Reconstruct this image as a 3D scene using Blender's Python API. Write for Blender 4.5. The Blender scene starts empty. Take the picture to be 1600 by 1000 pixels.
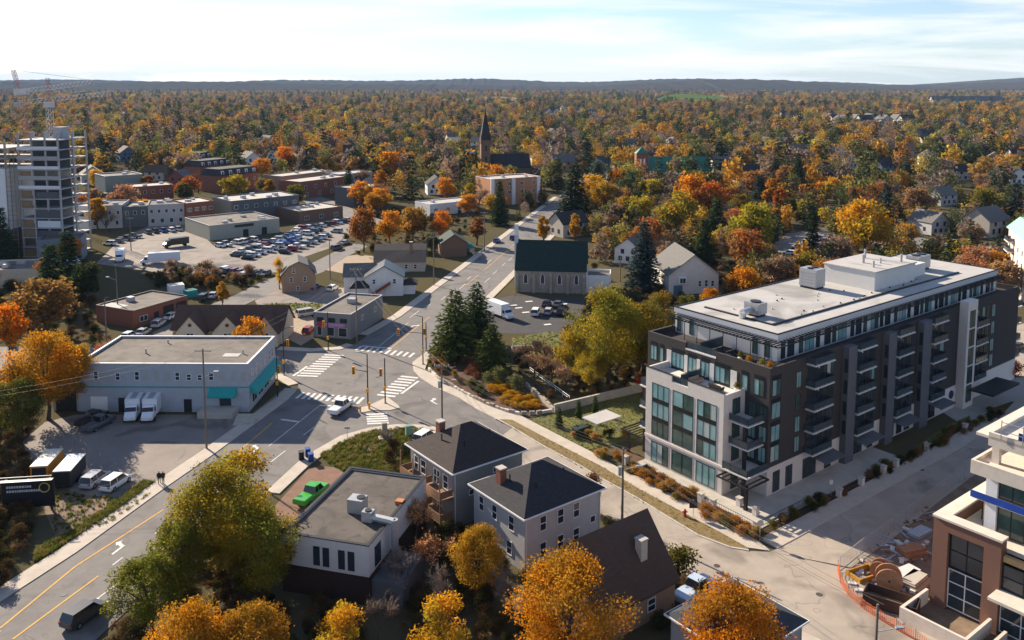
import bpy, math, random
from mathutils import Vector
random.seed(11)
R = math.radians
sc = bpy.context.scene
# ------------------------------------------------------------------ camera
F, YP, YH, H = 1330.0, 275.0, 132.0, 54.0      # focal length in photo pixels, principal row, horizon row, camera height
TH = math.atan((YP - YH) / F)
cam_d = bpy.data.cameras.new('camera'); cam = bpy.data.objects.new('camera', cam_d)
sc.collection.objects.link(cam); sc.camera = cam
cam.location = (0, 0, H); cam.rotation_euler = (math.pi / 2 - TH, 0, 0)
cam_d.sensor_width = 36; cam_d.lens = F / 1600 * 36; cam_d.shift_y = -(500 - YP) / 1600
cam_d.clip_start = 1; cam_d.clip_end = 30000
# ------------------------------------------------------------------ sky, sun, exposure
SUN_AZ, SUN_EL = R(44), R(25)                   # degrees left of the view direction, height
w = bpy.data.worlds.new('World'); sc.world = w; w.use_nodes = True
nt = w.node_tree; nt.nodes.clear()
def wn(t, **k):
    n = nt.nodes.new(t)
    for a, b in k.items(): setattr(n, a, b)
    return n
sky = wn('ShaderNodeTexSky', sky_type='NISHITA', sun_disc=False, sun_elevation=SUN_EL, sun_rotation=-SUN_AZ,
         altitude=200, air_density=1.0, dust_density=0.25, ozone_density=3.0)
tc = wn('ShaderNodeTexCoord'); sep = wn('ShaderNodeSeparateXYZ'); nt.links.new(tc.outputs['Generated'], sep.inputs[0])
def wm(op, a, b):
    n = wn('ShaderNodeMath', operation=op)
    for i, v in enumerate((a, b)):
        if isinstance(v, (int, float)): n.inputs[i].default_value = v
        else: nt.links.new(v, n.inputs[i])
    return n.outputs[0]
zz = wm('ADD', wm('MAXIMUM', sep.outputs[2], 0.0), 0.10)          # thin cirrus on a flat layer high above
cx, cy = wm('DIVIDE', sep.outputs[0], zz), wm('DIVIDE', sep.outputs[1], zz)
cmb = wn('ShaderNodeCombineXYZ'); nt.links.new(wm('MULTIPLY', cx, 0.55), cmb.inputs[0]); nt.links.new(cy, cmb.inputs[1])
nz = wn('ShaderNodeTexNoise'); nz.inputs['Scale'].default_value = 0.75; nz.inputs['Detail'].default_value = 7
nz.inputs['Roughness'].default_value = 0.58; nz.inputs['Distortion'].default_value = 0.5
nt.links.new(cmb.outputs[0], nz.inputs['Vector'])
rp = wn('ShaderNodeValToRGB'); rp.color_ramp.elements[0].position = 0.41; rp.color_ramp.elements[1].position = 0.58
nt.links.new(nz.outputs['Fac'], rp.inputs[0])
zs = wm('ADD', wm('MAXIMUM', sep.outputs[2], 0.0), 0.02)           # the thin layer looks denser towards the horizon: 1 - exp(-tau / sin(elevation))
veil = wm('SUBTRACT', 1.0, wm('POWER', 2.718, wm('DIVIDE', -0.11, zs)))
cov = wm('MULTIPLY', wm('ADD', wm('MULTIPLY', rp.outputs[0], 0.95), 0.22), veil)
mx = wn('ShaderNodeMix', data_type='RGBA'); mx.clamp_factor = True; nt.links.new(cov, mx.inputs[0])
tin = wn('ShaderNodeMix', data_type='RGBA'); tin.blend_type = 'MULTIPLY'; tin.inputs[0].default_value = 1; tin.inputs[7].default_value = (0.92, 1.0, 1.16, 1)
nt.links.new(sky.outputs[0], tin.inputs[6]); nt.links.new(tin.outputs[2], mx.inputs[6]); mx.inputs[7].default_value = (7.9, 7.95, 8.0, 1)
bgn = wn('ShaderNodeBackground'); bgn.inputs['Strength'].default_value = 0.06
out = wn('ShaderNodeOutputWorld'); nt.links.new(mx.outputs[2], bgn.inputs[0]); nt.links.new(bgn.outputs[0], out.inputs[0])
sd = bpy.data.lights.new('sun', 'SUN'); sun = bpy.data.objects.new('sun', sd); sc.collection.objects.link(sun)
sd.energy = 5.0; sd.angle = R(0.55); sd.color = (1.0, 0.85, 0.66)
tosun = Vector((-math.sin(SUN_AZ) * math.cos(SUN_EL), math.cos(SUN_AZ) * math.cos(SUN_EL), math.sin(SUN_EL)))
sun.rotation_euler = tosun.to_track_quat('Z', 'Y').to_euler(); sun.location = tosun * 300
sc.view_settings.view_transform = 'Standard'; sc.view_settings.look = 'None'
sc.view_settings.exposure = 1.25; sc.view_settings.gamma = 1
sc.cycles.max_bounces = 5; sc.cycles.transparent_max_bounces = 4; sc.cycles.volume_bounces = 0
sc.cycles.caustics_reflective = False; sc.cycles.caustics_refractive = False
# ------------------------------------------------------------------ helpers
CT, ST = math.cos(TH), math.sin(TH)
def G(px, py, z=0.0):
    """ground (or height z) point seen at a pixel of the 1600x1000 photograph"""
    u, v = (px - 800) / F, -(py - YP) / F
    t = (z - H) / (-ST + v * CT)
    return (u * t, (CT + v * ST) * t)
E2 = (math.cos(R(37.5)), math.sin(R(37.5))); E1 = (-E2[1], E2[0])      # street grid of the right-hand blocks
AX = R(37.5)
MATS = {}
def mat(name, col, rough=0.8, var=0.12, scale=1.0, bump=0.0, metal=0.0, spec=0.3, col2=None, detail=6, objcol=False, stretch=None, crack=0, stain=0):
    if name in MATS: return MATS[name]
    m = bpy.data.materials.new(name); m.use_nodes = True; t = m.node_tree; b = t.nodes['Principled BSDF']
    b.inputs['Roughness'].default_value = rough; b.inputs['Metallic'].default_value = metal; b.inputs['Specular IOR Level'].default_value = spec
    geo = t.nodes.new('ShaderNodeNewGeometry'); n = t.nodes.new('ShaderNodeTexNoise')
    n.inputs['Scale'].default_value = scale; n.inputs['Detail'].default_value = detail; n.inputs['Roughness'].default_value = 0.65
    src = geo.outputs['Position']
    if stretch:
        vm = t.nodes.new('ShaderNodeVectorMath'); vm.operation = 'MULTIPLY'; vm.inputs[1].default_value = stretch
        t.links.new(src, vm.inputs[0]); src = vm.outputs[0]
    t.links.new(src, n.inputs['Vector'])
    mixn = t.nodes.new('ShaderNodeMix'); mixn.data_type = 'RGBA'
    rmp = t.nodes.new('ShaderNodeMapRange'); rmp.inputs[1].default_value = 0.3; rmp.inputs[2].default_value = 0.7
    t.links.new(n.outputs['Fac'], rmp.inputs[0]); t.links.new(rmp.outputs[0], mixn.inputs[0])
    c2 = col2 or tuple(c * (1 + var) for c in col); c1 = col if col2 else tuple(c * (1 - var) for c in col)
    mixn.inputs[6].default_value = (*c1, 1); mixn.inputs[7].default_value = (*c2, 1)
    res = mixn.outputs[2]
    def layer(res, node, out, lo_, hi_, k):
        t.links.new(src, node.inputs['Vector']); r2 = t.nodes.new('ShaderNodeMapRange'); r2.inputs[1].default_value = lo_; r2.inputs[2].default_value = hi_; r2.inputs[3].default_value = k; r2.inputs[4].default_value = 1.0
        t.links.new(node.outputs[out], r2.inputs[0]); mm = t.nodes.new('ShaderNodeMix'); mm.data_type = 'RGBA'; mm.blend_type = 'MULTIPLY'; mm.inputs[0].default_value = 1
        t.links.new(res, mm.inputs[6]); t.links.new(r2.outputs[0], mm.inputs[7]); return mm.outputs[2]
    if crack:                                     # thin wandering sealed cracks where a distorted noise crosses its mean
        v = t.nodes.new('ShaderNodeTexNoise'); v.inputs['Scale'].default_value = crack; v.inputs['Detail'].default_value = 3; v.inputs['Distortion'].default_value = .6; t.links.new(src, v.inputs['Vector'])
        q = t.nodes.new('ShaderNodeMath'); q.operation = 'SUBTRACT'; q.inputs[1].default_value = .5; t.links.new(v.outputs['Fac'], q.inputs[0]); q2 = t.nodes.new('ShaderNodeMath'); q2.operation = 'ABSOLUTE'; t.links.new(q.outputs[0], q2.inputs[0])
        r2 = t.nodes.new('ShaderNodeMapRange'); r2.inputs[1].default_value = 0; r2.inputs[2].default_value = .004; r2.inputs[3].default_value = .7; r2.inputs[4].default_value = 1; t.links.new(q2.outputs[0], r2.inputs[0])
        mm = t.nodes.new('ShaderNodeMix'); mm.data_type = 'RGBA'; mm.blend_type = 'MULTIPLY'; mm.inputs[0].default_value = 1; t.links.new(res, mm.inputs[6]); t.links.new(r2.outputs[0], mm.inputs[7]); res = mm.outputs[2]
    if stain:
        v = t.nodes.new('ShaderNodeTexNoise'); v.inputs['Scale'].default_value = stain; v.inputs['Detail'].default_value = 4; v.inputs['Distortion'].default_value = 1.2; res = layer(res, v, 'Fac', 0.34, 0.46, 0.66)
    if objcol:
        oi = t.nodes.new('ShaderNodeObjectInfo'); mm = t.nodes.new('ShaderNodeMix'); mm.data_type = 'RGBA'; mm.blend_type = 'MULTIPLY'
        mm.inputs[0].default_value = 1; t.links.new(res, mm.inputs[6]); t.links.new(oi.outputs['Color'], mm.inputs[7]); res = mm.outputs[2]
    t.links.new(res, b.inputs['Base Color'])
    if bump:
        bp = t.nodes.new('ShaderNodeBump'); bp.inputs['Strength'].default_value = bump; bp.inputs['Distance'].default_value = 0.05
        t.links.new(n.outputs['Fac'], bp.inputs['Height']); t.links.new(bp.outputs[0], b.inputs['Normal'])
    MATS[name] = m
    return m
def glassy(name, col, rough=0.06, spec=0.6):
    return mat(name, col, rough, 0.25, 0.35, 0, 0, spec)
class MB:
    """collects geometry, then links it as one mesh object"""
    def __init__(s): s.v = []; s.f = []; s.m = []
    def face(s, pts, m=0):
        i = len(s.v); s.v += [tuple(p) for p in pts]; s.f.append(tuple(range(i, i + len(pts)))); s.m.append(m)
    def box(s, x0, x1, y0, y1, z0, z1, m=0):
        i = len(s.v)
        s.v += [(x0,y0,z0),(x1,y0,z0),(x1,y1,z0),(x0,y1,z0),(x0,y0,z1),(x1,y0,z1),(x1,y1,z1),(x0,y1,z1)]
        for q in ((0,3,2,1),(4,5,6,7),(0,1,5,4),(1,2,6,5),(2,3,7,6),(3,0,4,7)): s.f.append(tuple(i + k for k in q)); s.m.append(m)
        return s
    def prism(s, pts, z0, z1, m=0, mtop=None, bottom=False):
        n = len(pts); i = len(s.v)
        s.v += [(p[0], p[1], z0) for p in pts] + [(p[0], p[1], z1) for p in pts]
        for k in range(n):
            j = (k + 1) % n; s.f.append((i + k, i + j, i + n + j, i + n + k)); s.m.append(m)
        s.f.append(tuple(i + n + k for k in range(n))); s.m.append(m if mtop is None else mtop)
        if bottom: s.f.append(tuple(i + n - 1 - k for k in range(n))); s.m.append(m)
        return s
    def tube(s, p, q, r, r2=None, n=6, m=0, cap=True):
        p, q = Vector(p), Vector(q); r2 = r if r2 is None else r2
        d = (q - p)
        if d.length < 1e-6: return s
        d.normalize(); a = d.orthogonal().normalized(); b = d.cross(a); i = len(s.v)
        for c, rr in ((p, r), (q, r2)):
            for k in range(n):
                t = 2 * math.pi * k / n; s.v.append(tuple(c + (a * math.cos(t) + b * math.sin(t)) * rr))
        for k in range(n):
            j = (k + 1) % n; s.f.append((i + k, i + j, i + n + j, i + n + k)); s.m.append(m)
        if cap: s.f.append(tuple(i + n + k for k in range(n))); s.f.append(tuple(i + n - 1 - k for k in range(n))); s.m += [m, m]
        return s
    def wire(s, pts, r, n=4, m=0):
        for a, b in zip(pts, pts[1:]): s.tube(a, b, r, n=n, m=m, cap=False)
        return s
    def mesh(s, name, mats):
        me = bpy.data.meshes.new(name); me.from_pydata(s.v, [], s.f)
        for m_ in (mats if isinstance(mats, (list, tuple)) else [mats]): me.materials.append(m_)
        if any(s.m): me.polygons.foreach_set('material_index', s.m)
        me.update(); return me
    def build(s, name, mats, parent=None, loc=(0,0,0), rz=0, smooth=False):
        me = s.mesh(name, mats)
        if smooth: me.polygons.foreach_set('use_smooth', [True] * len(me.polygons))
        return put(name, me, parent, loc, rz)
C = sc.collection
def put(name, me, parent=None, loc=(0,0,0), rz=0, color=None):
    o = bpy.data.objects.new(name, me); C.objects.link(o); o.location = (loc[0], loc[1], loc[2] if len(loc) > 2 else 0); o.rotation_euler = (0, 0, rz)
    if parent: o.parent = parent
    if color: o.color = (*color, 1)
    return o
def tag(o, label, cat, group=None, kind=None):
    if label: o['label'] = label
    if cat: o['category'] = cat
    if group: o['group'] = group
    if kind: o['kind'] = kind
    return o
def thing(name, label, cat, loc=(0,0,0), rz=0, group=None):
    return tag(put(name, None, None, (*loc[:2], loc[2] if len(loc) > 2 else 0), rz), label, cat, group)
def struct(o, kind='structure'): o['kind'] = kind; return o
MESHES = {}
def cached(key, fn):
    if key not in MESHES: MESHES[key] = fn()
    return MESHES[key]
FOOT = []                                       # footprints kept free of scattered trees: polygons in ground metres
def inside(p, poly):
    c = False; n = len(poly); x, y = p[0], p[1]
    for i in range(n):
        x1, y1 = poly[i][:2]; x2, y2 = poly[i - 1][:2]
        if (y1 > y) != (y2 > y) and x < (x2 - x1) * (y - y1) / (y2 - y1) + x1: c = not c
    return c
def foot(o, x0, x1, y0, y1, pad=1.5):
    a = o.rotation_euler[2]; ca, sa = math.cos(a), math.sin(a); ox, oy = o.location[:2]
    FOOT.append([(ox + ca * x - sa * y, oy + sa * x + ca * y) for x, y in ((x0-pad,y0-pad),(x1+pad,y0-pad),(x1+pad,y1+pad),(x0-pad,y1+pad))])
RW = random.Random(77)
def window(parent, face, s, z, wd, ht, nx=1, ny=1, fm=None, pm=None, ft=0.08, name='window', proud=0.05):
    """frame (a part) with its panes (sub-parts) on a wall; face = (x, y, angle), outward is to the right of the direction"""
    fm = fm or M_WHITE; pm = pm or M_GLASS
    def fr():
        b = MB(); w2 = wd / 2
        b.box(-w2, w2, -proud, 0.02, 0, ft); b.box(-w2, w2, -proud, 0.02, ht - ft, ht)
        b.box(-w2, -w2 + ft, -proud + .003, 0.02, ft, ht - ft); b.box(w2 - ft, w2, -proud + .003, 0.02, ft, ht - ft)
        for i in range(1, nx): x = -w2 + wd * i / nx; b.box(x - ft/2, x + ft/2, -proud + .006, 0.02, ft, ht - ft)
        for i in range(1, ny): zz_ = ht * i / ny; b.box(-w2 + ft, w2 - ft, -proud + .009, 0.02, zz_ - ft/2, zz_ + ft/2)
        return b.mesh(name, fm)
    me = cached(('w', round(wd,2), round(ht,2), nx, ny, fm.name, ft, proud), fr)
    x0, y0, a = face
    o = put(name, me, parent, (x0 + math.cos(a) * s, y0 + math.sin(a) * s, z), a)
    pw, ph = wd / nx, ht / ny
    pmesh = cached(('p', round(pw,2), round(ph,2), pm.name), lambda: MB().box(-pw/2, pw/2, -0.02, 0.01, 0, ph).mesh('pane', pm))
    many = nx * ny > 1 and pw > 0.8
    if many:
        for i in range(nx):
            for j in range(ny):
                pm2 = pm if pm.name != 'curtained_glass' else RW.choice((pm, pm, pm, M_BLIND, M_DGLASS))
                put('pane', cached(('p', round(pw,2), round(ph,2), pm2.name), lambda: MB().box(-pw/2, pw/2, -0.02, 0.01, 0, ph).mesh('pane', pm2)), o, (-wd/2 + pw * (i + .5), 0, ph * j))
    else:
        put('pane', cached(('p', round(wd,2), round(ht,2), pm.name), lambda: MB().box(-wd/2+.01, wd/2-.01, -0.02, 0.01, 0.01, ht-.01).mesh('pane', pm)), o)
    return o
M_WHITE = mat('white_paint', (0.72, 0.72, 0.70), 0.6, 0.06, 2)
M_GLASS = glassy('window_glass', (0.03, 0.04, 0.05))
M_METAL = mat('galvanised_metal', (0.42, 0.43, 0.44), 0.45, 0.12, 3, metal=0.5)
M_DARK = mat('black_metal', (0.018, 0.018, 0.02), 0.5, 0.2, 3)
M_CONC = mat('concrete', (0.42, 0.39, 0.34), 0.9, 0.12, 0.8, 0.2)
M_WOODP = mat('weathered_pole_wood', (0.17, 0.14, 0.11), 0.9, 0.2, 4)
# ------------------------------------------------------------------ ground
def ground_material():
    m = mat('ground_cover', (0.085, 0.075, 0.035), 0.95, 0.2, 0.08, 0.3, col2=(0.10, 0.085, 0.055), detail=9, spec=0.0); return m
gb = MB(); S_ = 14000
gb.face([(-S_, -600, 0), (S_, -600, 0), (S_, S_, 0), (-S_, S_, 0)])
struct(gb.build('ground', ground_material()))
# distant ridges
def ridge(name, D, base, amp, seed, m, dy=500):
    rnd = random.Random(seed); ph = [(rnd.uniform(0.0004, 0.004), rnd.uniform(0, 6.3), rnd.random()) for _ in range(14)]
    b = MB(); xs = [i * 30 - 9000 for i in range(601)]; top = []
    for x in xs:
        h = base + amp * sum(math.sin(x * f + p) * a_ for f, p, a_ in ph) / 4 + rnd.uniform(-4.5, 4.5)
        top.append(max(h, 4))
    for k in range(len(xs) - 1):
        x, x2, h, h2 = xs[k], xs[k+1], top[k], top[k+1]
        b.face([(x, D - dy, 0), (x2, D - dy, 0), (x2, D - dy*.35, h2*.72), (x, D - dy*.35, h*.72)])
        b.face([(x, D - dy*.35, h*.72), (x2, D - dy*.35, h2*.72), (x2, D, h2), (x, D, h)])
        b.face([(x, D, h), (x2, D, h2), (x2, D + dy*3, 0), (x, D + dy*3, 0)])
    return struct(b.build(name, m))
M_HILL = mat('wooded_hill', (0.03, 0.036, 0.036), 1, 0.2, 0.012, 0.6, col2=(0.075, 0.055, 0.04), detail=12, spec=0)
ridge('hills', 5600, 66, 30, 3, M_HILL, 900)
ridge('hills', 7600, 88, 42, 8, M_HILL, 1100)
ridge('hills', 3900, 16, 14, 5, M_HILL, 500)
M_LAWN = mat('lawn', (0.075, 0.085, 0.018), 0.95, 0.2, 0.9, 0.4, col2=(0.15, 0.14, 0.035), detail=9)
M_FIELD = mat('green_field', (0.075, 0.115, 0.03), 0.95, 0.15, 0.01, spec=0)
M_STUB = mat('stubble_field', (0.22, 0.17, 0.09), 0.95, 0.15, 0.01, spec=0)
NSH = [0]
def sheet(name, pts, m, z=0.02, kind='structure', parent=None):
    NSH[0] += 1; z += (NSH[0] % 9) * 0.0013
    o = MB(); o.face([(p[0], p[1], z) for p in pts]); o = o.build(name, m, parent)
    if kind and not parent: o['kind'] = kind
    return o
def far_field(x0, x1, D0, D1, m, zt):
    b = MB(); k = D1 / D0; b.face([(x0 + (x1-x0)*.08, D0, 2), (x0 + (x1-x0)*.6, D0 - 60, 1), (x1, D0 + 40, 3), (x1 * k * .97, D0 + (D1-D0)*.6, zt*.62), ((x0*.4 + x1*.6) * k, D1, zt), ((x0*.7 + x1*.3) * k, D1 - 50, zt*.9), (x0 * k, D0 + (D1-D0)*.5, zt*.5)]); struct(b.build('field', m))
far_field(380, 590, 2450, 3000, M_FIELD, 22); far_field(570, 690, 2600, 2950, M_STUB, 17)
far_field(-430, -330, 1950, 2200, M_FIELD, 9); far_field(-560, -440, 1950, 2150, M_STUB, 7)
far_field(-150, 40, 2700, 2950, M_STUB, 13)
FOOT += [[(380, 2300), (650, 2300), (760, 3100), (400, 3100)], [(-580, 1850), (-310, 1850), (-340, 2250), (-660, 2250)], [(-160, 2500), (60, 2500), (70, 3050), (-170, 3050)]]
# ------------------------------------------------------------------ roads, lots, pavements
M_ASPH = mat('asphalt', (0.135, 0.127, 0.122), 0.88, 0.10, 0.35, 0.15, col2=(0.19, 0.178, 0.168), detail=10, crack=0.10, stain=0.12)
M_ASPH2 = mat('new_asphalt', (0.05, 0.048, 0.05), 0.9, 0.15, 0.5, 0.1)
M_PALE = mat('dusty_asphalt', (0.29, 0.25, 0.21), 0.9, 0.12, 0.25, 0.15, col2=(0.40, 0.345, 0.285), detail=10, crack=0.07, stain=0.1)
M_LOT = mat('worn_lot_asphalt', (0.18, 0.16, 0.145), 0.9, 0.15, 0.16, 0.2, col2=(0.26, 0.22, 0.19), detail=10, crack=0.12, stain=0.14)
M_DIRT = mat('bare_earth', (0.13, 0.09, 0.06), 0.97, 0.2, 0.5, 0.6, col2=(0.25, 0.18, 0.125), detail=10)
M_GRAV = mat('gravel', (0.27, 0.21, 0.15), 0.97, 0.2, 0.8, 0.4, col2=(0.38, 0.30, 0.22))
M_SIDE = mat('sidewalk_concrete', (0.40, 0.35, 0.29), 0.9, 0.1, 0.6, 0.15, col2=(0.50, 0.44, 0.37))
M_PAINT = mat('white_road_paint', (0.62, 0.60, 0.57), 0.8, 0.2, 2.0)
M_YEL = mat('yellow_road_paint', (0.55, 0.30, 0.05), 0.8, 0.15, 2.0)
M_DRY = mat('dry_verge_grass', (0.15, 0.105, 0.04), 0.97, 0.2, 1.2, 0.5, col2=(0.23, 0.165, 0.075), detail=9)
M_MULCH = mat('dark_mulch', (0.05, 0.03, 0.02), 0.97, 0.3, 1.5, 0.5)
def pix(l, z=0.0): return [G(a, b, z) for a, b in l]
def ext(p, q, d):                                # point d metres beyond p, away from q
    v = Vector((p[0]-q[0], p[1]-q[1])).normalized(); return (p[0] + v.x * d, p[1] + v.y * d)
ROADS = []
def road(name, pts, m, z=0.07):
    o = sheet(name, pts, m, z); ROADS.append(pts); FOOT.append(pts); return o
aL = pix([(0,942),(120,864),(260,762),(335,710),(400,662),(450,625),(466,608),(466,600),(452,591),(438,585)])
aL = [ext(aL[0], aL[1], 60)] + aL + [(-60, 154), (-130, 158), (-130, 172)]
cF = [(-60, 170)] + pix([(432,547),(485,550),(532,547),(552,540)])
yl = lambda d, o: (-24.8 + .2205 * d + o * .976, 171.4 + .9754 * d - o * .22)        # along the yellow line beyond the crossing
a2L = pix([(575,524)]) + [yl(d, -6.2) for d in (22, 55, 90, 135, 180, 240, 420)]
a2R = pix([(668,549)]) + [yl(d, 8.6) for d in (14, 40, 75, 115, 160, 220, 420)]
bF = pix([(644.5,567),(646,579.5),(657.6,592),(679.5,606),(718,623),(746,641),(772,654),(800,669),(844,696),(907,730),(940,750),(975,769),(1000,783),(1030,802),(1090,838),(1140,857),(1170,862),(1203,863)])
dL = pix([(1215,858),(1300,812),(1407,752.5),(1500,701),(1535,678),(1560,655)])
bN = pix([(662,665),(700,672),(760,702),(840,755),(927,797),(972,822),(1065,897),(1110,918),(1210,968),(1300,1010)])
aR = pix([(170,982),(300,860),(415,770),(467,722),(492,705),(532,682),(575,670),(620,664)])
aR = [ext(aR[0], aR[1], 60)] + aR
roadA = road('road', aL + cF + a2L + list(reversed(a2R)) + bF[:8] + bN[:3][::-1] + list(reversed(aR)), M_ASPH)
bEnd = ext(bN[-1], bN[-2], 60)
roadB = road('side_street', bF[7:] + [G(1330, 890), G(1420, 960), ext(G(1420, 960), G(1330, 890), 60), bEnd] + bN[:1:-1], M_PALE, 0.074)
dR = pix([(1330,888),(1400,838),(1470,782),(1540,730),(1600,690)])
roadD = road('access_street', [bF[-1]] + dL + [G(1590, 622), G(1640, 618), ext(G(1600, 690), G(1540, 730), 40)] + dR[::-1], M_PALE, 0.078)
# parking lots and yards
def lot(name, l, m, z=0.02): p = pix(l); FOOT.append(p); return sheet(name, p, m, z)
lot('parking_lot', [(35,690),(70,660),(118,648),(392,648),(440,610),(456,616),(395,662),(330,710),(255,762),(215,782),(120,772),(50,738)], M_LOT)
lot('dirt_yard', [(60,742),(120,772),(215,782),(240,768),(200,800),(150,830),(90,845),(70,800)], M_DIRT, 0.024)
lot('parking_lot', [(150,412),(190,372),(235,352),(300,352),(335,385),(440,372),(470,346),(560,338),(560,356),(515,388),(465,405),(440,425),(330,432),(240,425)], M_LOT)
lot('street', [(405,285),(430,278),(560,330),(600,345),(590,360),(545,345)], M_ASPH, 0.026)
lot('lane', [(140,560),(200,534),(235,522),(300,488),(365,462),(410,440),(470,420),(520,395),(555,380),(575,385),(540,402),(505,425),(450,446),(400,468),(350,492),(290,520),(240,545),(180,575)], M_ASPH, 0.024)
lot('yard', [(398,470),(430,452),(520,448),(580,455),(560,468),(495,490),(470,488),(412,492)], M_LOT, 0.028)
lot('gravel_drive', [(405,500),(480,487),(492,500),(490,528),(470,540),(430,520)], M_GRAV, 0.03)
lot('gravel_drive', [(500,405),(560,398),(630,405),(640,425),(560,432),(500,420)], M_GRAV, 0.022)
lot('church_parking_lot', [(745,505),(760,470),(800,462),(905,465),(915,470),(905,500),(880,520),(815,522),(760,520)], M_ASPH2)
lot('earth_bank', [(430,790),(480,735),(500,728),(560,735),(560,760),(470,830),(435,830)], mat('red_gravel', (0.20, 0.115, 0.08), 0.97, 0.2, 0.7, 0.4), 0.02)
lot('building_site', [(1310,905),(1345,862),(1410,812),(1475,760),(1560,700),(1700,760),(1700,1100),(1500,1040),(1400,1000),(1330,950)], M_DIRT, 0.02)
lot('forecourt', [(1465,640),(1500,610),(1570,590),(1640,590),(1640,622),(1580,628),(1545,640),(1535,660),(1510,668)], mat('forecourt_paving', (0.33, 0.31, 0.29), 0.9, 0.08, 0.6), 0.05)
lot('street', [(1190,395),(1230,365),(1300,355),(1310,380),(1290,420),(1240,425)], M_LOT, 0.02)
lot('street', [(1300,372),(1390,360),(1500,385),(1490,398),(1380,378),(1300,388)], M_ASPH, 0.02)
lot('rear_yard', [(1555,520),(1600,505),(1660,520),(1660,585),(1575,588)], M_PALE, 0.02)
def walk(name, line, wd, m=None, z=0.14, side=1, parent=None):
    """strip of pavement along a ground polyline, laid to one side of it"""
    l = [Vector(p[:2]) for p in line]; o2 = []
    for i, p in enumerate(l):
        d = (l[min(i+1, len(l)-1)] - l[max(i-1, 0)]).normalized(); o2.append(p + Vector((-d.y, d.x)) * wd * side)
    NSH[0] += 1; z += (NSH[0] % 13) * 0.0021
    b = MB(); n = len(l)
    for i in range(n - 1):
        q = [l[i], l[i+1], o2[i+1], o2[i]]
        if side < 0: q = q[::-1]
        b.prism([(v.x, v.y) for v in q], -0.05, z)
    o = b.build(name, m or M_SIDE, parent); struct(o); FOOT.append([tuple(v) for v in l] + [tuple(v) for v in reversed(o2)])
    return o
walk('sidewalk', aL[:8], 2.4)
walk('sidewalk', aL[8:11], 2.0, side=1)
walk('sidewalk', cF[1:] , 2.0, side=1)
walk('sidewalk', a2L[:7], 2.2, side=1)
walk('sidewalk', a2R[2:7], 2.0, side=-1)
walk('sidewalk', aR[3:] + bN[:3], 2.0, side=-1)
walk('sidewalk', bN[5:], 1.4, side=-1)
up = pix([(664,578),(695,597),(732,618),(769,635),(811,649),(832,660),(920,705),(980,740),(1000,747),(1080,790),(1144,824),(1186,847)])
lo = pix([(774,656),(800,657),(862,690),(940,730),(1000,766),(1060,798),(1120,830),(1168,857)])
struct(MB().prism(bF[:7] + lo + [G(1203, 862)] + up[::-1] + pix([(672,556),(668,549)]), -0.05, 0.143).build('sidewalk', M_SIDE))
vg = lo + bF[6:17][::-1]
sheet('verge_grass', vg, M_DRY, 0.12)
kb = MB()
for p, q in zip(bF[6:17], bF[7:17]): 
    d = (Vector(q) - Vector(p)).normalized() * .0; n_ = Vector((-(q[1]-p[1]), q[0]-p[0])).normalized() * .28
    kb.prism([p, q, (q[0]+n_.x, q[1]+n_.y), (p[0]+n_.x, p[1]+n_.y)], -0.02, 0.15)
struct(kb.build('kerb', M_CONC))
walk('sidewalk', dL, 2.6, side=1)
# traffic island
isl = pix([(556,640),(578,634),(605,621),(622,634),(625,638),(610,642),(584,642),(564,646)])
struct(MB().prism(isl, -0.02, 0.15).build('traffic_island', M_SIDE))
# lawns and beds
def lawn(name, l, m=None, z=0.045): return sheet(name, pix(l), m or M_LAWN, z)
lawn('corner_lawn', [(500,712),(545,685),(580,674),(640,668),(680,675),(640,700),(640,760),(615,770),(575,748),(530,735)])
lawn('bare_patch', [(520,712),(560,692),(600,688),(590,700),(560,716),(535,728)], M_DIRT, 0.06)
lawn('lawn', [(828,657),(868,642),(1000,612),(1010,680),(975,690),(920,703)])
lawn('lawn', [(800,545),(800,528),(860,518),(905,530),(900,560),(850,575)])
lawn('grass_strip', [(410,474),(505,474),(500,484),(430,487)], None, 0.05)
lawn('grass_strip', [(1155,846),(1190,836),(1300,776),(1420,706),(1480,665),(1515,650),(1517,662),(1430,710),(1310,775),(1195,838),(1186,845)], M_LAWN, 0.06)
lawn('grass_strip', [(240,755),(180,800),(104,850),(55,880),(55,862),(108,832),(168,793),(225,752)], M_LAWN, 0.06)
lawn('lawn', [(800,395),(830,350),(850,345),(835,385),(820,420),(806,440)], None, 0.05)
M_BED = mat('bark_bed', (0.10, 0.055, 0.03), 0.97, 0.3, 1.2, 0.5)
lawn('planting_bed', [(668,560),(690,540),(745,545),(800,590),(850,620),(862,640),(840,648),(790,640),(740,622),(690,592)], M_BED, 0.07)
lawn('planting_bed', [(950,705),(985,702),(1090,770),(1085,790),(1060,785)], M_BED, 0.09)
lawn('planting_bed', [(1092,795),(1118,790),(1175,820),(1168,842)], M_BED, 0.09)
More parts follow.
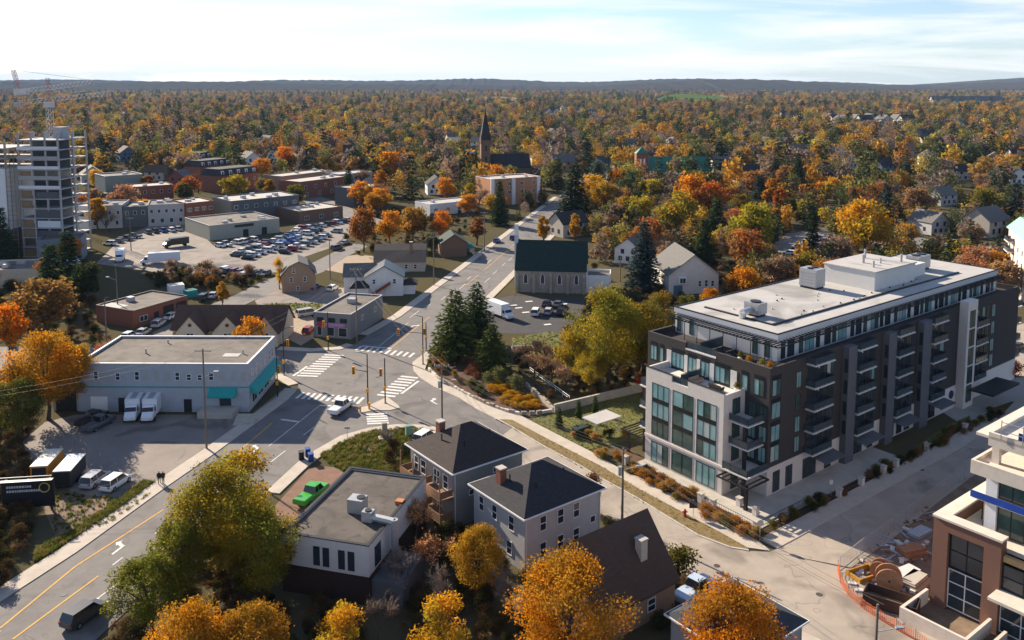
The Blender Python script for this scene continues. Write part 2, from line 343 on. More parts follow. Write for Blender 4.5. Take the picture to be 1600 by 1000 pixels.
# ---- markings: children of their road
def mark(parent, name, q, m=None, z=0.092): 
    b = MB(); b.face([(p[0], p[1], z) for p in q]); return b.build(name, m or M_PAINT, parent)
def stripe(parent, name, p, q, wd, m=None, z=0.092):
    p, q = Vector(p[:2]), Vector(q[:2]); d = (q - p).normalized(); n = Vector((-d.y, d.x)) * wd / 2
    return mark(parent, name, [p - n, q - n, q + n, p + n], m, z)
def crosswalk(parent, p, q, along, n, ln, wd=0.55):
    p, q = Vector(G(*p)), Vector(G(*q)); al = (Vector(G(*along[1])) - Vector(G(*along[0]))).normalized() * ln / 2
    for i in range(n):
        c = p.lerp(q, (i + .5) / n); stripe(parent, 'crosswalk_stripe', c - al, c + al, wd)
crosswalk(roadA, (464,618), (568,627), ((500,632),(520,614)), 11, 3.0)
crosswalk(roadA, (478,590), (524,554), ((460,590),(482,591)), 10, 4.0, 0.65)
crosswalk(roadA, (556,544), (648,556), ((590,553),(602,544)), 10, 2.8)
crosswalk(roadA, (601,621), (642,588), ((600,622),(618,624)), 8, 3.4, 0.7)
crosswalk(roadA, (588,646), (591,664), ((572,655),(596,654)), 5, 3.4, 0.6)
def pstripe(parent, name, p, q, wd, m=None): stripe(parent, name, G(*p), G(*q), wd, m)
for p, q in (((499,634),(518,635)),((439,656),(467,660)),((458,588),(480,573)),((566,541),(612,545)),((627,616),(654,596))): pstripe(roadA, 'stop_line', p, q, 0.5)
for p, q in (((420,698),(500,634)),((593,541),(638,505)),((0,1012-30+6),(1,1012-30+5))): pstripe(roadA, 'lane_line', p, q, 0.14)
for p, q in (((474,681),(491,668)),((423,723),(446,705)),((153,936),(185,912)),((176,884),(192,872)),((242,835),(250,829)),((640,497),(655,486)),((662,483),(673,475)),((689,469),(697,463)),((702,463),(712,455)),((718,452),(727,444)),((730,437),(736,432)),((757,442),(766,434)),((770,429),(777,423)),((784,416),(790,411)),((795,408),(800,403)),((760,413),(768,406))): pstripe(roadA, 'lane_line', p, q, 0.16)
for p, q in (((0,983),(118,886)),((118,886),(256,797)),((374,705),(425,662)),((613,543),(671,496)),((20,1000),(154,901)),((728,446),(748,430)),((757,422),(805,381))): pstripe(roadA, 'centre_line', p, q, 0.22, M_YEL)
def arrow(parent, px, py, ang, L=3.2, turn=-1):
    x, y = G(px, py); c, s = math.cos(ang), math.sin(ang)
    T = lambda a, b_: (x + c*a - s*b_, y + s*a + c*b_)
    b = MB()
    b.face([(*T(-L/2,-.15), .092), (*T(L*.15,-.15), .092), (*T(L*.15,.15), .092), (*T(-L/2,.15), .092)])
    b.face([(*T(0.0,.15*turn), .092), (*T(L*.15,.15*turn), .092), (*T(L*.3,.85*turn), .092), (*T(L*.12,.85*turn), .092)])
    b.face([(*T(L*.02,.8*turn), .096), (*T(L*.42,.8*turn), .096), (*T(L*.22,1.35*turn), .096)])
    b.build('turn_arrow', M_PAINT, parent)
aa = math.atan2(.97, .24)
for px, py, t in ((402,702,1),(645,510,-1),(675,628,-1),(190,856,1)): arrow(roadA, px, py, aa if px != 675 else R(128), turn=t)
for px, py in ((810,482),(826,472),(821,489),(855,508),(880,476),(802,478)): pstripe(roadA, 'lot_marking', (px-5,py), (px+6,py-1), 0.9)
M_IRON = mat('cast_iron', (0.075, 0.07, 0.065), .7)
for k, (px, py) in enumerate(((530, 600), (590, 590), (620, 645), (345, 752), (100, 930), (700, 480), (760, 690))):      # manhole covers
    x, y = G(px, py); MB().tube((x, y, .085), (x, y, .0965), .38, n=14).build('manhole_cover', M_IRON, roadA)
for px, py in ((1120, 885), (1280, 930), (1440, 735), (1010, 810)): x, y = G(px, py); MB().tube((x, y, .085), (x, y, .0985), .36, n=14).build('manhole_cover', M_IRON, roadB)
# ------------------------------------------------------------------ trees
def leaf_material(name, objcol=True, ramp=None, transl=0.5):
    m = bpy.data.materials.new(name); m.use_nodes = True; t = m.node_tree; t.nodes.clear()
    at = t.nodes.new('ShaderNodeAttribute'); at.attribute_name = 'tint'
    oi = t.nodes.new('ShaderNodeObjectInfo')
    if ramp:
        r = t.nodes.new('ShaderNodeValToRGB'); r.color_ramp.interpolation = 'CONSTANT'; els = r.color_ramp.elements
        for i, c in enumerate(ramp):
            e = els[0] if i == 0 else els.new(i / len(ramp)); e.color = (*c, 1)
        while len(els) > len(ramp): els.remove(els[-1])
        t.links.new(oi.outputs['Random'], r.inputs[0]); base = r.outputs[0]
    else: base = oi.outputs['Color']
    mm = t.nodes.new('ShaderNodeMix'); mm.data_type = 'RGBA'; mm.blend_type = 'MULTIPLY'; mm.inputs[0].default_value = 1
    t.links.new(base, mm.inputs[6]); t.links.new(at.outputs['Color'], mm.inputs[7])
    d = t.nodes.new('ShaderNodeBsdfDiffuse'); tr = t.nodes.new('ShaderNodeBsdfTranslucent'); mxs = t.nodes.new('ShaderNodeMixShader'); o = t.nodes.new('ShaderNodeOutputMaterial')
    mxs.inputs[0].default_value = transl
    t.links.new(mm.outputs[2], d.inputs[0]); t.links.new(mm.outputs[2], tr.inputs[0]); t.links.new(d.outputs[0], mxs.inputs[1]); t.links.new(tr.outputs[0], mxs.inputs[2]); t.links.new(mxs.outputs[0], o.inputs[0])
    return m
M_LEAF = leaf_material('autumn_leaves'); M_NEED = leaf_material('conifer_needles', transl=0.12); M_TWIG = leaf_material('bare_twigs', transl=0.05)
M_BARK = mat('tree_bark', (0.085, 0.065, 0.05), 0.95, 0.3, 3)
RAMP = [(0.26,0.18,0.13),(0.44,0.21,0.04),(0.28,0.205,0.15),(0.18,0.17,0.05),(0.23,0.165,0.125),(0.38,0.22,0.06),(0.10,0.115,0.045),(0.52,0.36,0.05),(0.27,0.185,0.135),(0.34,0.28,0.055),(0.50,0.27,0.035),(0.16,0.155,0.05),(0.085,0.10,0.04),(0.47,0.25,0.035),(0.26,0.18,0.14),(0.24,0.21,0.06)]
M_FARLEAF = leaf_material('distant_autumn_leaves', ramp=RAMP, transl=0.3)
M_FARNEED = leaf_material('distant_needles', ramp=[(0.03,0.045,0.025),(0.04,0.055,0.026),(0.035,0.048,0.034),(0.045,0.06,0.026)], transl=0.1)
def tinted(name, verts, faces, tints, m):
    me = bpy.data.meshes.new(name); me.from_pydata(verts, [], faces)
    a = me.color_attributes.new('tint', 'FLOAT_COLOR', 'POINT'); flat = []
    for t in tints: flat += [*t, 1.0]
    a.data.foreach_set('color', flat); me.materials.append(m); me.update(); return me
def rdir(r):
    z = r.uniform(-1, 1); t = r.uniform(0, 6.2832); q = math.sqrt(1 - z * z); return Vector((q * math.cos(t), q * math.sin(t), z))
def crown_leafy(seed, hgt, wid, base, nclump, nleaf, lsz, m=None, second=(1, 1, 1), cr=0.30, shape=1.0):
    """leaf-sized faces gathered into clumps through the crown's volume"""
    r = random.Random(seed); V = []; Fc = []; T = []; cl = []
    ch = hgt - base; cz = base + ch * .5
    for i in range(nclump):
        d = rdir(r); k = r.uniform(.35, .98) ** .5
        w_ = wid / 2 * (1 - .28 * cr) * (1 - shape * .35 * max(0, d.z))
        c = Vector((d.x * w_ * k * r.uniform(.7, .95), d.y * w_ * k * r.uniform(.7, .95), cz + d.z * ch * .5 * k * .82))
        cl.append((c, wid * cr * r.uniform(.5, 1.0), r.uniform(.72, 1.22), r.random()))
    cl.append((Vector((0, 0, cz)), wid * cr * .9, .8, .3))
    tot = sum(c[1] ** 2 for c in cl)
    for c, rad, br, hue in cl:
        n = int(nleaf * rad * rad / tot) + 2
        for _ in range(n):
            d = rdir(r); p = c + Vector((d.x, d.y, d.z * .78)) * rad * (r.random() ** .42) * r.uniform(.85, 1.12)
            nn = (d * .7 + rdir(r)).normalized(); a = nn.orthogonal().normalized(); b = nn.cross(a)
            ang = r.uniform(0, 6.28); a, b = a * math.cos(ang) + b * math.sin(ang), b * math.cos(ang) - a * math.sin(ang)
            s = lsz * r.uniform(.55, 1.3); i = len(V)
            V += [tuple(p - a * s), tuple(p + b * s * .62), tuple(p + a * s * r.uniform(.7, 1)), tuple(p - b * s * .62)]; Fc.append((i, i+1, i+2, i+3))
            f = br * r.uniform(.84, 1.16); h = hue if r.random() < .92 else r.random()
            t = tuple(f * (1 + (second[k2] - 1) * (1 if h > .55 else 0)) for k2 in range(3)); T += [t] * 4
    return tinted('crown', V, Fc, T, m or M_LEAF), cl
def limbs(seed, hgt, base, cl, r0, n=7):
    r = random.Random(seed); b = MB(); top = Vector((r.uniform(-.3, .3), r.uniform(-.3, .3), base + (hgt - base) * .55))
    mid = Vector((r.uniform(-.2, .2), r.uniform(-.2, .2), base * .9))
    b.tube((0, 0, -.3), mid, r0, r0 * .75, 7); b.tube(mid, top, r0 * .75, r0 * .25, 6)
    for c, rad, *_ in cl[:n]:
        k = r.uniform(.0, .8); s = mid.lerp(top, k); q = s.lerp(c, .5) + Vector((0, 0, -.3))
        b.tube(s, q, r0 * .42, r0 * .24, 5, cap=False); b.tube(q, c, r0 * .24, r0 * .07, 4, cap=False)
    return b.mesh('trunk', M_BARK)
def crown_bare(seed, hgt, wid, base, depth, tw, m=None, nb=4, leaves=0, lsz=.2):
    """bare limbs ending in fine twigs"""
    r = random.Random(seed); V = []; Fc = []; T = []; tr = MB()
    def twig(p, d, L, wd):
        a = d.orthogonal().normalized() * wd; i = len(V); q = p + d * L
        a2 = d.cross(a).normalized() * wd
        V.extend([tuple(p - a), tuple(p + a), tuple(q)]); Fc.append((i, i+1, i+2)); f = r.uniform(.7, 1.35); T.extend([(f, f, f)] * 3)
    def grow(p, d, L, rad, k):
        q = p + d * L
        tr.tube(p, q, rad, rad * .62, 5 if k > 1 else 4, cap=False)
        if k == 0:
            for _ in range(tw):
                s = p.lerp(q, r.uniform(.1, 1)); dd = (d * .7 + rdir(r) * .8 + Vector((0, 0, .25))).normalized()
                LL = L * r.uniform(.5, 1.1); twig(s, dd, LL, .028)
                for _ in range(2): twig(s + dd * LL * r.uniform(.3, .8), (dd + rdir(r) * .7).normalized(), LL * .6, .02)
                for _ in range(leaves):
                    e = s + dd * LL * r.uniform(.3, 1) ; a = rdir(r) * lsz; c2 = rdir(r) * lsz; i = len(V); V.extend([tuple(e), tuple(e + a), tuple(e + c2)]); Fc.append((i, i+1, i+2)); f = r.uniform(.8, 1.6); T.extend([(f*2.1, f*1.5, f*.8)] * 3)
            return
        for i in range(nb + (1 if k == depth else 0)):
            az = r.uniform(0, 6.28); sp = r.uniform(.35, .85) * wid / hgt * 1.15
            s = d.orthogonal().normalized(); s2 = d.cross(s); dd = (d + (s * math.cos(az) + s2 * math.sin(az)) * sp + Vector((0, 0, .10))).normalized()
            grow(p.lerp(q, r.uniform(.55, 1)), dd, L * r.uniform(.6, .85), rad * .55, k - 1)
    r0 = hgt * .018 + .05
    grow(Vector((0, 0, -.2)), Vector((r.uniform(-.05, .05), r.uniform(-.05, .05), 1)).normalized(), max(base, hgt * .28), r0, depth)
    return tinted('crown', V, Fc, T, m or M_TWIG), tr.mesh('trunk', M_BARK)
def crown_conifer(seed, hgt, wid, layers, per, lsz, m=None, base=.8, power=.9, droop=.28):
    r = random.Random(seed); V = []; Fc = []; T = []
    for L in range(layers):
        k = (L + r.uniform(-.2, .2)) / layers; z = base + (hgt - base) * k; rad = wid / 2 * max(.05, (1 - k)) ** power * r.uniform(.85, 1.1)
        nb = max(3, int(per * (1 - k * .75)))
        a0 = r.uniform(0, 6.28)
        for i in range(nb):
            a = a0 + 6.2832 * i / nb + r.uniform(-.2, .2); Lb = rad * r.uniform(.7, 1.15); f = r.uniform(.65, 1.35)
            steps = max(2, int(Lb / (lsz * .75)))
            for sidx in range(steps):
                u = (sidx + .6) / steps; p = Vector((math.cos(a) * Lb * u, math.sin(a) * Lb * u, z - droop * Lb * u * u + .12 * Lb * u))
                for _ in range(2):
                    d = Vector((math.cos(a + r.uniform(-.9, .9)), math.sin(a + r.uniform(-.9, .9)), r.uniform(-.55, .25))).normalized(); sd_ = d.cross(Vector((0, 0, 1))).normalized()
                    s = lsz * r.uniform(.7, 1.3); i2 = len(V); jz = Vector((0, 0, r.uniform(-.25, .2) * lsz))
                    V += [tuple(p + jz), tuple(p + d * s * .55 + sd_ * s * .36), tuple(p + d * s * 1.15 + jz), tuple(p + d * s * .55 - sd_ * s * .36)]; Fc.append((i2, i2+1, i2+2, i2+3))
                    g = f * r.uniform(.7, 1.3); T += [(g, g, g)] * 4
    for _ in range(4):
        i2 = len(V); V += [(-.12, 0, hgt - lsz), (.12, 0, hgt - lsz), (r.uniform(-.05,.05), r.uniform(-.05,.05), hgt + .3)]; Fc.append((i2, i2+1, i2+2)); T += [(1, 1, 1)] * 3
    t = MB().tube((0, 0, -.2), (0, 0, hgt * .9), hgt * .016 + .06, .04, 6).mesh('trunk', M_BARK)
    return tinted('crown', V, Fc, T, m or M_NEED), t
PROTO = {}
def proto(key, kind, seed, hgt, wid, base, *a, **k):
    if kind == 'leafy':
        c, cl = crown_leafy(seed, hgt, wid, base, *a, **k); PROTO[key] = (c, limbs(seed, hgt, base, cl, hgt * .02 + .06, 16), hgt)
    elif kind == 'bare': c, t = crown_bare(seed, hgt, wid, base, *a, **k); PROTO[key] = (c, t, hgt)
    else: c, t = crown_conifer(seed, hgt, wid, base, *a, **k); PROTO[key] = (c, t, hgt)
# near trees, shown large
proto('big1', 'leafy', 1, 13, 13.2, 1.8, 74, 23000, .135, second=(1.55, 1.12, .55), cr=.17)
proto('big2', 'leafy', 2, 11, 10.6, 1.6, 60, 17000, .135, second=(1.25, .95, .6), cr=.18)
proto('big3', 'leafy', 3, 12, 9.6, 1.6, 54, 15000, .135, second=(.75, .85, .9), cr=.18)
proto('thin', 'leafy', 4, 9, 6.5, 1.2, 26, 5200, .145, cr=.24, second=(1.3, .9, .6))
proto('bush', 'leafy', 5, 3, 3.4, .1, 14, 1500, .14, cr=.34)
for i in range(4): proto(f'mid{i}', 'leafy', 20 + i, 11, (10, 8.5, 9.5, 6.2)[i], 1.8, (40, 34, 46, 26)[i], 3300, .32, cr=.21, second=((1.3, .85, .6), (.75, .95, .9), (1.2, 1.1, .7), (1, 1, 1))[i])
proto('bareA', 'bare', 31, 11, 9, 2.2, 4, 5, nb=3); proto('bareB', 'bare', 32, 9, 7, 1.5, 3, 9, nb=4); proto('bareC', 'bare', 33, 11, 9, 2, 3, 10, nb=4, leaves=1, lsz=.3)
proto('shrub', 'bare', 34, 3.2, 4.5, .5, 3, 6, nb=4, leaves=1, lsz=.13)
proto('pineA', 'conifer', 41, 13, 9, 30, 17, .72, power=.6, droop=.05); proto('spruce', 'conifer', 42, 14, 6.4, 42, 18, .66, power=.75, droop=.3)
proto('pineM', 'conifer', 43, 15, 7.5, 26, 14, 1.1); proto('cedar', 'conifer', 44, 9, 3.4, 24, 12, .7, power=.5)
TREES = []
def tree(key, x, y, h, col, label, group=None, name=None, wk=1.0, cat='tree', rz=None):
    c, t, h0 = PROTO[key]; s = h / h0
    root = thing(name or 'tree', label, cat, (x, y, 0), random.uniform(0, 6.28) if rz is None else rz, group)
    root.scale = (s * wk, s * wk, s)
    put('crown', c, root, color=col); put('trunk', t, root); TREES.append((x, y, h * .3 * wk)); return root
YEL, GOLD, ORA, RUST, OLIV, LIME, BROWN, GREY, RED = (0.40,0.28,0.025),(0.42,0.22,0.02),(0.44,0.185,0.018),(0.25,0.105,0.03),(0.15,0.135,0.025),(0.25,0.225,0.028),(0.29,0.18,0.11),(0.24,0.185,0.15),(0.42,0.04,0.015)
PINE, SPRU = (0.045,0.068,0.024),(0.045,0.065,0.055)
def pt(key, px, py, h, col, label, **k):            # tree whose foot shows (or would show) at a pixel
    x, y = G(px, py); return tree(key, x, y, h, col, label, **k)
# ------------------------------------------------------------------ the six-storey apartment building
M_STONE = mat('pale_stone', (0.62, 0.57, 0.52), 0.85, 0.06, 1.2, 0.1)
M_DBRICK = mat('dark_brick', (0.048, 0.042, 0.042), 0.9, 0.14, 2.5, 0.3, stretch=(1, 1, 4))
M_BLACK = mat('black_spandrel', (0.014, 0.016, 0.018), 0.35, 0.2, 2)
M_TEAL = mat('curtained_glass', (0.13, 0.27, 0.28), 0.10, 0.25, 0.5, spec=0.6, col2=(0.26, 0.42, 0.42))
M_DGLASS = mat('green_glass', (0.05, 0.09, 0.08), 0.08, 0.4, 0.6, spec=0.6)
M_BLIND = mat('blind_behind_glass', (0.36, 0.43, 0.40), 0.10, 0.15, 0.6, spec=0.6)
M_RAILG = mat('balcony_glass', (0.045, 0.065, 0.08), 0.08, 0.2, 0.5, spec=0.6)
M_GREYF = mat('grey_panel', (0.33, 0.335, 0.35), 0.7, 0.06, 1.0)
M_FIN = mat('slate_panel', (0.105, 0.11, 0.125), 0.7, 0.06, 1.0)
M_ROOFW = mat('pale_roof_membrane', (0.38, 0.37, 0.355), 0.85, 0.05, 0.25, 0.05, col2=(0.47, 0.455, 0.43), stain=0.09)
M_SLAB = mat('balcony_concrete', (0.60, 0.58, 0.56), 0.8, 0.06, 1)
M_SIDING = mat('pale_siding', (0.60, 0.59, 0.57), 0.7, 0.05, 1)
O_ = G(1127, 775)
apt = thing('apartment_building', 'six storey apartment building of dark brick with pale stone front and white flat roof', 'building', O_, AX)
XE = 79.0; ZW, ZD, ZR = 13.9, 17.4, 20.3
foot(apt, -4, XE + 2, -7, 20)
MB().box(0, 4.4, 0, 13.8, 0, ZW - .9).build('stone_block', M_STONE, apt)
b = MB(); b.box(4.4, XE, -3.8, 17.7, 3.9, 16.5); b.build('brick_walls', M_DBRICK, apt)
b = MB(); b.box(4.36, XE + .04, -3.86, 17.76, 0, 3.88); b.build('stone_base', M_STONE, apt)
b = MB()                                        # parapets, broken for the open railings
for q in ((0, .35, 0, 6.1), (0, .35, 9.0, 13.8), (.35, 4.4, 0, .3), (.35, 4.4, 13.5, 13.8)): MB().box(*q, ZW - .9, ZW - (.25 if q == (.35, 4.4, 0, .3) else 0)).build('parapet', M_STONE, apt)
for q in ((0, 6.1), (9.0, 13.83)): MB().box(-.03, .38, *q, ZW, ZW + .06).build('coping', M_DARK, apt)
for y0, y1 in ((-3.8, 5.0), (10.4, 17.7)): MB().box(4.4, 4.75, y0, y1, 16.5, ZD).build('parapet', M_DBRICK, apt)
b = MB()
b.box(4.75, XE, -3.8, -3.45, 16.5, ZD); b.box(4.75, XE, 17.35, 17.7, 16.5, ZD); b.box(XE - .35, XE, -3.45, 17.35, 16.5, ZD)
b.build('parapet', M_DBRICK, apt)
b = MB().box(4.36, 4.80, 5.0, 10.4, 16.42, 16.62).build('terrace_edge', M_SLAB, apt)
PX0, PX1, PY0, PY1 = 9.8, 76, -1.0, 17.2
MB().box(PX0, PX1, PY0, PY1, 16.5, ZR - .7).build('penthouse_walls', M_SIDING, apt)
b = MB(); b.box(PX0 - .15, PX1 + .15, PY0 - .15, PY1 + .15, ZR - .7, ZR)
b.build('roof_fascia', mat('grey_blue_fascia', (0.50, 0.51, 0.53), 0.6, 0.04), apt)
roof = MB().box(PX0 + .1, PX1 - .1, PY0 + .1, PY1 - .1, ZR, ZR + .03).build('roof', M_ROOFW, apt)
b = MB(); e = .16
for q in ((PX0-e, PX1+e, PY0-e, PY0+.08), (PX0-e, PX1+e, PY1-.08, PY1+e), (PX0-e, PX0+.08, PY0+.08, PY1-.08), (PX1-.08, PX1+e, PY0+.08, PY1-.08)): b.box(*q, ZR, ZR + .14)
b.build('coping', M_DARK, roof)
b = MB(); b.box(PX0 + 3.0, PX1 - 8, PY0 + 3.0, PY0 + 3.35, ZR + .03, ZR + .22); b.box(PX0 + 3.0, PX0 + 3.35, PY0 + 3.35, PY1 - 3, ZR + .03, ZR + .22); b.build('roof_kerb', M_DARK, roof)
rr = random.Random(4)
for i in range(34):
    x, y = (rr.uniform(13, 60), PY0 + 3.9 + rr.uniform(0, 1.0)) if i < 20 else (PX0 + 4 + rr.uniform(0, 40), rr.uniform(4, 15))
    MB().tube((x, y, ZR + .03), (x, y, ZR + .22), .16, .12, 8).build('roof_vent', M_DARK if i % 2 else M_METAL, roof)
# rooftop plant
pl = MB(); pl.box(43, 56, 4.0, 13.2, ZR, ZR + 3.1); pl = pl.build('plant_room', M_SIDING, apt)
b = MB(); b.box(42.8, 56.2, 3.8, 13.4, ZR + 3.1, ZR + 3.3); b.build('roof', M_ROOFW, pl)
MB().box(56, 62, 5.2, 11, ZR, ZR + 2.2).build('lower_plant_room', M_SIDING, pl)
for x, y, r_, h_ in ((46, 6, .18, 1.1), (48, 9, .25, 1.4), (50, 7, .15, .9), (52, 11, .2, 1.6), (54, 5.5, .22, 1.3)): MB().tube((x, y, ZR + 3.3), (x, y, ZR + 3.3 + h_), r_, n=8).build('flue', M_METAL, pl)
def unit(x, y, w_, d_, h_, z, fans=2):
    b = MB(); b.box(x, x + w_, y, y + d_, z + .35, z + h_); o = b.build('rooftop_unit', M_METAL, apt)
    q = MB()
    for k in range(5): q.box(x - .04, x, y + .1, y + d_ - .1, z + .5 + k * (h_ - .7) / 5, z + .5 + (k + .6) * (h_ - .7) / 5)
    q.build('louvre', M_GREYF, o)
    for k in range(fans):
        c = (x + w_ * (k + .5) / fans, y + d_ / 2); MB().tube((*c, z + h_), (*c, z + h_ + .18), min(w_ / fans, d_) * .4, n=12).build('fan', M_DARK, o)
    MB().box(x + .15, x + w_ - .15, y + .15, y + d_ - .15, z, z + .36).build('stand', M_DARK, o)
unit(36, 10.2, 2.6, 3.2, 3.3, ZR + .03); unit(63.5, 7, 4, 2.6, 2.6, ZR + .03); unit(14.5, 5.6, 2.0, 2.6, 2.0, ZR + .03, 1)
b = MB(); b.tube((12.6, 7.0, ZR + .8), (14.5, 7.0, ZR + 1.0), .55, .5, 10); b.tube((12.6, 7.0, ZR + .1), (12.6, 7.0, ZR + .9), .5, .55, 10); b.build('duct', mat('bright_duct', (0.6, 0.62, 0.64), 0.3, 0.1, 2, metal=.7), apt)
# pergola round the penthouse: every slat a piece of its own
pg = MB(); zt = 19.35
pg.box(PX0 - 2.3, PX0 - 2.15, PY0 - 1.6, PY1 + .6, zt - .14, zt); pg.box(PX0 - 2.15, PX1 + 1.2, PY0 - 1.75, PY0 - 1.6, zt - .14, zt)
for k in range(8): y = PY0 + .3 + k * 2.35; pg.box(PX0 - 2.26, PX0 - 2.18, y, y + .08, 16.5, zt - .14)
pergola = pg.build('pergola', M_DARK, apt)
sf = MB().box(-2.2, 0, -.06, .06, 0, .12).mesh('pergola_slat', M_DARK); sl = MB().box(-.06, .06, -1.65, 0, 0, .12).mesh('pergola_slat', M_DARK)
for k in range(31): put('pergola_slat', sf, pergola, (PX0 - .16, PY0 - 1.2 + k * .62, zt + .002))
for k in range(92): put('pergola_slat', sl, pergola, (PX0 + .3 + k * .72, PY0 - .16, zt + .004))
# --- front windows
FW = (0, 13.8, -math.pi / 2)
for s, wd in ((2.8, 3.2), (6.9, 3.7), (11.05, 3.3)):
    nx = 2 if wd == 3.7 else 3
    for z0, h_ in ((4.35, 2.2), (7.05, 2.2), (9.75, 2.2)): window(apt, FW, s, z0, wd, h_, nx, 1, M_DARK, M_DGLASS if (s == 6.9 and z0 in (4.35,)) or (s == 2.8 and z0 == 4.35) else M_TEAL, .07)
    for z0 in (6.55, 9.25): MB().box(-.04, 0.02, 13.8 - s - wd/2, 13.8 - s + wd/2, z0, z0 + .5).build('spandrel', M_BLACK, apt)
    window(apt, FW, s, .45, wd, 2.9, nx, 1, M_DARK, M_DGLASS if s == 6.9 else M_TEAL, .07)
MB().box(-.12, 0, -.05, 13.85, 3.75, 4.1).build('stone_band', M_STONE, apt)
FD = (4.4, 17.7, -math.pi / 2)
def sfr(x): t = (x - 150) / 1265; return 21.5 * (.93 * t + .07 * t * t)
for x0, x1, nx, w_ in ((185,265,2,0),(300,345,1,0),(445,585,3,0),(630,720,2,0),(765,855,2,0),(910,1060,3,0),(1170,1225,1,0),(1280,1370,2,0)):
    a0, a1 = sfr(x0), sfr(x1); window(apt, FD, (a0 + a1) / 2, 13.35, a1 - a0, 2.2, nx, 1, M_DARK, M_TEAL, .07)
    MB().box(4.36, 4.42, 17.7 - a1, 17.7 - a0, 15.57, 16.1).build('spandrel', M_BLACK, apt)
for x0, x1 in ((387,440),(588,625),(724,760),(860,905),(1066,1125)):
    a0, a1 = sfr(x0), sfr(x1); MB().box(4.34, 4.42, 17.7 - a1, 17.7 - a0, 13.1, 15.6).build('wall_panel', M_SIDING, apt)
for s in (18.9, 20.6):
    for z0 in (4.5, 7.3, 10.2): window(apt, FD, s, z0, 1.2, 2.1, 2, 1, M_DARK, M_TEAL if z0 < 10 else M_DGLASS, .07)
FP_ = (PX0, PY1, -math.pi / 2)
for s, wd in ((.8, .8), (3.2, .8), (9.5, 0), (14.6, .9), (16.6, .9)):
    if wd: window(apt, FP_, s, 16.75, wd, 2.3, 1, 1, M_DARK, M_DGLASS, .06)
# --- railings and balconies
def railing(parent, pts, z, h=1.0, glass=M_RAILG):
    rail = MB()
    for p, q in zip(pts, pts[1:]):
        rail.tube((*p, z + h), (*q, z + h), .035, n=4); L = math.dist(p, q); n = max(1, round(L / 1.2))
        for i in range(n + 1): t = i / n; x, y = p[0] + (q[0]-p[0]) * t, p[1] + (q[1]-p[1]) * t; rail.tube((x, y, z), (x, y, z + h), .03, n=4)
    o = rail.build('railing', M_DARK, parent)
    for p, q in zip(pts, pts[1:]):
        d = Vector((q[0]-p[0], q[1]-p[1])).normalized(); n_ = Vector((-d.y, d.x)) * .012
        MB().prism([(p[0]-n_.x, p[1]-n_.y), (q[0]-n_.x, q[1]-n_.y), (q[0]+n_.x, q[1]+n_.y), (p[0]+n_.x, p[1]+n_.y)], z + .12, z + h - .08).build('glass_panel', glass, parent)
    return o
def balcony(x0, x1, y0, y1, z, pts, dark=False):
    o = MB().box(x0, x1, y0, y1, z - .17, z).build('balcony', M_SLAB, apt); railing(o, pts, z)
def proj_px(x, y, z):
    wx = O_[0] + E2[0]*x + E1[0]*y; wy = O_[1] + E2[1]*x + E1[1]*y
    return 800 + F * wx / (wy * CT - (z - H) * ST)
def xl(px, y=-3.8, z=10):
    lo_, hi_ = -5.0, 140.0
    for _ in range(50):
        m_ = (lo_ + hi_) / 2
        if proj_px(m_, y, z) < px: lo_ = m_
        else: hi_ = m_
    return lo_
railing(apt, [(.2, 9.0), (.2, 6.1)], ZW - .9, 1.0); railing(apt, [(4.6, 10.4), (4.6, 5.0)], 16.6, 1.0); railing(apt, [(.3, 7.6), (4.3, 7.6)], ZW - .9, 1.4)
railing(apt, [(4.7, 8.0), (9.6, 8.0)], 16.5, 1.5)
for k, z in enumerate((3.95, 7.05, 10.2)):
    ex = 1.2 if k == 0 else 0
    balcony(1.0 - ex, 4.36, -3.2 - ex * .8, -.02, z, [(1.1 - ex, -.1), (1.1 - ex, -3.1 - ex * .8), (4.3, -3.1 - ex * .8)])
    balcony(1.4, 4.36, 13.82, 16.4, z, [(4.3, 16.3), (1.5, 16.3), (1.5, 13.9)])
for q in ((1.2, 1.6, -2.6, -2.2), (1.8, 2.2, 15.6, 16.0)): MB().box(*q, 0, 10).build('corner_column', M_DARK, apt)
FS = (0, 0, 0.0)
for z in (.4, 4.3, 7.4, 10.6): window(apt, FS, 2.6, z, 1.6, 2.2, 2, 1, M_DARK, M_DGLASS, .07)
def canopy(x0, x1, y0, y1, z, n):
    b = MB(); t = .14
    b.box(x0, x1, y0, y0+t, z, z+.2); b.box(x0, x1, y1-t, y1, z, z+.2); b.box(x0, x0+t, y0+t, y1-t, z, z+.2); b.box(x1-t, x1, y0+t, y1-t, z, z+.2)
    o = b.build('canopy', M_DARK, apt)
    for k in range(1, n): y = y0 + (y1-y0) * k / n; MB().box(x0+t, x1-t, y-.05, y+.05, z+.02, z+.16).build('canopy_slat', M_DARK, o)
canopy(-1.6, 3.0, -5.2, -.3, 3.25, 6); canopy(-.6, 3.6, 14.2, 18.2, 3.25, 6)
for q in ((-.9, -.5, -4.6, -4.2), (-.2, .2, 16.9, 17.3)): MB().box(*q, 0, 3.25).build('canopy_post', M_DARK, apt)
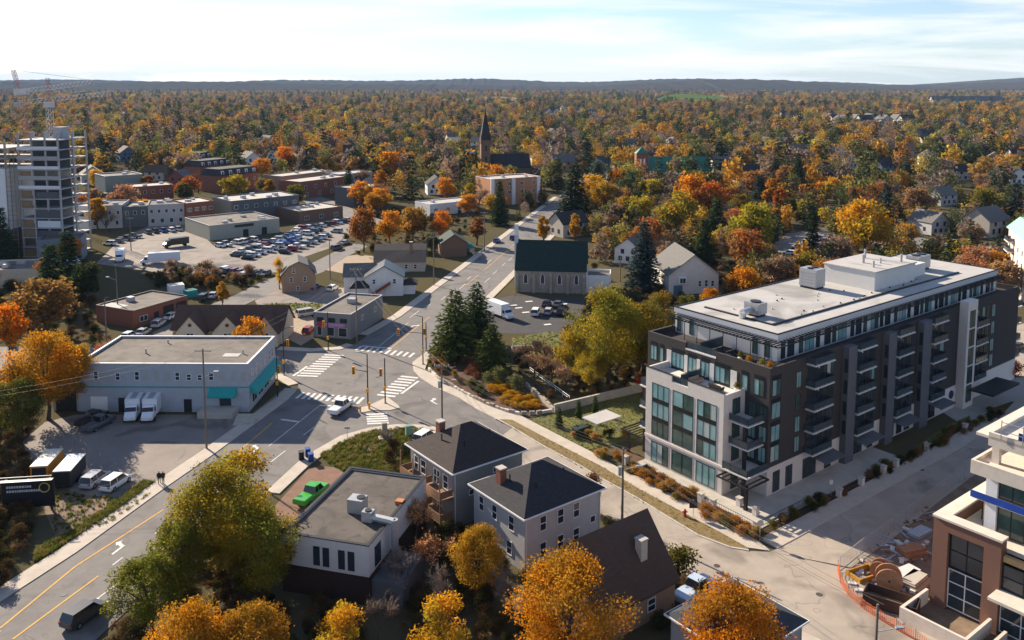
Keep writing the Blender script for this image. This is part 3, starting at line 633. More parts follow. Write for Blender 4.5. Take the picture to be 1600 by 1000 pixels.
# --- long side
LF = (0, -3.8, 0.0)
FL5 = (4.5, 7.3, 10.4, 13.5)
for z in FL5:
    window(apt, LF, 5.9, z, 1.9, 2.2, 2, 1, M_DARK, M_TEAL, .07)
    window(apt, LF, xl(1246), z, 1.1, 2.2, 2, 1, M_DARK, M_TEAL if z != 10.4 else M_DGLASS, .07)
    MB().box(4.9, 6.9, -3.84, -3.78, z + 2.22, z + 2.75).build('spandrel', M_BLACK, apt)
def bay(p0, p1, pw, zs=(3.95, 7.1, 10.2, 13.35, 16.5)):
    x0, x1, x2 = xl(p0), xl(p1), xl(pw)
    for z in zs:
        balcony(x0, x1, -5.3, -3.84, z, [(x0 + .05, -3.9), (x0 + .05, -5.2), (x1 - .05, -5.2), (x1 - .05, -3.9)])
        if z < 16:
            window(apt, LF, (x0 + x1) / 2, z + .02, (x1 - x0) * .8, 2.45, 3, 1, M_DARK, M_GLASS, .07, 'balcony_door')
            window(apt, LF, (x1 + x2) / 2 + .1, z + .4, max(.9, x2 - x1 - .4), 2.1, 2, 1, M_DARK, M_TEAL if rr.random() < .15 else M_GLASS, .07)
            if rr.random() < .9: MB().box(x0 + (x1-x0)*.62, x0 + (x1-x0)*.62 + .1, -3.95, -3.84, z + 1.9, z + 2.15).build('wall_lamp', M_WHITE, apt)
bay(1257, 1288, 1302); bay(1327, 1354, 1366); bay(1389, 1413, 1423); bay(1444, 1466, 1474); bay(1512, 1531, 1537, (3.95, 7.1, 10.2, 13.35))
def fin(p0, p1, top, dep, m):
    x0, x1 = xl(p0), xl(p1); MB().box(x0, x1, -3.8 - dep, -3.8, 0, top).build('projecting_fin', m, apt); return x0, x1
for p0, p1 in ((1312, 1327), (1375, 1389), (1429, 1444)):
    x0, x1 = fin(p0 + 2, p1, 17.2, 1.0, M_FIN)
    for z in FL5: window(apt, (x0, -3.8, -math.pi/2), .65, z, .55, 2.0, 1, 1, M_DARK, M_GLASS, .05)
x0, x1 = fin(1496, 1511, 18.3, 1.4, M_STONE)
for k in range(5): window(apt, (0, -5.2, 0), (x0 + x1) / 2, 1.0 + k * 3.2, (x1 - x0) * .55, 2.9, 2, 1, M_DARK, M_GLASS if k % 2 else M_DGLASS, .07)
for z in FL5:
    for px in (1541, 1550): window(apt, LF, xl(px), z, 1.3, 2.2, 2, 1, M_DARK, M_TEAL if px == 1550 else M_GLASS, .07)
for z in (3.95, 7.1, 10.2, 13.35): balcony(XE, XE + 2.6, -3.6, .5, z, [(XE + .05, -3.5), (XE + 2.5, -3.5), (XE + 2.5, .4)])
FPL = (0, PY0, 0.0)
x = PX0 + .8; k = 0
while x < PX1 - 1.5:
    wd = (1.0, 1.6, 1.0, 2.2)[k % 4]; window(apt, FPL, x + wd / 2, 16.7, wd, 2.4, 1 if wd < 1.5 else 2, 1, M_DARK, (M_GLASS, M_TEAL, M_DGLASS, M_GLASS)[(k * 7) % 4], .06); x += wd + (.5, 1.1, .4)[k % 3]; k += 1
for px in (1262, 1272, 1335, 1345, 1395, 1408, 1452, 1460, 1296, 1362, 1420): window(apt, (0, -3.86, 0), xl(px), .2, 1.6, 2.8, 2, 1, M_DARK, M_GLASS, .07)
for px in (1215, 1235): window(apt, (0, -3.86, 0), xl(px), .3, 1.5, 2.8, 2, 1, M_DARK, M_GLASS, .07)
for p0, p1 in ((1268, 1300), (1330, 1362), (1392, 1420), (1450, 1474)):
    a, c = xl(p0), xl(p1); b = MB(); b.face([(a, -3.9, 3.0), (c, -3.9, 3.0), (c, -6.2, 2.7), (a, -6.2, 2.7)]); b.box(a, c, -6.25, -6.15, 2.55, 2.75); b.build('patio_canopy', M_FIN, apt)
a, c = xl(1500), xl(1542); MB().box(a, c, -9.5, -5.75, 3.2, 3.5).build('entrance_canopy', M_DARK, apt)
sgn = MB(); sgn.tube((xl(1496) - 1.6, -4.0, 2.6), (xl(1496) - 1.6, -3.86, 2.6), .7, n=16); sgn.build('oval_sign', mat('dark_blue_sign', (0.02, 0.02, 0.06), 0.5), apt)
# garden pillars and low fence, front corner to the entrance
def wpt(x, y): return (O_[0] + E2[0]*x + E1[0]*y, O_[1] + E2[1]*x + E1[1]*y)
def pillar(x, y, h=1.15):
    o = MB().box(-.32, .32, -.32, .32, 0, h).build('garden_pillar', M_STONE, None, wpt(x, y), AX)
    MB().box(-.4, .4, -.4, .4, h, h + .1).build('cap', M_CONC, o); return o
places = [(-3.2, 14.5, 'beside the steps near the white shelter lawn'), (-3.2, 11.2, 'by the front steps of the stone block'), (-3.4, .6, 'beside the corner garden steps'), (-3.4, -1.4, 'at the corner patio gate'), (-.4, -3.2, 'under the black canopy'), (-.8, -6.0, 'in front of the black canopy'), (-3.6, -8.2, 'at the outer corner of the patio fence')]
for x, y, t in places: tag(pillar(x, y), 'short stone garden pillar ' + t, 'pillar', 'garden pillars')
for k, px in enumerate((1255, 1290, 1325, 1345, 1395, 1455)):
    tag(pillar(xl(px), -9.6), 'short pale pillar in the shaded garden strip, %s from the street corner' % ('first second third fourth fifth sixth'.split()[k]), 'pillar', 'garden pillars')
FOOT.append([wpt(-6, -13), wpt(XE + 6, -13), wpt(XE + 6, 22), wpt(-6, 22)])
sheet('patio', [wpt(-3.6, -8.4), wpt(30, -8.4), wpt(30, -3.8), wpt(4.4, -3.8), wpt(4.4, 0), wpt(0, 0), wpt(0, 13.8), wpt(-2.2, 13.8), wpt(-2.2, .6), wpt(-3.6, .6)], M_CONC, 0.10)
sheet('planting_bed', [wpt(-6.2, -9.6), wpt(60, -10.4), wpt(60, -8.5), wpt(-3.8, -8.5), wpt(-3.8, 0), wpt(-6.2, 0)], M_MULCH, 0.085)
sheet('planting_bed', [wpt(-5.4, 2), wpt(-2.3, 2), wpt(-2.3, 13), wpt(-5.4, 13)], M_BED, 0.085)
fb = MB()
for p, q in (((-3.4, -1.7), (-3.6, -7.9)), ((-3.3, -8.2), (6, -8.2)), ((-3.3, 10.8), (-3.3, 1.0))):
    L = math.dist(p, q); n = int(L / .35)
    for zz_ in (.25, .95): fb.tube((*p, zz_), (*q, zz_), .03, n=4)
    for i in range(n + 1): t = i / n; fb.tube((p[0]+(q[0]-p[0])*t, p[1]+(q[1]-p[1])*t, .1), (p[0]+(q[0]-p[0])*t, p[1]+(q[1]-p[1])*t, 1.0), .018, n=3)
fo = fb.build('garden_fence', M_DARK, None, O_, AX); tag(fo, 'low black metal fence round the stone corner patio', 'fence')
# terrace furniture
def sofa(x, y, z, rz, label, m):
    wx, wy = wpt(x, y); t = thing('outdoor_sofa', label, 'sofa', (wx, wy, z), AX + rz)
    MB().box(-1, 1, -.4, .4, .12, .42).build('seat', m, t); MB().box(-1, 1, .3, .48, .42, .85).build('backrest', m, t)
    for s in (-1, 1): MB().box(s*1.0 - .09, s*1.0 + .09, -.4, .4, .42, .62).build('armrest', m, t)
M_CUSH = mat('charcoal_cushion', (0.03, 0.03, 0.035), .9); M_TANC = mat('tan_cushion', (0.42, 0.30, 0.22), .9)
sofa(6.8, 4.0, 16.5, 0, 'charcoal outdoor sofa on the top terrace behind the brick parapet', M_CUSH); sofa(6.6, 1.2, 16.5, 1.57, 'charcoal outdoor sofa on the top terrace beside the potted shrubs', M_CUSH)
sofa(2.2, 6.6, 13.0, 0, 'tan cushioned outdoor sofa on the terrace above the stone front', M_TANC); sofa(2.4, 3.2, 13.0, 1.57, 'black outdoor sofa on the terrace above the stone front', M_CUSH)
def potted(x, y, z, col, label):
    wx, wy = wpt(x, y); t = thing('potted_plant', label, 'plant', (wx, wy, z), 0)
    MB().tube((0,0,0), (0,0,.55), .25, .34, 10).build('pot', M_WHITE, t); o = put('foliage', PROTO['bush'][0], t, (0, 0, .45), 0, col); o.scale = (.3, .3, .34)
for x, y, c, l in ((5.4, -2.9, ORA, 'orange ornamental grass in a pot at the brick parapet corner'), (5.5, -1.6, LIME, 'green shrub in a white pot near the parapet corner'), (5.4, .4, GOLD, 'rust coloured potted grasses along the top terrace edge'), (6.0, 2.2, OLIV, 'dark green potted shrub beside the charcoal sofas')): potted(x, y, 16.5, c, l)
potted(3.8, 1.0, 13.0, OLIV, 'green potted plant on the stone terrace near its outer corner')
# ------------------------------------------------------------------ house builder
FACES = lambda w_, d_: {'front': (0, 0, 0.0), 'right': (w_, 0, math.pi/2), 'back': (w_, d_, math.pi), 'left': (0, d_, -math.pi/2)}
def roof_mesh(w_, d_, ev, rg, kind, axis, oh, m, th=.18):
    b = MB()
    def slab(q):
        top = [Vector(p) for p in q]; bot = [p - Vector((0, 0, th)) for p in top]; n = len(q)
        b.face(top); b.face(bot[::-1])
        for i in range(n): j = (i + 1) % n; b.face([top[i], bot[i], bot[j], top[j]])
    x0, x1, y0, y1 = -oh, w_ + oh, -oh, d_ + oh
    if kind == 'hip':
        if w_ >= d_: r0, r1 = (w_/2 - (w_-d_)/2 - .01 - (.6 if w_ - d_ < 1 else 0), d_/2), (w_/2 + (w_-d_)/2 + .01 + (.6 if w_ - d_ < 1 else 0), d_/2)
        else: r0, r1 = (w_/2, w_/2), (w_/2, d_ - w_/2)
        A, B, Cc, D = (x0,y0,ev), (x1,y0,ev), (x1,y1,ev), (x0,y1,ev); P0, P1 = (*r0, rg), (*r1, rg)
        if w_ >= d_: slab([A,B,P1,P0]); slab([B,Cc,P1]); slab([Cc,D,P0,P1]); slab([D,A,P0])
        else: slab([A,B,P0]); slab([B,Cc,P1,P0]); slab([Cc,D,P1]); slab([D,A,P0,P1])
    elif kind == 'gambrel':
        zb = ev + (rg - ev) * .68
        if axis == 'x':
            k = d_ * .2
            slab([(x0,y0,ev),(x1,y0,ev),(x1,k,zb),(x0,k,zb)]); slab([(x0,k,zb),(x1,k,zb),(x1,d_/2,rg),(x0,d_/2,rg)])
            slab([(x1,y1,ev),(x0,y1,ev),(x0,d_-k,zb),(x1,d_-k,zb)]); slab([(x1,d_-k,zb),(x0,d_-k,zb),(x0,d_/2,rg),(x1,d_/2,rg)])
        else:
            k = w_ * .2
            slab([(x0,y1,ev),(x0,y0,ev),(k,y0,zb),(k,y1,zb)]); slab([(k,y1,zb),(k,y0,zb),(w_/2,y0,rg),(w_/2,y1,rg)])
            slab([(x1,y0,ev),(x1,y1,ev),(w_-k,y1,zb),(w_-k,y0,zb)]); slab([(w_-k,y0,zb),(w_-k,y1,zb),(w_/2,y1,rg),(w_/2,y0,rg)])
    elif axis == 'x':
        de = oh * (rg - ev) / (d_ / 2)
        slab([(x0,y0,ev-de),(x1,y0,ev-de),(x1,d_/2,rg),(x0,d_/2,rg)]); slab([(x1,y1,ev-de),(x0,y1,ev-de),(x0,d_/2,rg),(x1,d_/2,rg)])
    else:
        de = oh * (rg - ev) / (w_ / 2)
        slab([(x0,y1,ev-de),(x0,y0,ev-de),(w_/2,y0,rg),(w_/2,y1,rg)]); slab([(x1,y0,ev-de),(x1,y1,ev-de),(w_/2,y1,rg),(w_/2,y0,rg)])
    return b.mesh('roof', m)
def wall_mesh(w_, d_, ev, rg, kind, axis, m):
    b = MB(); t = .19
    b.prism([(0,0),(w_,0),(w_,d_),(0,d_)], -.2, ev - t)
    if kind == 'gable':
        if axis == 'x':
            for x in (0, w_): q = [(x,0,ev-t),(x,d_,ev-t),(x,d_/2,rg-t)]; b.face(q if x else q[::-1])
        else:
            for y in (0, d_): q = [(0,y,ev-t),(w_,y,ev-t),(w_/2,y,rg-t)]; b.face(q if not y else q[::-1])
    if kind == 'gambrel':
        zb = ev + (rg - ev) * .68 - t
        if axis == 'x':
            for x in (0, w_): q = [(x,0,ev-t),(x,d_,ev-t),(x,d_*.8,zb),(x,d_/2,rg-t),(x,d_*.2,zb)]; b.face(q if x else q[::-1])
        else:
            for y in (0, d_): q = [(0,y,ev-t),(w_,y,ev-t),(w_*.8,y,zb),(w_/2,y,rg-t),(w_*.2,y,zb)]; b.face(q if not y else q[::-1])
    return b.mesh('walls', m)
def house(name, label, loc, rz, w_, d_, ev, rg, wm_, rm, kind='gable', axis='x', oh=.4, wins=(), chim=None, group=None, cat='house', fm=None, pm=None, door=None):
    t = thing(name, label, cat, loc, rz, group); foot(t, 0, w_, 0, d_)
    put('walls', wall_mesh(w_, d_, ev, rg, kind, axis, wm_), t); ro = put('roof', roof_mesh(w_, d_, ev, rg, kind, axis, oh, rm), t)
    if kind == 'hip':
        b = MB(); k = oh
        b.box(-k-.1, w_+k+.1, -k-.1, -k+.02, ev-.2, ev-.02); b.box(-k-.1, w_+k+.1, d_+k-.02, d_+k+.1, ev-.2, ev-.02); b.box(-k-.1, -k+.02, -k+.02, d_+k-.02, ev-.2, ev-.02); b.box(w_+k-.02, w_+k+.1, -k+.02, d_+k-.02, ev-.2, ev-.02); b.build('gutter', M_WHITE, ro)
        for x_, y_ in ((w_*.3, d_*.22), (w_*.72, d_*.3), (w_*.18, d_*.55)): MB().tube((x_, y_, ev + .2), (x_, y_, ev + (rg-ev)*.75), .09, n=6).build('vent_pipe', M_DARK, ro)
        for x_ in (.12, w_ - .12): MB().tube((x_, -.08, 0), (x_, -.08, ev - .2), .06, n=5).build('downpipe', M_WHITE, t)
    fc = FACES(w_, d_)
    for f_, s, z, a, h_ in wins: window(t, fc[f_], s, z, a, h_, 1 if a < 1.5 else 2, 2 if h_ > 1 else 1, fm or M_WHITE, pm, .09, proud=.07)
    if door: f_, s, wd, h_, m_ = door; x, y, a = fc[f_]; MB().box(-wd/2, wd/2, -.05, .02, 0, h_).build('door', m_, t, (x + math.cos(a)*s, y + math.sin(a)*s, 0), a)
    if chim:
        for x, y, zt, m_ in chim:
            c = MB().box(x-.45, x+.45, y-.45, y+.45, ev, zt).build('chimney', m_, ro); MB().box(x-.52, x+.52, y-.52, y+.52, zt, zt+.15).build('chimney_cap', M_CONC, c)
    return t
def block(name, label, loc, rz, w_, d_, h_, wm_, rm, rows=(), cat='building', group=None, par=.5, fm=None, pm=None, units=0, seed=0, cop=None):
    """flat-roofed building: walls, roof, parapet, rows of windows (face, n, z, width, height), rooftop units"""
    t = thing(name, label, cat, loc, rz, group); foot(t, 0, w_, 0, d_)
    MB().prism([(0,0),(w_,0),(w_,d_),(0,d_)], -.2, h_ - par).build('walls', wm_, t)
    ro = MB().box(.2, w_-.2, .2, d_-.2, h_ - par, h_ - par + .06).build('roof', rm, t)
    b = MB(); e_ = .25
    b.box(0, w_, 0, e_, h_-par, h_); b.box(0, w_, d_-e_, d_, h_-par, h_); b.box(0, e_, e_, d_-e_, h_-par, h_); b.box(w_-e_, w_, e_, d_-e_, h_-par, h_); b.build('parapet', wm_, t)
    if cop:
        b = MB(); k = .06
        b.box(-k, w_+k, -k, e_+k, h_, h_+.1); b.box(-k, w_+k, d_-e_-k, d_+k, h_, h_+.1); b.box(-k, e_+k, e_+k, d_-e_-k, h_, h_+.1); b.box(w_-e_-k, w_+k, e_+k, d_-e_-k, h_, h_+.1); b.build('coping', cop, t)
    fc = FACES(w_, d_)
    for f_, n, z, a, hh in rows:
        L = w_ if f_ in ('front', 'back') else d_
        for i in range(n): window(t, fc[f_], L * (i + .5) / n, z, a, hh, 1 if a < 1.6 else 2, 1, fm or M_WHITE, pm, .09, proud=.07)
    r = random.Random(seed + int(w_ * 100))
    for i in range(units):
        x, y = r.uniform(1, max(1.2, w_-3)), r.uniform(1, max(1.2, d_-3)); z = h_ - par + .06
        o = MB().box(x, x + r.uniform(1.2, 2.2), y, y + r.uniform(1, 1.8), z, z + r.uniform(.7, 1.3)).build('rooftop_unit', M_METAL, ro)
    return t
# wall and roof colours
def wallc(n, c, **k): return mat(n, c, .85, .07, 1.2, .1, **k)
W_GREY = wallc('grey_render', (0.36, 0.36, 0.37)); W_WHITE = wallc('white_siding', (0.68, 0.67, 0.65)); W_TAUPE = wallc('taupe_siding', (0.40, 0.36, 0.31)); W_CREAM = wallc('cream_render', (0.55, 0.48, 0.37))
W_BRICK = mat('red_brick', (0.22, 0.085, 0.055), .9, .18, 3, .3, stretch=(1,1,4)); W_BROWN = mat('brown_brick', (0.17, 0.10, 0.07), .9, .18, 3, .3, stretch=(1,1,4)); W_DKG = wallc('charcoal_render', (0.10, 0.105, 0.115)); W_BLUE = wallc('blue_siding', (0.10, 0.16, 0.28))
W_STN = mat('rubble_stone', (0.25, 0.215, 0.175), .95, .25, 1.6, .6, col2=(0.38, 0.335, 0.28)); W_ORANGE = mat('orange_brick', (0.42, 0.20, 0.10), .9, .14, 3, .2); W_TAN = mat('tan_brick', (0.32, 0.21, 0.14), .9, .14, 3, .2)
R_DARK = mat('dark_shingles', (0.032, 0.032, 0.036), .92, .25, 1.4, .4, stretch=(1,1,5)); R_BRN = mat('brown_shingles', (0.095, 0.058, 0.042), .92, .2, 1.4, .4, stretch=(1,1,5)); R_GRY = mat('grey_shingles', (0.13, 0.125, 0.12), .92, .18, 1.4, .4, stretch=(1,1,5))
R_GRN = mat('dark_green_shingles', (0.012, 0.03, 0.028), .85, .25, 1.2, .3); R_TEALR = mat('green_metal_roof', (0.03, 0.16, 0.115), .55, .12, .3); R_FLAT = mat('weathered_flat_roof', (0.105, 0.093, 0.084), .92, .2, .35, .2, col2=(0.18, 0.158, 0.137), stain=0.35); R_FLATP = mat('pale_flat_roof', (0.36, 0.34, 0.31), .9, .12, .4, col2=(0.48, 0.46, 0.42)); R_RED = mat('red_tile_roof', (0.38, 0.11, 0.06), .85, .15, 1)
M_BRK = W_BRICK
# ------------------------------------------------------------------ near houses below the side street
P3 = lambda px, py, z: G(px, py, z)
a = P3(709, 739, 7.0)                              # south eave corner of the dark hipped house
hs = house('hipped_house', 'dark brown hip roofed house with wooden balconies beside the corner lawn', a, AX, 10.6, 10.2, 7.2, 10.4, wallc('dark_grey_siding', (0.24, 0.235, 0.23)), mat('dark_brown_shingles', (0.045, 0.034, 0.032), .92, .25, 1.4, .4, stretch=(1,1,5)), 'hip', oh=.5,
    wins=[('left', 1.5, 4.2, 1.0, 1.9), ('left', 3.2, 4.2, 1.3, 1.9), ('left', 6.4, 4.2, 1.5, 1.9), ('left', 8.4, 4.2, 1.2, 1.9), ('left', 2.5, .8, 1.2, 1.7), ('left', 7, .8, 1.2, 1.7), ('front', 6.4, 4.6, 1.0, 1.5), ('front', 2.6, 3.4, .8, .8)], chim=[(3.0, 7.6, 10.3, W_BRICK)])
M_DECK = mat('deck_timber', (0.26, 0.15, 0.09), .85, .2, 3)
for z in (3.9, 1.1):
    dk = MB().box(-1.9, -.02, .2, 9.8, z - .2, z).build('balcony', M_DECK, hs)
    for x0, x1, y0, y1 in ((-1.9, -1.82, .2, 9.8), (-1.8, -.05, .2, .28), (-1.8, -.05, 9.72, 9.8), (-1.8, -.05, 4.9, 4.98)):
        MB().box(x0, x1, y0, y1, z + .12, z + 1.0).build('rail_panel', M_DECK, dk)
for y in (.3, 3.4, 6.6, 9.6): MB().box(-1.88, -1.76, y, y + .12, 0, 7.0).build('porch_post', M_DECK, hs)
a = P3(820, 810, 6.4)
house('hipped_house', 'grey sided house with dark hip roof and tall white windows by the side street', a, AX, 11.4, 9.8, 6.6, 9.6, wallc('grey_siding', (0.44, 0.43, 0.42)), R_DARK, 'hip', oh=.45,
    wins=[('front', 2.6, 4.1, 1.0, 1.8), ('front', 5.2, 4.1, 1.0, 1.8), ('front', 7.6, 4.1, 1.0, 1.8), ('front', 2.6, 1.0, 1.0, 1.8), ('front', 5.2, 1.0, 1.0, 1.8), ('front', 7.6, 1.0, 1.0, 1.8), ('front', 10.2, 2.6, .9, .9), ('left', 1.6, 3.9, 1.0, 1.8), ('left', 4.2, 3.9, 1.0, 1.8), ('left', 7.4, 3.9, 1.1, 1.8), ('left', 2, .9, 1, 1.7), ('left', 7, .9, 1, 1.7)], chim=[(1.6, 6.5, 9.3, W_BRICK)])
c = (14.2, 86.6)                                   # east ridge end of the brown roofed house
o = (c[0] - E2[0]*11 + E1[0]*-4.4, c[1] - E2[1]*11 + E1[1]*-4.4)
house('brown_roofed_house', 'house with steep brown shingle roof and pale chimney below the side street', o, AX, 11, 8.8, 3.6, 8.9, W_TAN, R_BRN, 'gable', 'x', wins=[('front', 7.5, 1.0, 1.2, 1.4), ('right', 3, 1, 1.1, 1.4), ('right', 6, 1, 1.1, 1.4), ('right', 4.4, 4.6, 1.1, 1.4)], chim=[(8.0, 2.0, 7.6, W_CREAM)])
c = G(1258, 962, 4.6); o = (c[0] - E2[0]*9.5, c[1] - E2[1]*9.5)
house('low_house', 'pale house with dark blue grey roof beside the orange tree at the frame edge', o, AX, 9, 8, 4.4, 6.4, W_GREY, mat('slate_blue_shingles', (0.04, 0.05, 0.062), .9, .2, 1.4), 'hip', wins=[('front', 6.5, 1.2, 1.2, 1.4), ('right', 4, 1.2, 1.2, 1.4)])
c = G(441, 834, 6.4)
fb_ = block('flat_roofed_shop', 'flat roofed building with white upper storey and rooftop ducts by the foreground trees', c, R(-15.5), 10.0, 16.2, 6.5, wallc('white_stucco', (0.58, 0.555, 0.52)), mat('tar_flat_roof', (0.07, 0.06, 0.054), .92, .2, .35, .2, col2=(0.125, 0.108, 0.095), stain=0.4), par=.25, cop=M_DARK, units=0)
for s in (.7, 4.0, 5.1, 6.9, 8.0): window(fb_, (0, 0, 0), s, 3.5, .75, 2.1, 1, 1, M_DARK, M_GLASS, .05)
for s in (2.2, 6.5): window(fb_, (10.0, 0, math.pi/2), s, 3.4, 1.5, 2.2, 2, 1, M_DARK, M_GLASS, .06)
b = MB(); b.box(-.06, 10.06, -.06, 16.26, -.2, 3.1); b.build('brown_base', mat('dark_brown_panel', (0.035, 0.02, 0.015), .8), fb_)
b = MB(); b.box(4.6, 6.4, 6.0, 7.6, 6.35, 7.9); u = b.build('rooftop_unit', M_METAL, fb_); MB().tube((5.9, 6.9, 7.9), (5.9, 6.9, 8.0), .5, n=12).build('fan', M_DARK, u)
b = MB(); b.box(7.0, 8.2, 4.6, 5.6, 6.35, 7.5); u = b.build('rooftop_unit', M_METAL, fb_); MB().tube((7.6, 5.1, 7.5), (7.6, 5.1, 7.6), .38, n=12).build('fan', M_DARK, u)
b = MB(); b.tube((8.0, 5.0, 6.9), (10.9, 4.6, 6.9), .42, n=8); b.tube((10.9, 4.6, 7.2), (10.95, 4.6, 3.2), .42, n=8); b.build('exhaust_duct', M_METAL, fb_)
MB().box(9.0, 9.9, 9.2, 10.0, 6.35, 6.75).build('roof_hatch', mat('rusty_hatch', (0.45, 0.16, 0.06), .7), fb_)
MB().box(10.1, 13.6, .4, 6.5, 0, 2.6).build('rear_extension', W_DKG, fb_)
# ------------------------------------------------------------------ around the crossing
c = G(124, 643)
gb_ = block('commercial_building', 'long grey two storey commercial building with teal stripe and awnings on the parking lot', c, R(-.6), 28.3, 15.5, 8.2, wallc('pale_grey_block', (0.36, 0.385, 0.43)), R_FLAT, par=.35, cop=M_WHITE, units=0)
for s, hh in ((3.1, 1.5), (6.7, 1.3), (9.9, 1.5), (16.6, 1.4), (18.5, 1.1), (20.3, 1.0), (22.2, 1.4)): window(gb_, (0, 0, 0), s, 5.4, .8, hh, 1, 2, M_WHITE, M_GLASS, .08)
for s in (1.3, 5.0, 11.3, 13.1, 14.8, 24, 25.8, 27.4): MB().box(s - .4, s + .4, -.03, .02, 5.3, 6.9).build('blocked_window', W_GREY, gb_)
M_TEALP = mat('teal_canvas', (0.02, 0.30, 0.29), .7, .1, 1)
MB().box(0, 28.3, -.06, .0, 4.15, 4.35).build('teal_band', M_TEALP, gb_); MB().box(28.3, 28.36, 0, 15.5, 4.15, 4.35).build('teal_band', M_TEALP, gb_)
def awning(parent, face, s, z, wd, dep, h_, m):
    b = MB(); w2 = wd / 2
    b.face([(-w2, -dep, z), (w2, -dep, z), (w2, 0, z + h_), (-w2, 0, z + h_)]); b.face([(-w2, -dep, z - .35), (w2, -dep, z - .35), (w2, -dep, z), (-w2, -dep, z)])
    for sx in (-w2, w2): b.face([(sx, 0, z), (sx, -dep, z - .35), (sx, -dep, z), (sx, 0, z + h_)])
    x, y, a_ = face; return b.build('awning', m, parent, (x + math.cos(a_)*s, y + math.sin(a_)*s, 0), a_)
awning(gb_, (0,0,0), 24.1, 3.1, 4.6, 1.1, 1.1, M_TEALP); awning(gb_, (28.3,0,math.pi/2), 8, 3.1, 14.5, 1.2, 1.2, M_TEALP)
window(gb_, (0,0,0), 24.4, .9, 1.9, 2.0, 2, 1, M_DARK, M_GLASS)
for s in (2.2, 4.6, 7, 9.4, 11.8, 13.6): window(gb_, (28.3,0,math.pi/2), s, 5.0, .9, 1.8, 1, 2, M_WHITE, M_GLASS, .08)
for s in (3, 6.4, 9.8, 13): window(gb_, (28.3,0,math.pi/2), s, .8, 2.6, 2.0, 2, 1, M_WHITE, M_GLASS, .08)
MB().box(2.0, 4.8, -.05, .02, 0, 2.6).build('garage_door', M_WHITE, gb_); MB().box(6.6, 9.2, -.05, .02, 0, 2.4).build('garage_door', M_DARK, gb_); MB().box(17.5, 18.8, -.05, .02, 0, 2.2).build('door', M_DARK, gb_)
b = MB(); b.box(-4.4, -.02, .2, 7, 0, 4.2); b.build('lean_to', W_GREY, gb_); MB().box(-3.9, -.5, .1, .2, 0, 3.4).build('lean_to_door', M_DARK, gb_)
MB().box(20.8, 26.6, -3.0, -.02, 0, 1.1).build('loading_deck', M_CONC, gb_); MB().box(22.4, 25.2, 4.6, 6.4, 7.92, 7.97).build('white_roof_patch', M_ROOFW, gb_)
st = thing('entrance_steps', 'concrete steps beside the grey commercial building', 'steps', wpt(0, 0) if False else (c[0] + 27.4, c[1] - 3.4), 0)
for k in range(6): MB().box(0, 3.2, -2.6 + k * .42, -2.6 + (k + 1) * .42, 0, .17 * (k + 1)).build('step', M_CONC, st)
for px, py, hh in ((228, 552, .9), (262, 536, .7), (380, 552, .8)): q = G(px, py, 7.9); MB().tube((q[0]-c[0], q[1]-c[1], 7.9), (q[0]-c[0], q[1]-c[1], 7.9 + hh), .14, n=6).build('roof_vent', M_METAL, gb_)
# corner shop with a purple sign
c = G(491, 526)
cs = block('corner_shop', 'low grey block corner shop with pink shop sign at the crossing', c, R(-14), 8.6, 17.4, 5.4, wallc('grey_block', (0.22, 0.21, 0.20)), R_FLAT, par=.3, cop=M_GREYF, units=0)
for s in (1.5, 4.2, 6.9): window(cs, (0,0,0), s, 3.4, 1.6, 1.0, 2, 1, M_DARK, M_GLASS, .07)
for s, wd in ((1.3, 1.2), (4.0, 1.5), (6.7, 2.0)): window(cs, (0,0,0), s, .4, wd, 2.0, 1, 1, M_WHITE, M_GLASS, .08)
for s in (6, 13): window(cs, (8.6,0,math.pi/2), s, 2.6, 1.3, 1.2, 2, 1, M_WHITE, M_GLASS, .1)
sg = MB().box(2.4, 7.2, -.14, -.01, 2.55, 3.25).build('shop_sign', mat('pink_sign', (0.50, 0.24, 0.46), .6), cs); MB().tube((1.5, -.2, 2.85), (1.5, -.02, 2.85), .62, n=16).build('round_sign', mat('red_sign', (0.45, 0.03, 0.08), .5), cs)
u = MB().box(3.4, 5.2, 9.4, 11.0, 5.15, 6.2).build('rooftop_unit', M_METAL, cs)
# white house with red stairs, gambrel houses, porch house
c = G(560, 462)
wh = house('white_house', 'white house with black solar roof and red outside stairs beside the main road', (c[0] + 2, c[1] - 1), R(6), 9.6, 8, 5.2, 8.0, W_WHITE, mat('solar_black_roof', (0.012, 0.018, 0.028), .3), 'gable', 'y', wins=[('front', 2.2, 3.2, .8, 1.3), ('front', 7.4, 3.2, .8, 1.3), ('right', 2, 1, .9, 1.5), ('right', 5.6, 1, .9, 1.5), ('right', 4, 3.4, .9, 1.3)])
put('rear_roof', roof_mesh(8, 7, 4.6, 7.2, 'gable', 'x', .3, R_GRY), wh, (-5.8, 4.2, 0)); put('rear_walls', wall_mesh(8, 7, 4.6, 7.2, 'gable', 'x', W_WHITE), wh, (-5.8, 4.2, 0))
put('side_porch_walls', wall_mesh(4.4, 3.6, 2.8, 4.2, 'hip', 'x', W_WHITE), wh, (-3.6, -1.8, 0)); put('side_porch_roof', roof_mesh(4.4, 3.6, 2.8, 4.2, 'hip', 'x', .3, R_DARK), wh, (-3.6, -1.8, 0))
put('front_porch_roof', roof_mesh(3.4, 4.6, 2.7, 3.8, 'hip', 'x', .3, R_DARK), wh, (9.6, 1.2, 0)); put('front_porch_walls', wall_mesh(3.0, 4.2, 2.7, 3, 'hip', 'x', W_WHITE), wh, (9.6, 1.4, 0))
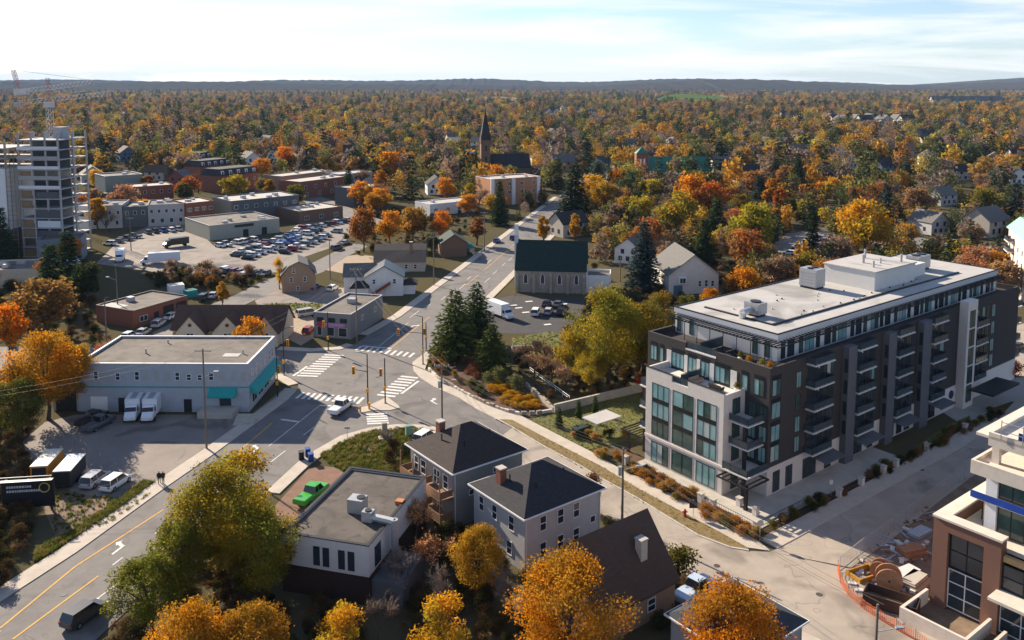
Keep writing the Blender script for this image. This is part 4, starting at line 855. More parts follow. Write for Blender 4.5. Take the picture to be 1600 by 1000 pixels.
b = MB(); b.face([(1.6, -.1, .2), (1.6, -1.1, .2), (6.4, -1.1, 3.2), (6.4, -.1, 3.2)]); b.face([(1.6, -1.12, .2), (6.4, -1.12, 3.2), (6.4, -1.12, 4.1), (1.6, -1.12, 1.1)]); b.build('outside_stairs', mat('red_stain_timber', (0.24, 0.06, 0.035), .8), wh)
c = G(586, 425)
house('gambrel_house', 'long taupe gambrel roofed house with brick chimney behind the white house', c, R(3), 14.4, 9, 3.0, 7.4, W_TAUPE, mat('taupe_shingles', (0.17, 0.13, 0.10), .92, .15, 1.4), 'gambrel', 'x', wins=[('right', 3, 3.4, .9, 1.6), ('right', 5.6, 3.4, .9, 1.6), ('right', 4.4, .8, 1.2, 1.6), ('front', 9, .8, 1, 1.4), ('front', 11.6, .8, 1, 1.4), ('front', 4, .8, 1, 1.4)], chim=[(10.4, 1.4, 8.4, W_BROWN)])
c = G(441, 458)
house('gambrel_house', 'small brown gambrel house with two tone gable beside the yard', c, R(16), 8.6, 9, 4.6, 8.2, W_TAN, R_GRY, 'gambrel', 'y', wins=[('front', 3, 5.0, .8, 1.3), ('front', 2.4, 2.7, .9, 1.3), ('front', 5.8, 2.7, .9, 1.3), ('front', 4, .5, .9, 1.1), ('right', 4, 2.4, .9, 1.3)])
c = G(690, 402)
ph = house('porch_house', 'dark house with green porch roof beside the main road', c, R(12), 8, 9, 4.6, 7.2, W_BROWN, R_GRN, 'gable', 'y', wins=[('right', 3, 1, 1, 1.4), ('right', 6.4, 1, 1, 1.4)])
put('porch_roof', roof_mesh(2.6, 8, 2.7, 3.6, 'hip', 'x', .3, R_TEALR), ph, (8, .5, 0))
for y in (.6, 3.1, 5.6, 8.2): MB().box(10.3, 10.5, y, y + .2, 0, 2.6).build('porch_post', M_WHITE, ph)
# cream hall with three gables, brick workshop
c = (-71, 173.5)
ch = house('cream_hall', 'cream hall with three dark gabled fronts behind the grey commercial building', c, 0, 23, 9, 3.4, 7.2, W_CREAM, R_BRN, 'gable', 'x', cat='building')
for x, wd in ((1.5, 6), (9, 6.4), (17.5, 5)):
    put('gable_walls', wall_mesh(wd, 5, 3.2, 6.6, 'gable', 'y', W_CREAM), ch, (x, -2.2, 0)); put('gable_roof', roof_mesh(wd, 5, 3.2, 6.6, 'gable', 'y', .3, R_BRN), ch, (x, -2.2, 0))
    window(ch, (x, -2.2, 0), wd / 2, 1.0, 1.6, 2.0, 2, 1, M_WHITE, M_GLASS, .1); MB().tube((x + wd/2, -2.28, 4.6), (x + wd/2, -2.18, 4.6), .4, n=10).build('round_vent', R_BRN, ch)
B_, C_ = Vector(G(209, 513)), Vector(G(294, 487)); an = math.atan2(C_.y - B_.y, C_.x - B_.x)
bw = block('brick_workshop', 'low red brick garage workshop with flat roof beside parked cars', B_, an, (C_ - B_).length, 12, 3.9, W_BRICK, R_FLAT, par=.25, cop=M_DARK, units=1)
Lw = (C_ - B_).length
for s in (.63, .87): MB().box(Lw*s - 1.5, Lw*s + 1.5, -.04, .02, 0, 3.0).build('garage_door', M_DARK, bw)
window(bw, (0,0,0), Lw*.18, 1.0, 2.2, 1.3, 2, 1, M_WHITE, M_GLASS); MB().box(Lw*.36, Lw*.36 + 1.4, -.04, .02, 0, 2.3).build('door', M_DARK, bw)
MB().box(.5, 3.6, 5.5, 11.4, 3.72, 3.76).build('white_roof_cover', M_ROOFW, bw)
# stone church
c = G(806, 456); ca = R(-7)
cu = house('stone_church', 'stone church with dark green gable roof beside the small parking lot', c, ca, 18.2, 10, 6.3, 13.0, W_STN, R_GRN, 'gable', 'x', oh=.3, cat='church')
M_LEAD = mat('leaded_glass', (0.05, 0.05, 0.06), .4, .3, 6)
def lancet(parent, face, s, z, wd, ht):
    x, y, a_ = face; b = MB(); q = [(-wd/2, 0), (wd/2, 0), (wd/2, ht*.65), (wd*.3, ht*.86), (0, ht), (-wd*.3, ht*.86), (-wd/2, ht*.65)]
    b.face([(u*1.35, -.04, v*1.06 - .1) for u, v in q]); o = b.build('window', M_WHITE, parent, (x + math.cos(a_)*s, y + math.sin(a_)*s, z), a_)
    b = MB(); b.face([(u, -.06, v) for u, v in q]); b.build('pane', M_LEAD, o)
for s in (2.6, 7.0, 11.4, 15.8): lancet(cu, (0,0,0), s, 2.4, .9, 2.6)
for s in (.4, 4.8, 9.2, 13.6, 17.8): 
    b = MB(); b.box(s - .35, s + .35, -.75, 0, -.2, 4.4); b.face([(s-.35,-.75,4.4),(s+.35,-.75,4.4),(s+.35,0,5.2),(s-.35,0,5.2)]); b.build('buttress', W_STN, cu)
b = MB(); b.face([(18.22, 0, 0), (18.22, 10, 0), (18.22, 10, 6.3), (18.22, 5, 13.0), (18.22, 0, 6.3)]); b.build('white_gable', W_WHITE, cu)
MB().box(18.3, 24.6, 1.0, 9, 0, 4.0).build('white_annex', W_WHITE, cu); MB().box(18.6, 24.3, 1.3, 8.7, 4.0, 4.05).build('annex_roof', R_FLAT, cu)
for x0, x1, y0, y1 in ((18.3, 24.6, 1, 1.25), (24.35, 24.6, 1.25, 9), (18.3, 24.35, 8.75, 9)): MB().box(x0, x1, y0, y1, 4.0, 4.7).build('annex_parapet', W_WHITE, cu)
b = MB(); b.box(-.9, .1, 4.4, 5.6, 0, 14.2); b.build('bell_tower', wallc('pale_green_panel', (0.42, 0.50, 0.50)), cu); b = MB(); b.box(-.85, .05, 4.45, 5.55, 14.2, 17.2); b.build('tower_cap', W_WHITE, cu)
# gabled hall beyond the trees
c = G(1045, 460)
gh = house('gabled_hall', 'taupe gabled hall with bay window and blue door among the trees', c, R(6), 13.2, 17, 5.4, 10.4, wallc('pale_taupe_siding', (0.56, 0.53, 0.49)), R_GRY, 'gable', 'y', oh=.5, wins=[('front', 8.2, 1.9, .9, 1.5), ('front', 9.9, 1.9, .9, 1.7), ('front', 11.6, 1.9, .9, 1.5)], door=('front', 2.4, 2.4, 2.3, mat('blue_door', (0.06, 0.14, 0.20), .6)), cat='hall')
MB().box(2.4, 4.4, -.8, 0, 2.9, 4.6).build('bay_window', M_WHITE, gh); window(gh, (2.4, -.82, 0), 1.0, 3.0, 1.6, 1.4, 2, 1, M_WHITE, M_GLASS)
# ------------------------------------------------------------------ the town
def pblock(label, fl, fr, depth, h_, wm_, rm, rows=(), **k):
    a_, b_ = Vector(G(*fl)), Vector(G(*fr)); L = (b_ - a_).length
    return block(k.pop('name', 'shop_building'), label, a_, math.atan2(b_.y - a_.y, b_.x - a_.x), L, depth, h_, wm_, rm, rows, **k)
pb = pblock('long low pale building with dark sign facing the town car park', (328, 376), (437, 363), 24, 5.2, wallc('pale_green_block', (0.30, 0.31, 0.27)), R_FLAT, units=5, par=.4, cop=M_GREYF)
MB().box(9, 16, -.12, -.02, 3.6, 4.5).build('sign', M_DARK, pb)
for s in (12, 19): MB().box(s, s + 2, -.05, .02, 0, 2.6).build('door', M_DARK, pb)
pblock('charcoal two storey flat roofed building behind the long low one', (362, 350), (468, 338), 18, 9, W_DKG, R_FLATP, [('front', 7, 5.6, 1.5, 1.4), ('right', 4, 5.6, 1.3, 1.4)], units=6)
pblock('brick building with bright white flat roof in the old town row', (292, 352), (336, 347), 15, 8.6, W_BRICK, M_ROOFW, [('front', 4, 5.2, 1.6, 1.4), ('front', 3, 1.4, 1.4, 1.6)], units=2)
pblock('grey rear of a two storey shop with brick end in the old town row', (232, 354), (290, 351), 15, 8.4, W_GREY, R_FLAT, [('front', 5, 5.0, 1.2, 1.5), ('front', 4, 1.2, 1.4, 1.8)], units=4)
pblock('dark two storey shop between two grey ones in the old town row', (193, 356), (231, 354), 15, 8.0, W_DKG, R_FLAT, [('front', 3, 4.8, 1.2, 1.5)], units=3)
pblock('wide grey rendered shop with dark flat roof in the old town row', (140, 358), (192, 356), 16, 8.8, W_GREY, R_FLAT, [('front', 4, 5.2, 1.1, 1.5), ('front', 3, 1.2, 1.2, 1.8)], units=3)
pblock('white cube shaped shop with white roof next to the unfinished tower', (113, 356), (139, 357), 13, 8.6, W_WHITE, M_ROOFW, [('front', 1, 4.4, 4.0, 1.8)], units=1)
pblock('low brown brick building with flat roof behind the white cube shop', (112, 322), (172, 319), 16, 5, W_BROWN, R_FLAT, units=3)
pblock('red brick and white shop with stepped parapet behind the old town row', (208, 322), (272, 317), 14, 8.6, W_BRICK, R_FLATP, [('front', 5, 5, 1.3, 1.6), ('right', 3, 5, 1.3, 1.6)], units=2)
pblock('grey green three storey block with pale cornice behind the shops', (166, 316), (224, 311), 16, 12, wallc('grey_green_render', (0.20, 0.22, 0.20)), R_FLAT, cop=M_WHITE, units=2)
for n, (fl, fr, d_) in enumerate((((290, 272), (332, 266), 12), ((314, 285), (362, 279), 13), ((343, 302), (404, 294), 14))):
    lb = ('farthest', 'middle', 'nearest')[n]
    t = pblock('red brick townhouse row with dark mansard roof, %s of three behind the shops' % lb, fl, fr, d_, 8.4, W_BRICK, R_DARK, [('front', 5, 4.8, 1.2, 1.7), ('front', 5, 1.2, 1.2, 1.7), ('right', 3, 4.8, 1.2, 1.7)], group='brick townhouse rows', name='townhouse_row')
    L = (Vector(G(*fr)) - Vector(G(*fl))).length
    b = MB(); q0 = [(-.2,-.2),(L+.2,-.2),(L+.2,d_+.2),(-.2,d_+.2)]; q1 = [(1.4,1.4),(L-1.4,1.4),(L-1.4,d_-1.4),(1.4,d_-1.4)]
    for i in range(4): j = (i+1) % 4; b.face([(*q0[i], 8.42), (*q0[j], 8.42), (*q1[j], 11.8), (*q1[i], 11.8)])
    b.face([(*p, 11.8) for p in q1]); b.build('mansard_roof', R_DARK, t)
    for i in range(5): x = L * (i + .5) / 5; dm = MB().box(x-.8, x+.8, .1, 1.6, 8.6, 10.9).build('dormer', M_WHITE, t); MB().box(x-.5, x+.5, .05, .1, 9.0, 10.5).build('pane', M_GLASS, dm)
pblock('cream brick two storey building with flat roof on the main street', (441, 300), (520, 289), 13, 8.0, W_TAN, R_FLATP, [('front', 5, 4.6, 1.3, 1.6)], units=3)
pblock('red brick building with white rooftop unit on the main street', (470, 311), (546, 300), 15, 8.2, W_BRICK, R_FLATP, [('front', 5, 4.4, 1.4, 1.8), ('front', 4, 1, 1.6, 1.8)], units=3)
pblock('grey building behind the brick ones near the yellow trees', (530, 295), (582, 290), 14, 7.6, W_GREY, R_FLATP, [('front', 3, 4.2, 1.4, 1.5)], units=1)
pblock('dark grey cube building with pale roof beside the rust tree', (553, 324), (602, 317), 13, 8.4, W_DKG, R_FLATP, [('front', 4, 5, 1.2, 1.6), ('front', 4, 1.6, 1.2, 1.6)], units=1)
pblock('low brown shop with curved front canopy by the street bend', (468, 350), (536, 341), 17, 5.0, W_BROWN, R_FLATP, [('front', 3, 1.2, 2.0, 1.6)], units=4)
ob = pblock('orange brick and white modern apartment block beside the dark spruce', (767, 322), (843, 316), 15, 12, W_ORANGE, R_FLATP, [('front', 4, 8.6, 1.6, 1.8), ('front', 4, 4.8, 1.6, 1.8), ('right', 3, 8.6, 1.2, 1.6), ('right', 3, 5, 1.2, 1.6), ('right', 3, 1.4, 1.2, 1.6)], units=2, cop=M_WHITE, name='apartment_block')
Lo = (Vector(G(843, 316)) - Vector(G(767, 322))).length
for x in (-.1, Lo * .42, Lo - 1.6): MB().box(x, x + 1.7, -.5, .05, 0, 12.2).build('white_frame', W_WHITE, ob)
pblock('white low shop building with pale roof behind the orange maple', (672, 338), (745, 330), 12, 5, W_WHITE, R_FLATP, [('front', 4, 1.5, 1.8, 1.5)], units=1)
# green-roofed hall and clock tower, spired church
c = G(1012, 288)
house('green_roofed_hall', 'long hall with bright green metal roof among bare trees', c, R(2), 34, 15, 7, 14.6, W_BRICK, R_TEALR, 'gable', 'x', cat='hall', wins=[('front', s, 2, 1.4, 2.6) for s in (4, 9, 14, 19, 24, 29)])
c = G(994, 290); ct = block('clock_tower', 'square red brick clock tower with green pyramid cap beside the green roofed hall', c, R(2), 6.4, 6.4, 17, W_BRICK, R_DARK, par=.4, cat='tower')
b = MB(); A = [(-.3,-.3,17.1),(6.7,-.3,17.1),(6.7,6.7,17.1),(-.3,6.7,17.1)]
for i in range(4): b.face([A[i], A[(i+1) % 4], (3.2, 3.2, 20.6)])
b.build('cap', R_TEALR, ct)
for x in (2.2, 4.2): window(ct, (0,0,0), x, 11.4, 1.0, 3.0, 1, 1, M_WHITE, M_WHITE, .1)
clk = MB().tube((3.2, -.15, 9.0), (3.2, 0, 9.0), 1.1, n=16).build('clock_face', M_WHITE, ct); b = MB(); b.box(3.15, 3.25, -.2, -.16, 9.0, 9.9); b.build('clock_hand', M_DARK, clk); b = MB(); b.box(3.2, 3.8, -.2, -.16, 8.95, 9.05); b.build('clock_hand', M_DARK, clk)
c = G(752, 288)
sp = block('spired_church', 'dark red brick church with tall slender spire rising above the conifers', c, R(10), 5.0, 5.0, 24, W_BROWN, R_DARK, par=.3, cat='church')
b = MB(); A = [(-.2,-.2,24),(5.6,-.2,24),(5.6,5.6,24),(-.2,5.6,24)]
for i in range(4): b.face([A[i], A[(i+1) % 4], (2.7, 2.7, 41)])
b.build('spire', R_DARK, sp); MB().tube((2.7, 2.7, 40.6), (2.7, 2.7, 42.4), .12, n=4).build('finial', M_DARK, sp)
for cx_, cy_ in ((0,0),(5.4,0),(5.4,5.4),(0,5.4)): b = MB(); b.tube((cx_, cy_, 22), (cx_, cy_, 27.6), .6, .02, 4); b.build('pinnacle', W_BROWN, sp)
for z in (12, 18): window(sp, (0,0,0), 2.7, z, 1.2, 3.2, 1, 1, W_BROWN, M_DARK, .1)
put('nave_walls', wall_mesh(22, 12, 9, 16, 'gable', 'x', W_BROWN), sp, (5.5, 1, 0)); put('nave_roof', roof_mesh(22, 12, 9, 16, 'gable', 'x', .3, R_DARK), sp, (5.5, 1, 0)); foot(sp, 0, 28, 0, 13)
# ------------------------------------------------------------------ unfinished tower at the left edge, with its crane
c = G(2, 402); M_FRAMEC = mat('raw_concrete', (0.36, 0.36, 0.37), .9, .12, .6); M_PANEL = mat('white_cladding', (0.66, 0.68, 0.71), .6, .05, .5)
tw = thing('unfinished_tower', 'tall unfinished concrete tower with white cladding panels at the left edge', 'building', (c[0] - 1.4, c[1]), R(-4)); foot(tw, -14, 24, -2, 22)
for k in range(13): MB().box(8.6, 22, 0, 16, 3.05 * k + .1, 3.05 * k + .42).build('floor_slab', M_FRAMEC, tw)
for x in (8.8, 13, 17.4, 21.5):
    for y in (.2, 8, 15.4): MB().box(x, x + .45, y, y + .5, 0, 39.2).build('column', M_FRAMEC, tw)
MB().box(15, 18, 9, 13, 0, 40.5).build('lift_core', M_FRAMEC, tw)
for k in range(12):
    MB().box(9.2, 21.6, 6.5, 6.7, 3.05*k + .43, 3.05*k + 3.14).build('dark_infill', W_DKG if k % 4 else M_CONC, tw)  # mostly charcoal infill: the shade inside the open floors is put into its colour
    if k > 6: MB().box(8.6, 22, -.05, .05, 3.05*k + .45, 3.05*k + 1.4).build('guard_net', M_PANEL if k % 2 else W_GREY, tw)
for k in range(9): MB().box(9.1, 12.8, .12, .2, 3.05*k + .5, 3.05*k + 2.9).build('wall_board', mat('plywood_board', (0.24, 0.16, 0.10), .9), tw) if k % 3 != 1 else None
for k in (2, 3, 4, 6): MB().box(14, 21.4, .12, .2, 3.05*k + .5, 3.05*k + 2.6).build('wall_panel', M_PANEL if k % 2 else W_DKG, tw)
MB().box(-14, 5.4, -1.5, 15, 0, 9.0).build('grey_base', W_DKG, tw); MB().box(-14, 5.4, -1.4, 15, 9.0, 28).build('clad_wing', M_PANEL, tw)
for k in range(9):
    for x in (-10.5, -4.5, 1.5): window(tw, (0, -1.45, 0), x, 1.2 + k * 3.0, 1.9, 2.4, 2, 1, M_DARK, M_GLASS, .1, proud=.12)
for k in range(3): MB().box(-14, 5.4, -1, 15, 28 + 3.05 * k, 28.35 + 3.05 * k).build('floor_slab', M_FRAMEC, tw)
for x in (-12, -6, 0, 5): MB().box(x, x + .5, -.8, -.3, 28, 37).build('column', M_FRAMEC, tw)
b = MB()
for x in (5.6, 8.3): 
    for y in (-1.4, .6): b.box(x, x + .14, y, y + .14, 0, 33)
for k in range(22): b.box(5.6, 8.44, -1.4, -1.3, k * 1.5, k * 1.5 + .1)
b.build('hoist_mast', mat('hoist_timber', (0.30, 0.20, 0.12), .8), tw)
M_CRW, M_CRR = mat('crane_white', (0.50, 0.50, 0.51), .5), mat('crane_red', (0.34, 0.17, 0.15), .5)
def lattice(p, q, s, n, m, parent, name, r=.06):
    b = MB(); p, q = Vector(p), Vector(q); d = (q - p).normalized(); a_ = d.orthogonal().normalized() if abs(d.z) < .9 else Vector((1, 0, 0)); u = d.cross(Vector((0,0,1))).normalized() if abs(d.z) < .9 else Vector((1,0,0)); v = u.cross(d).normalized()
    cs_ = [u*s + v*s, -u*s + v*s, -u*s - v*s, u*s - v*s]
    for k in cs_: b.tube(p + k, q + k, r * 1.4, n=4)
    for i in range(n):
        p0, p1 = p.lerp(q, i / n), p.lerp(q, (i + 1) / n)
        for k in range(4): b.tube(p0 + cs_[k], p1 + cs_[(k+1) % 4], r, n=3, cap=False)
    return b.build(name, m, parent)
cx0, cy0 = G(48, 372); cr = thing('tower_crane', 'red and white tower crane above the unfinished tower', 'crane', (cx0, cy0), 0)
zc = 50.5
lattice((0,0,0), (0,0,zc), .9, 24, M_CRR, cr, 'mast'); MB().box(-2.2, 2.2, -1.2, 1.2, zc, zc + 2).build('cab', M_CRW, cr)
lattice((-1, 0, zc + 2), (-2.5, 0, zc + 8.5), .5, 5, M_CRR, cr, 'a_frame'); lattice((2, 0, zc + 1.4), (24, 2, zc + 4.4), .7, 16, M_CRW, cr, 'jib', .06); lattice((-2, 0, zc + 1), (-8, -1, zc + 1), .7, 5, M_CRR, cr, 'counter_jib'); MB().box(-9.5, -7, -1.6, .6, zc - .8, zc + 1).build('counterweight', M_FRAMEC, cr)
MB().wire([(-2.5, 0, zc + 8.5), (24, 2, zc + 5)], .06).build('pendant_cable', M_DARK, cr)
cx0, cy0 = G(112, 352); cr = thing('tower_crane', 'pale tower crane with long white jib behind the unfinished tower', 'crane', (cx0 - 6, cy0), 0)
lattice((0,0,0), (0,0,46), .9, 22, M_CRW, cr, 'mast'); lattice((-12, 0, 47), (20, 4, 50.5), .8, 20, M_CRW, cr, 'jib', .06); lattice((0, 0, 47), (0, 0, 56.5), .5, 6, M_CRR, cr, 'mast_head'); MB().box(-13, -10.5, -1, 1, 45.5, 47.2).build('counterweight', M_FRAMEC, cr); MB().box(-1.4, 1.4, -1.4, 1.4, 45.4, 47.4).build('cab', M_CRW, cr)
pblock('grey blue site shed below the unfinished tower', (60, 412), (128, 408), 11, 7.2, wallc('slate_render', (0.17, 0.19, 0.23)), R_FLAT, name='site_shed')
pblock('long low cream building with dark roof at the left edge', (-40, 452), (64, 448), 14, 5, W_CREAM, R_FLAT, units=3)
pblock('low white storage building beside the site shed', (76, 436), (128, 430), 8, 4, W_WHITE, R_FLATP)
# pale apartment block at the right edge
c = G(1596, 472); pa = block('apartment_block', 'pale pink apartment block with green roof edge at the right edge', c, R(-20), 24, 20, 15.6, wallc('pale_pink_render', (0.60, 0.52, 0.46)), R_TEALR, [('front', 5, z, 1.4, 1.6) for z in (1.4, 4.6, 7.8, 11)] + [('left', 4, z, 1.3, 1.6) for z in (1.4, 4.6, 7.8, 11)])
b = MB(); q0 = [(-.6,-.6),(24.6,-.6),(24.6,20.6),(-.6,20.6)]; q1 = [(2,2),(22,2),(22,18),(2,18)]
for i in range(4): j = (i+1) % 4; b.face([(*q0[i], 15.7), (*q0[j], 15.7), (*q1[j], 19), (*q1[i], 19)])
b.face([(*p, 19) for p in q1]); b.build('hip_roof', mat('pale_green_roof', (0.20, 0.42, 0.32), .6), pa)
for z in (4, 7.2, 10.4, 13):
    o = MB().box(-1.6, 0, 12, 17, z - .2, z).build('balcony', M_SLAB, pa); railing(o, [(-.05, 12.1), (-1.5, 12.1), (-1.5, 16.9), (-.05, 16.9)], z)
# ------------------------------------------------------------------ unfinished building, bottom right
c = G(1452, 942)
M_UBRICK = mat('new_brown_brick', (0.19, 0.098, 0.07), .9, .1, 3, .2, stretch=(1,1,4)); M_RAWC = mat('pale_raw_concrete', (0.62, 0.55, 0.47), .85, .1, .8); M_WRAP = mat('white_building_wrap', (0.72, 0.73, 0.75), .5, .08, 1)
ub = thing('unfinished_building', 'half built brick and concrete apartment building beside the access street', 'building', c, AX - math.pi/2)   # local x runs along the street-facing front, outward is -y
LX, DY = 34, 26; foot(ub, -1, LX, -1, DY, 4)
hb = 9.6
for x0, x1 in ((0, 1.5), (5.0, 6.6), (10.6, 12.2), (16.4, 18), (22, 23.6)): MB().box(x0, x1, 0, 1.2, 0, hb - 1.2).build('brick_pier', M_UBRICK, ub)
MB().box(0, 1.2, 1.2, 20, 0, hb - 1.2).build('brick_side_wall', M_UBRICK, ub)
for x0, x1 in ((0, 6.6), (10.6, 23.6)): MB().box(x0, x1, -.004, 1.2, hb - 1.2, hb).build('brick_lintel', M_UBRICK, ub); MB().box(x0 - .1, x1 + .1, -.15, 1.3, hb, hb + .22).build('coping', M_RAWC, ub)
MB().box(-.1, 1.3, 1.3, 20, hb, hb + .22).build('coping', M_RAWC, ub); MB().box(0, 1.2, 1.2, 20, hb - 1.2, hb).build('brick_side_parapet', M_UBRICK, ub)
for x, wd in ((3.25, 3.4), (8.6, 3.9), (14.3, 4.1), (20, 3.9)):
    for z0, h_ in ((.3, 4.2), (4.7, 3.6)): 
        if x == 8.6 and z0 > 1: h_ = 2.6
        window(ub, (0, .5, 0), x, z0, wd, h_, 2, 3 if z0 < 1 else 2, M_WHITE if z0 < 1 else M_DARK, M_GLASS, .09, proud=.1)
MB().box(6.7, 10.5, .3, .8, 7.6, 8.2).build('yellow_board', mat('osb_board', (0.45, 0.30, 0.14), .9), ub); MB().box(6.4, 10.9, -2.0, .4, 4.4, 4.7).build('entrance_slab', M_RAWC, ub)
for z in (8.4, 12.2, 15.8, 18.9): MB().box(2.6 if z > 9 else 1.3, LX, 2.4 if z > 9 else 1.3, DY, z - .28, z).build('floor_slab', M_RAWC, ub)
for z, x0, y0 in ((15.7, 2.6, 1.6), (18.8, 3.8, 2.4)):
    MB().box(x0, LX, y0, y0 + .3, z - .9, z + .5).build('slab_edge_beam', M_RAWC, ub); MB().box(x0, x0 + .3, y0 + .3, 20, z - .9, z + .5).build('slab_edge_beam', M_RAWC, ub)
for x in (3.6, 8.4, 13.4, 18.4, 24): MB().box(x, x + 1.1, 3.0, 3.9, 8.4, 12.2).build('wrapped_column', M_WRAP, ub); MB().box(x, x + 1.1, 3.0, 3.9, 12.2, 15.5).build('wrapped_column', M_WRAP, ub); MB().box(x + .2, x + .9, 3.4, 4.0, 15.8, 18.6).build('concrete_column', M_RAWC, ub)
for x in (6.4, 11.2, 16): MB().box(x, x + .6, 5.2, 5.8, 18.9, 20.6).build('concrete_column', M_RAWC, ub)
for x in (5.2, 10.8, 15.8):
    for z in (8.6, 12.4): window(ub, (0, 3.4, 0), x + .8, z, 2.6, 3.0, 2, 1, M_DARK, M_DGLASS, .1)
MB().box(2.6, LX, 1.9, 2.0, 12.2, 12.9).build('blue_edge_sheet', mat('blue_tarpaulin', (0.015, 0.06, 0.32), .5, .15, 1), ub)
window(ub, (2.6, 9, -math.pi/2), 2.5, 8.7, 3.2, 2.8, 2, 1, M_DARK, M_DGLASS, .1)
MB().box(2.9, LX, 4.4, DY - 1, 8.41, 12.0).build('inner_wall', M_DIRT, ub); MB().box(3.2, LX, 4.4, DY - 2, 12.21, 15.5).build('inner_wall', M_RAWC, ub)
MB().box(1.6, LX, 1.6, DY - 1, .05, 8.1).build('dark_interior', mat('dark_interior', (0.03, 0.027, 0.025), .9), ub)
M_TARP = mat('blue_tarpaulin', (0.015, 0.06, 0.32), .5, .15, 1)
for x in (6.5, 12, 18): MB().box(x, x + 4.6, 2.5, 2.6, 18.95, 20.0).build('blue_tarp', M_TARP, ub)
for x in range(5, 30, 2): MB().tube((x, 2.3, 18.8), (x, 2.3, 20.9), .05, n=4).build('scaffold_post', M_METAL, ub)
for z in (19.8, 20.7): MB().tube((5, 2.3, z), (30, 2.3, z), .04, n=4).build('scaffold_rail', M_METAL, ub)
for x in (3.4, 5.0): MB().box(x, x + .9, 5, 6.4, 8.42, 9.1).build('stacked_material', M_METAL, ub)
b = MB(); b.box(-.4, 6.2, -5.4, -5.1, 0, 1.5); b.box(-.4, -.1, -5.1, -.1, 0, 1.5); b.box(5.9, 6.2, -5.1, -.1, 0, 1.5); b.build('concrete_planter', M_RAWC, ub); b = MB(); b.box(7.4, 13, -4.4, -4.1, 0, 1.0); b.box(7.4, 7.7, -4.1, -.2, 0, 1.0); b.build('concrete_planter', M_RAWC, ub)
# ------------------------------------------------------------------ vehicles
M_CAR = mat('car_paint', (1, 1, 1), .28, .03, 2, spec=.6, objcol=True); M_TYRE = mat('tyre_rubber', (0.015, 0.015, 0.016), .9); M_RIM = mat('alloy_rim', (0.35, 0.35, 0.36), .35, metal=.6)
M_CGL = mat('car_glass', (0.012, 0.015, 0.02), .06, .2, 2, spec=.7); M_HEAD = mat('headlamp', (0.7, 0.7, 0.68), .2); M_TAIL = mat('tail_lamp', (0.30, 0.01, 0.01), .3); M_TRIM = mat('black_trim', (0.02, 0.02, 0.022), .7)
KIND = {'sedan': (4.6, 1.8, 1.44, .92, (-.42, -.24, .10, .30)), 'suv': (4.7, 1.88, 1.70, 1.02, (-.48, -.40, .12, .28)), 'hatch': (4.2, 1.76, 1.5, .95, (-.47, -.36, .10, .29)), 'van': (5.0, 1.95, 1.78, 1.05, (-.49, -.45, .22, .38)), 'pickup': (5.8, 2.0, 1.88, 1.12, (-.10, -.05, .16, .27))}
def loft(b, st, m=0):
    """closed rounded body through cross-sections (x, half width, bottom, shoulder, top)"""
    rings = []
    for x, hw, z0, zs, z1 in st:
        i = len(b.v); b.v += [(x, -hw*.92, z0), (x, -hw, z0 + (zs-z0)*.35), (x, -hw*.985, zs), (x, -hw*.86, z1), (x, hw*.86, z1), (x, hw*.985, zs), (x, hw, z0 + (zs-z0)*.35), (x, hw*.92, z0)]; rings.append(i)
    for a, c in zip(rings, rings[1:]):
        for k in range(8): j = (k+1) % 8; b.f.append((a+k, c+k, c+j, a+j)); b.m.append(m)
    b.f.append(tuple(rings[0] + k for k in range(8))); b.f.append(tuple(rings[-1] + 7 - k for k in range(8))); b.m += [m, m]
def car_geo(kind, paint, glass, mp=0, mg=0):
    L, W, Hh, belt, (r0, r1, f1, f0) = KIND[kind]; w = W / 2
    if kind == 'pickup':
        loft(paint, [(-.5*L, w*.9, .5, .85, .95), (-.485*L, w, .42, 1.0, 1.1), (-.10*L, w, .38, 1.0, 1.1), (.26*L, w, .38, 1.0, 1.12), (.44*L, w*.97, .38, .98, 1.06), (.49*L, w*.9, .42, .85, .95), (.5*L, w*.8, .5, .75, .82)], mp)
        paint.box(-.475*L, -.13*L, -w*.8, w*.8, 1.1, 1.12, mp)
    else: loft(paint, [(-.5*L, w*.84, .48, .7, .8), (-.485*L, w*.95, .34, .8, belt*.96), (-.42*L, w, .28, .84, belt), (-.2*L, w, .25, .84, belt), (.15*L, w, .25, .82, belt*.98), (.30*L, w*.99, .27, .78, belt*.92), (.44*L, w*.94, .30, .68, belt*.80), (.49*L, w*.84, .36, .58, .66), (.5*L, w*.74, .42, .52, .58)], mp)
    zb, wt = belt - .04, w * .74
    B = [(r0*L, zb), (f0*L, zb - .03)]; T = [(r1*L, Hh), (f1*L, Hh)]
    A = [(B[0][0], -w*.9, zb), (B[1][0], -w*.9, B[1][1]), (B[1][0], w*.9, B[1][1]), (B[0][0], w*.9, zb)]; U = [(T[0][0], -wt, Hh-.05), (T[1][0], -wt, Hh-.05), (T[1][0], wt, Hh-.05), (T[0][0], wt, Hh-.05)]
    for i in range(4): j = (i+1) % 4; glass.face([A[i], A[j], U[j], U[i]], mg)
    x0, x1 = T[0][0] - .03, T[1][0] + .03; paint.prism([(x0, -wt-.03), (x1, -wt-.03), (x1, wt+.03), (x0, wt+.03)], Hh - .055, Hh, mp)
    xm = (r1 + f1) / 2 * L                        # door pillar
    for s in (-1, 1):
        for xp in (xm, T[0][0] + .02, T[1][0] - .02): 
            xb = xm if xp == xm else (B[0][0] + .1 if xp < xm else B[1][0] - .1); paint.tube((xb, s*w*.905, zb), (xp, s*(wt+.01), Hh-.04), .05, n=4, m=mp)
    return L, W
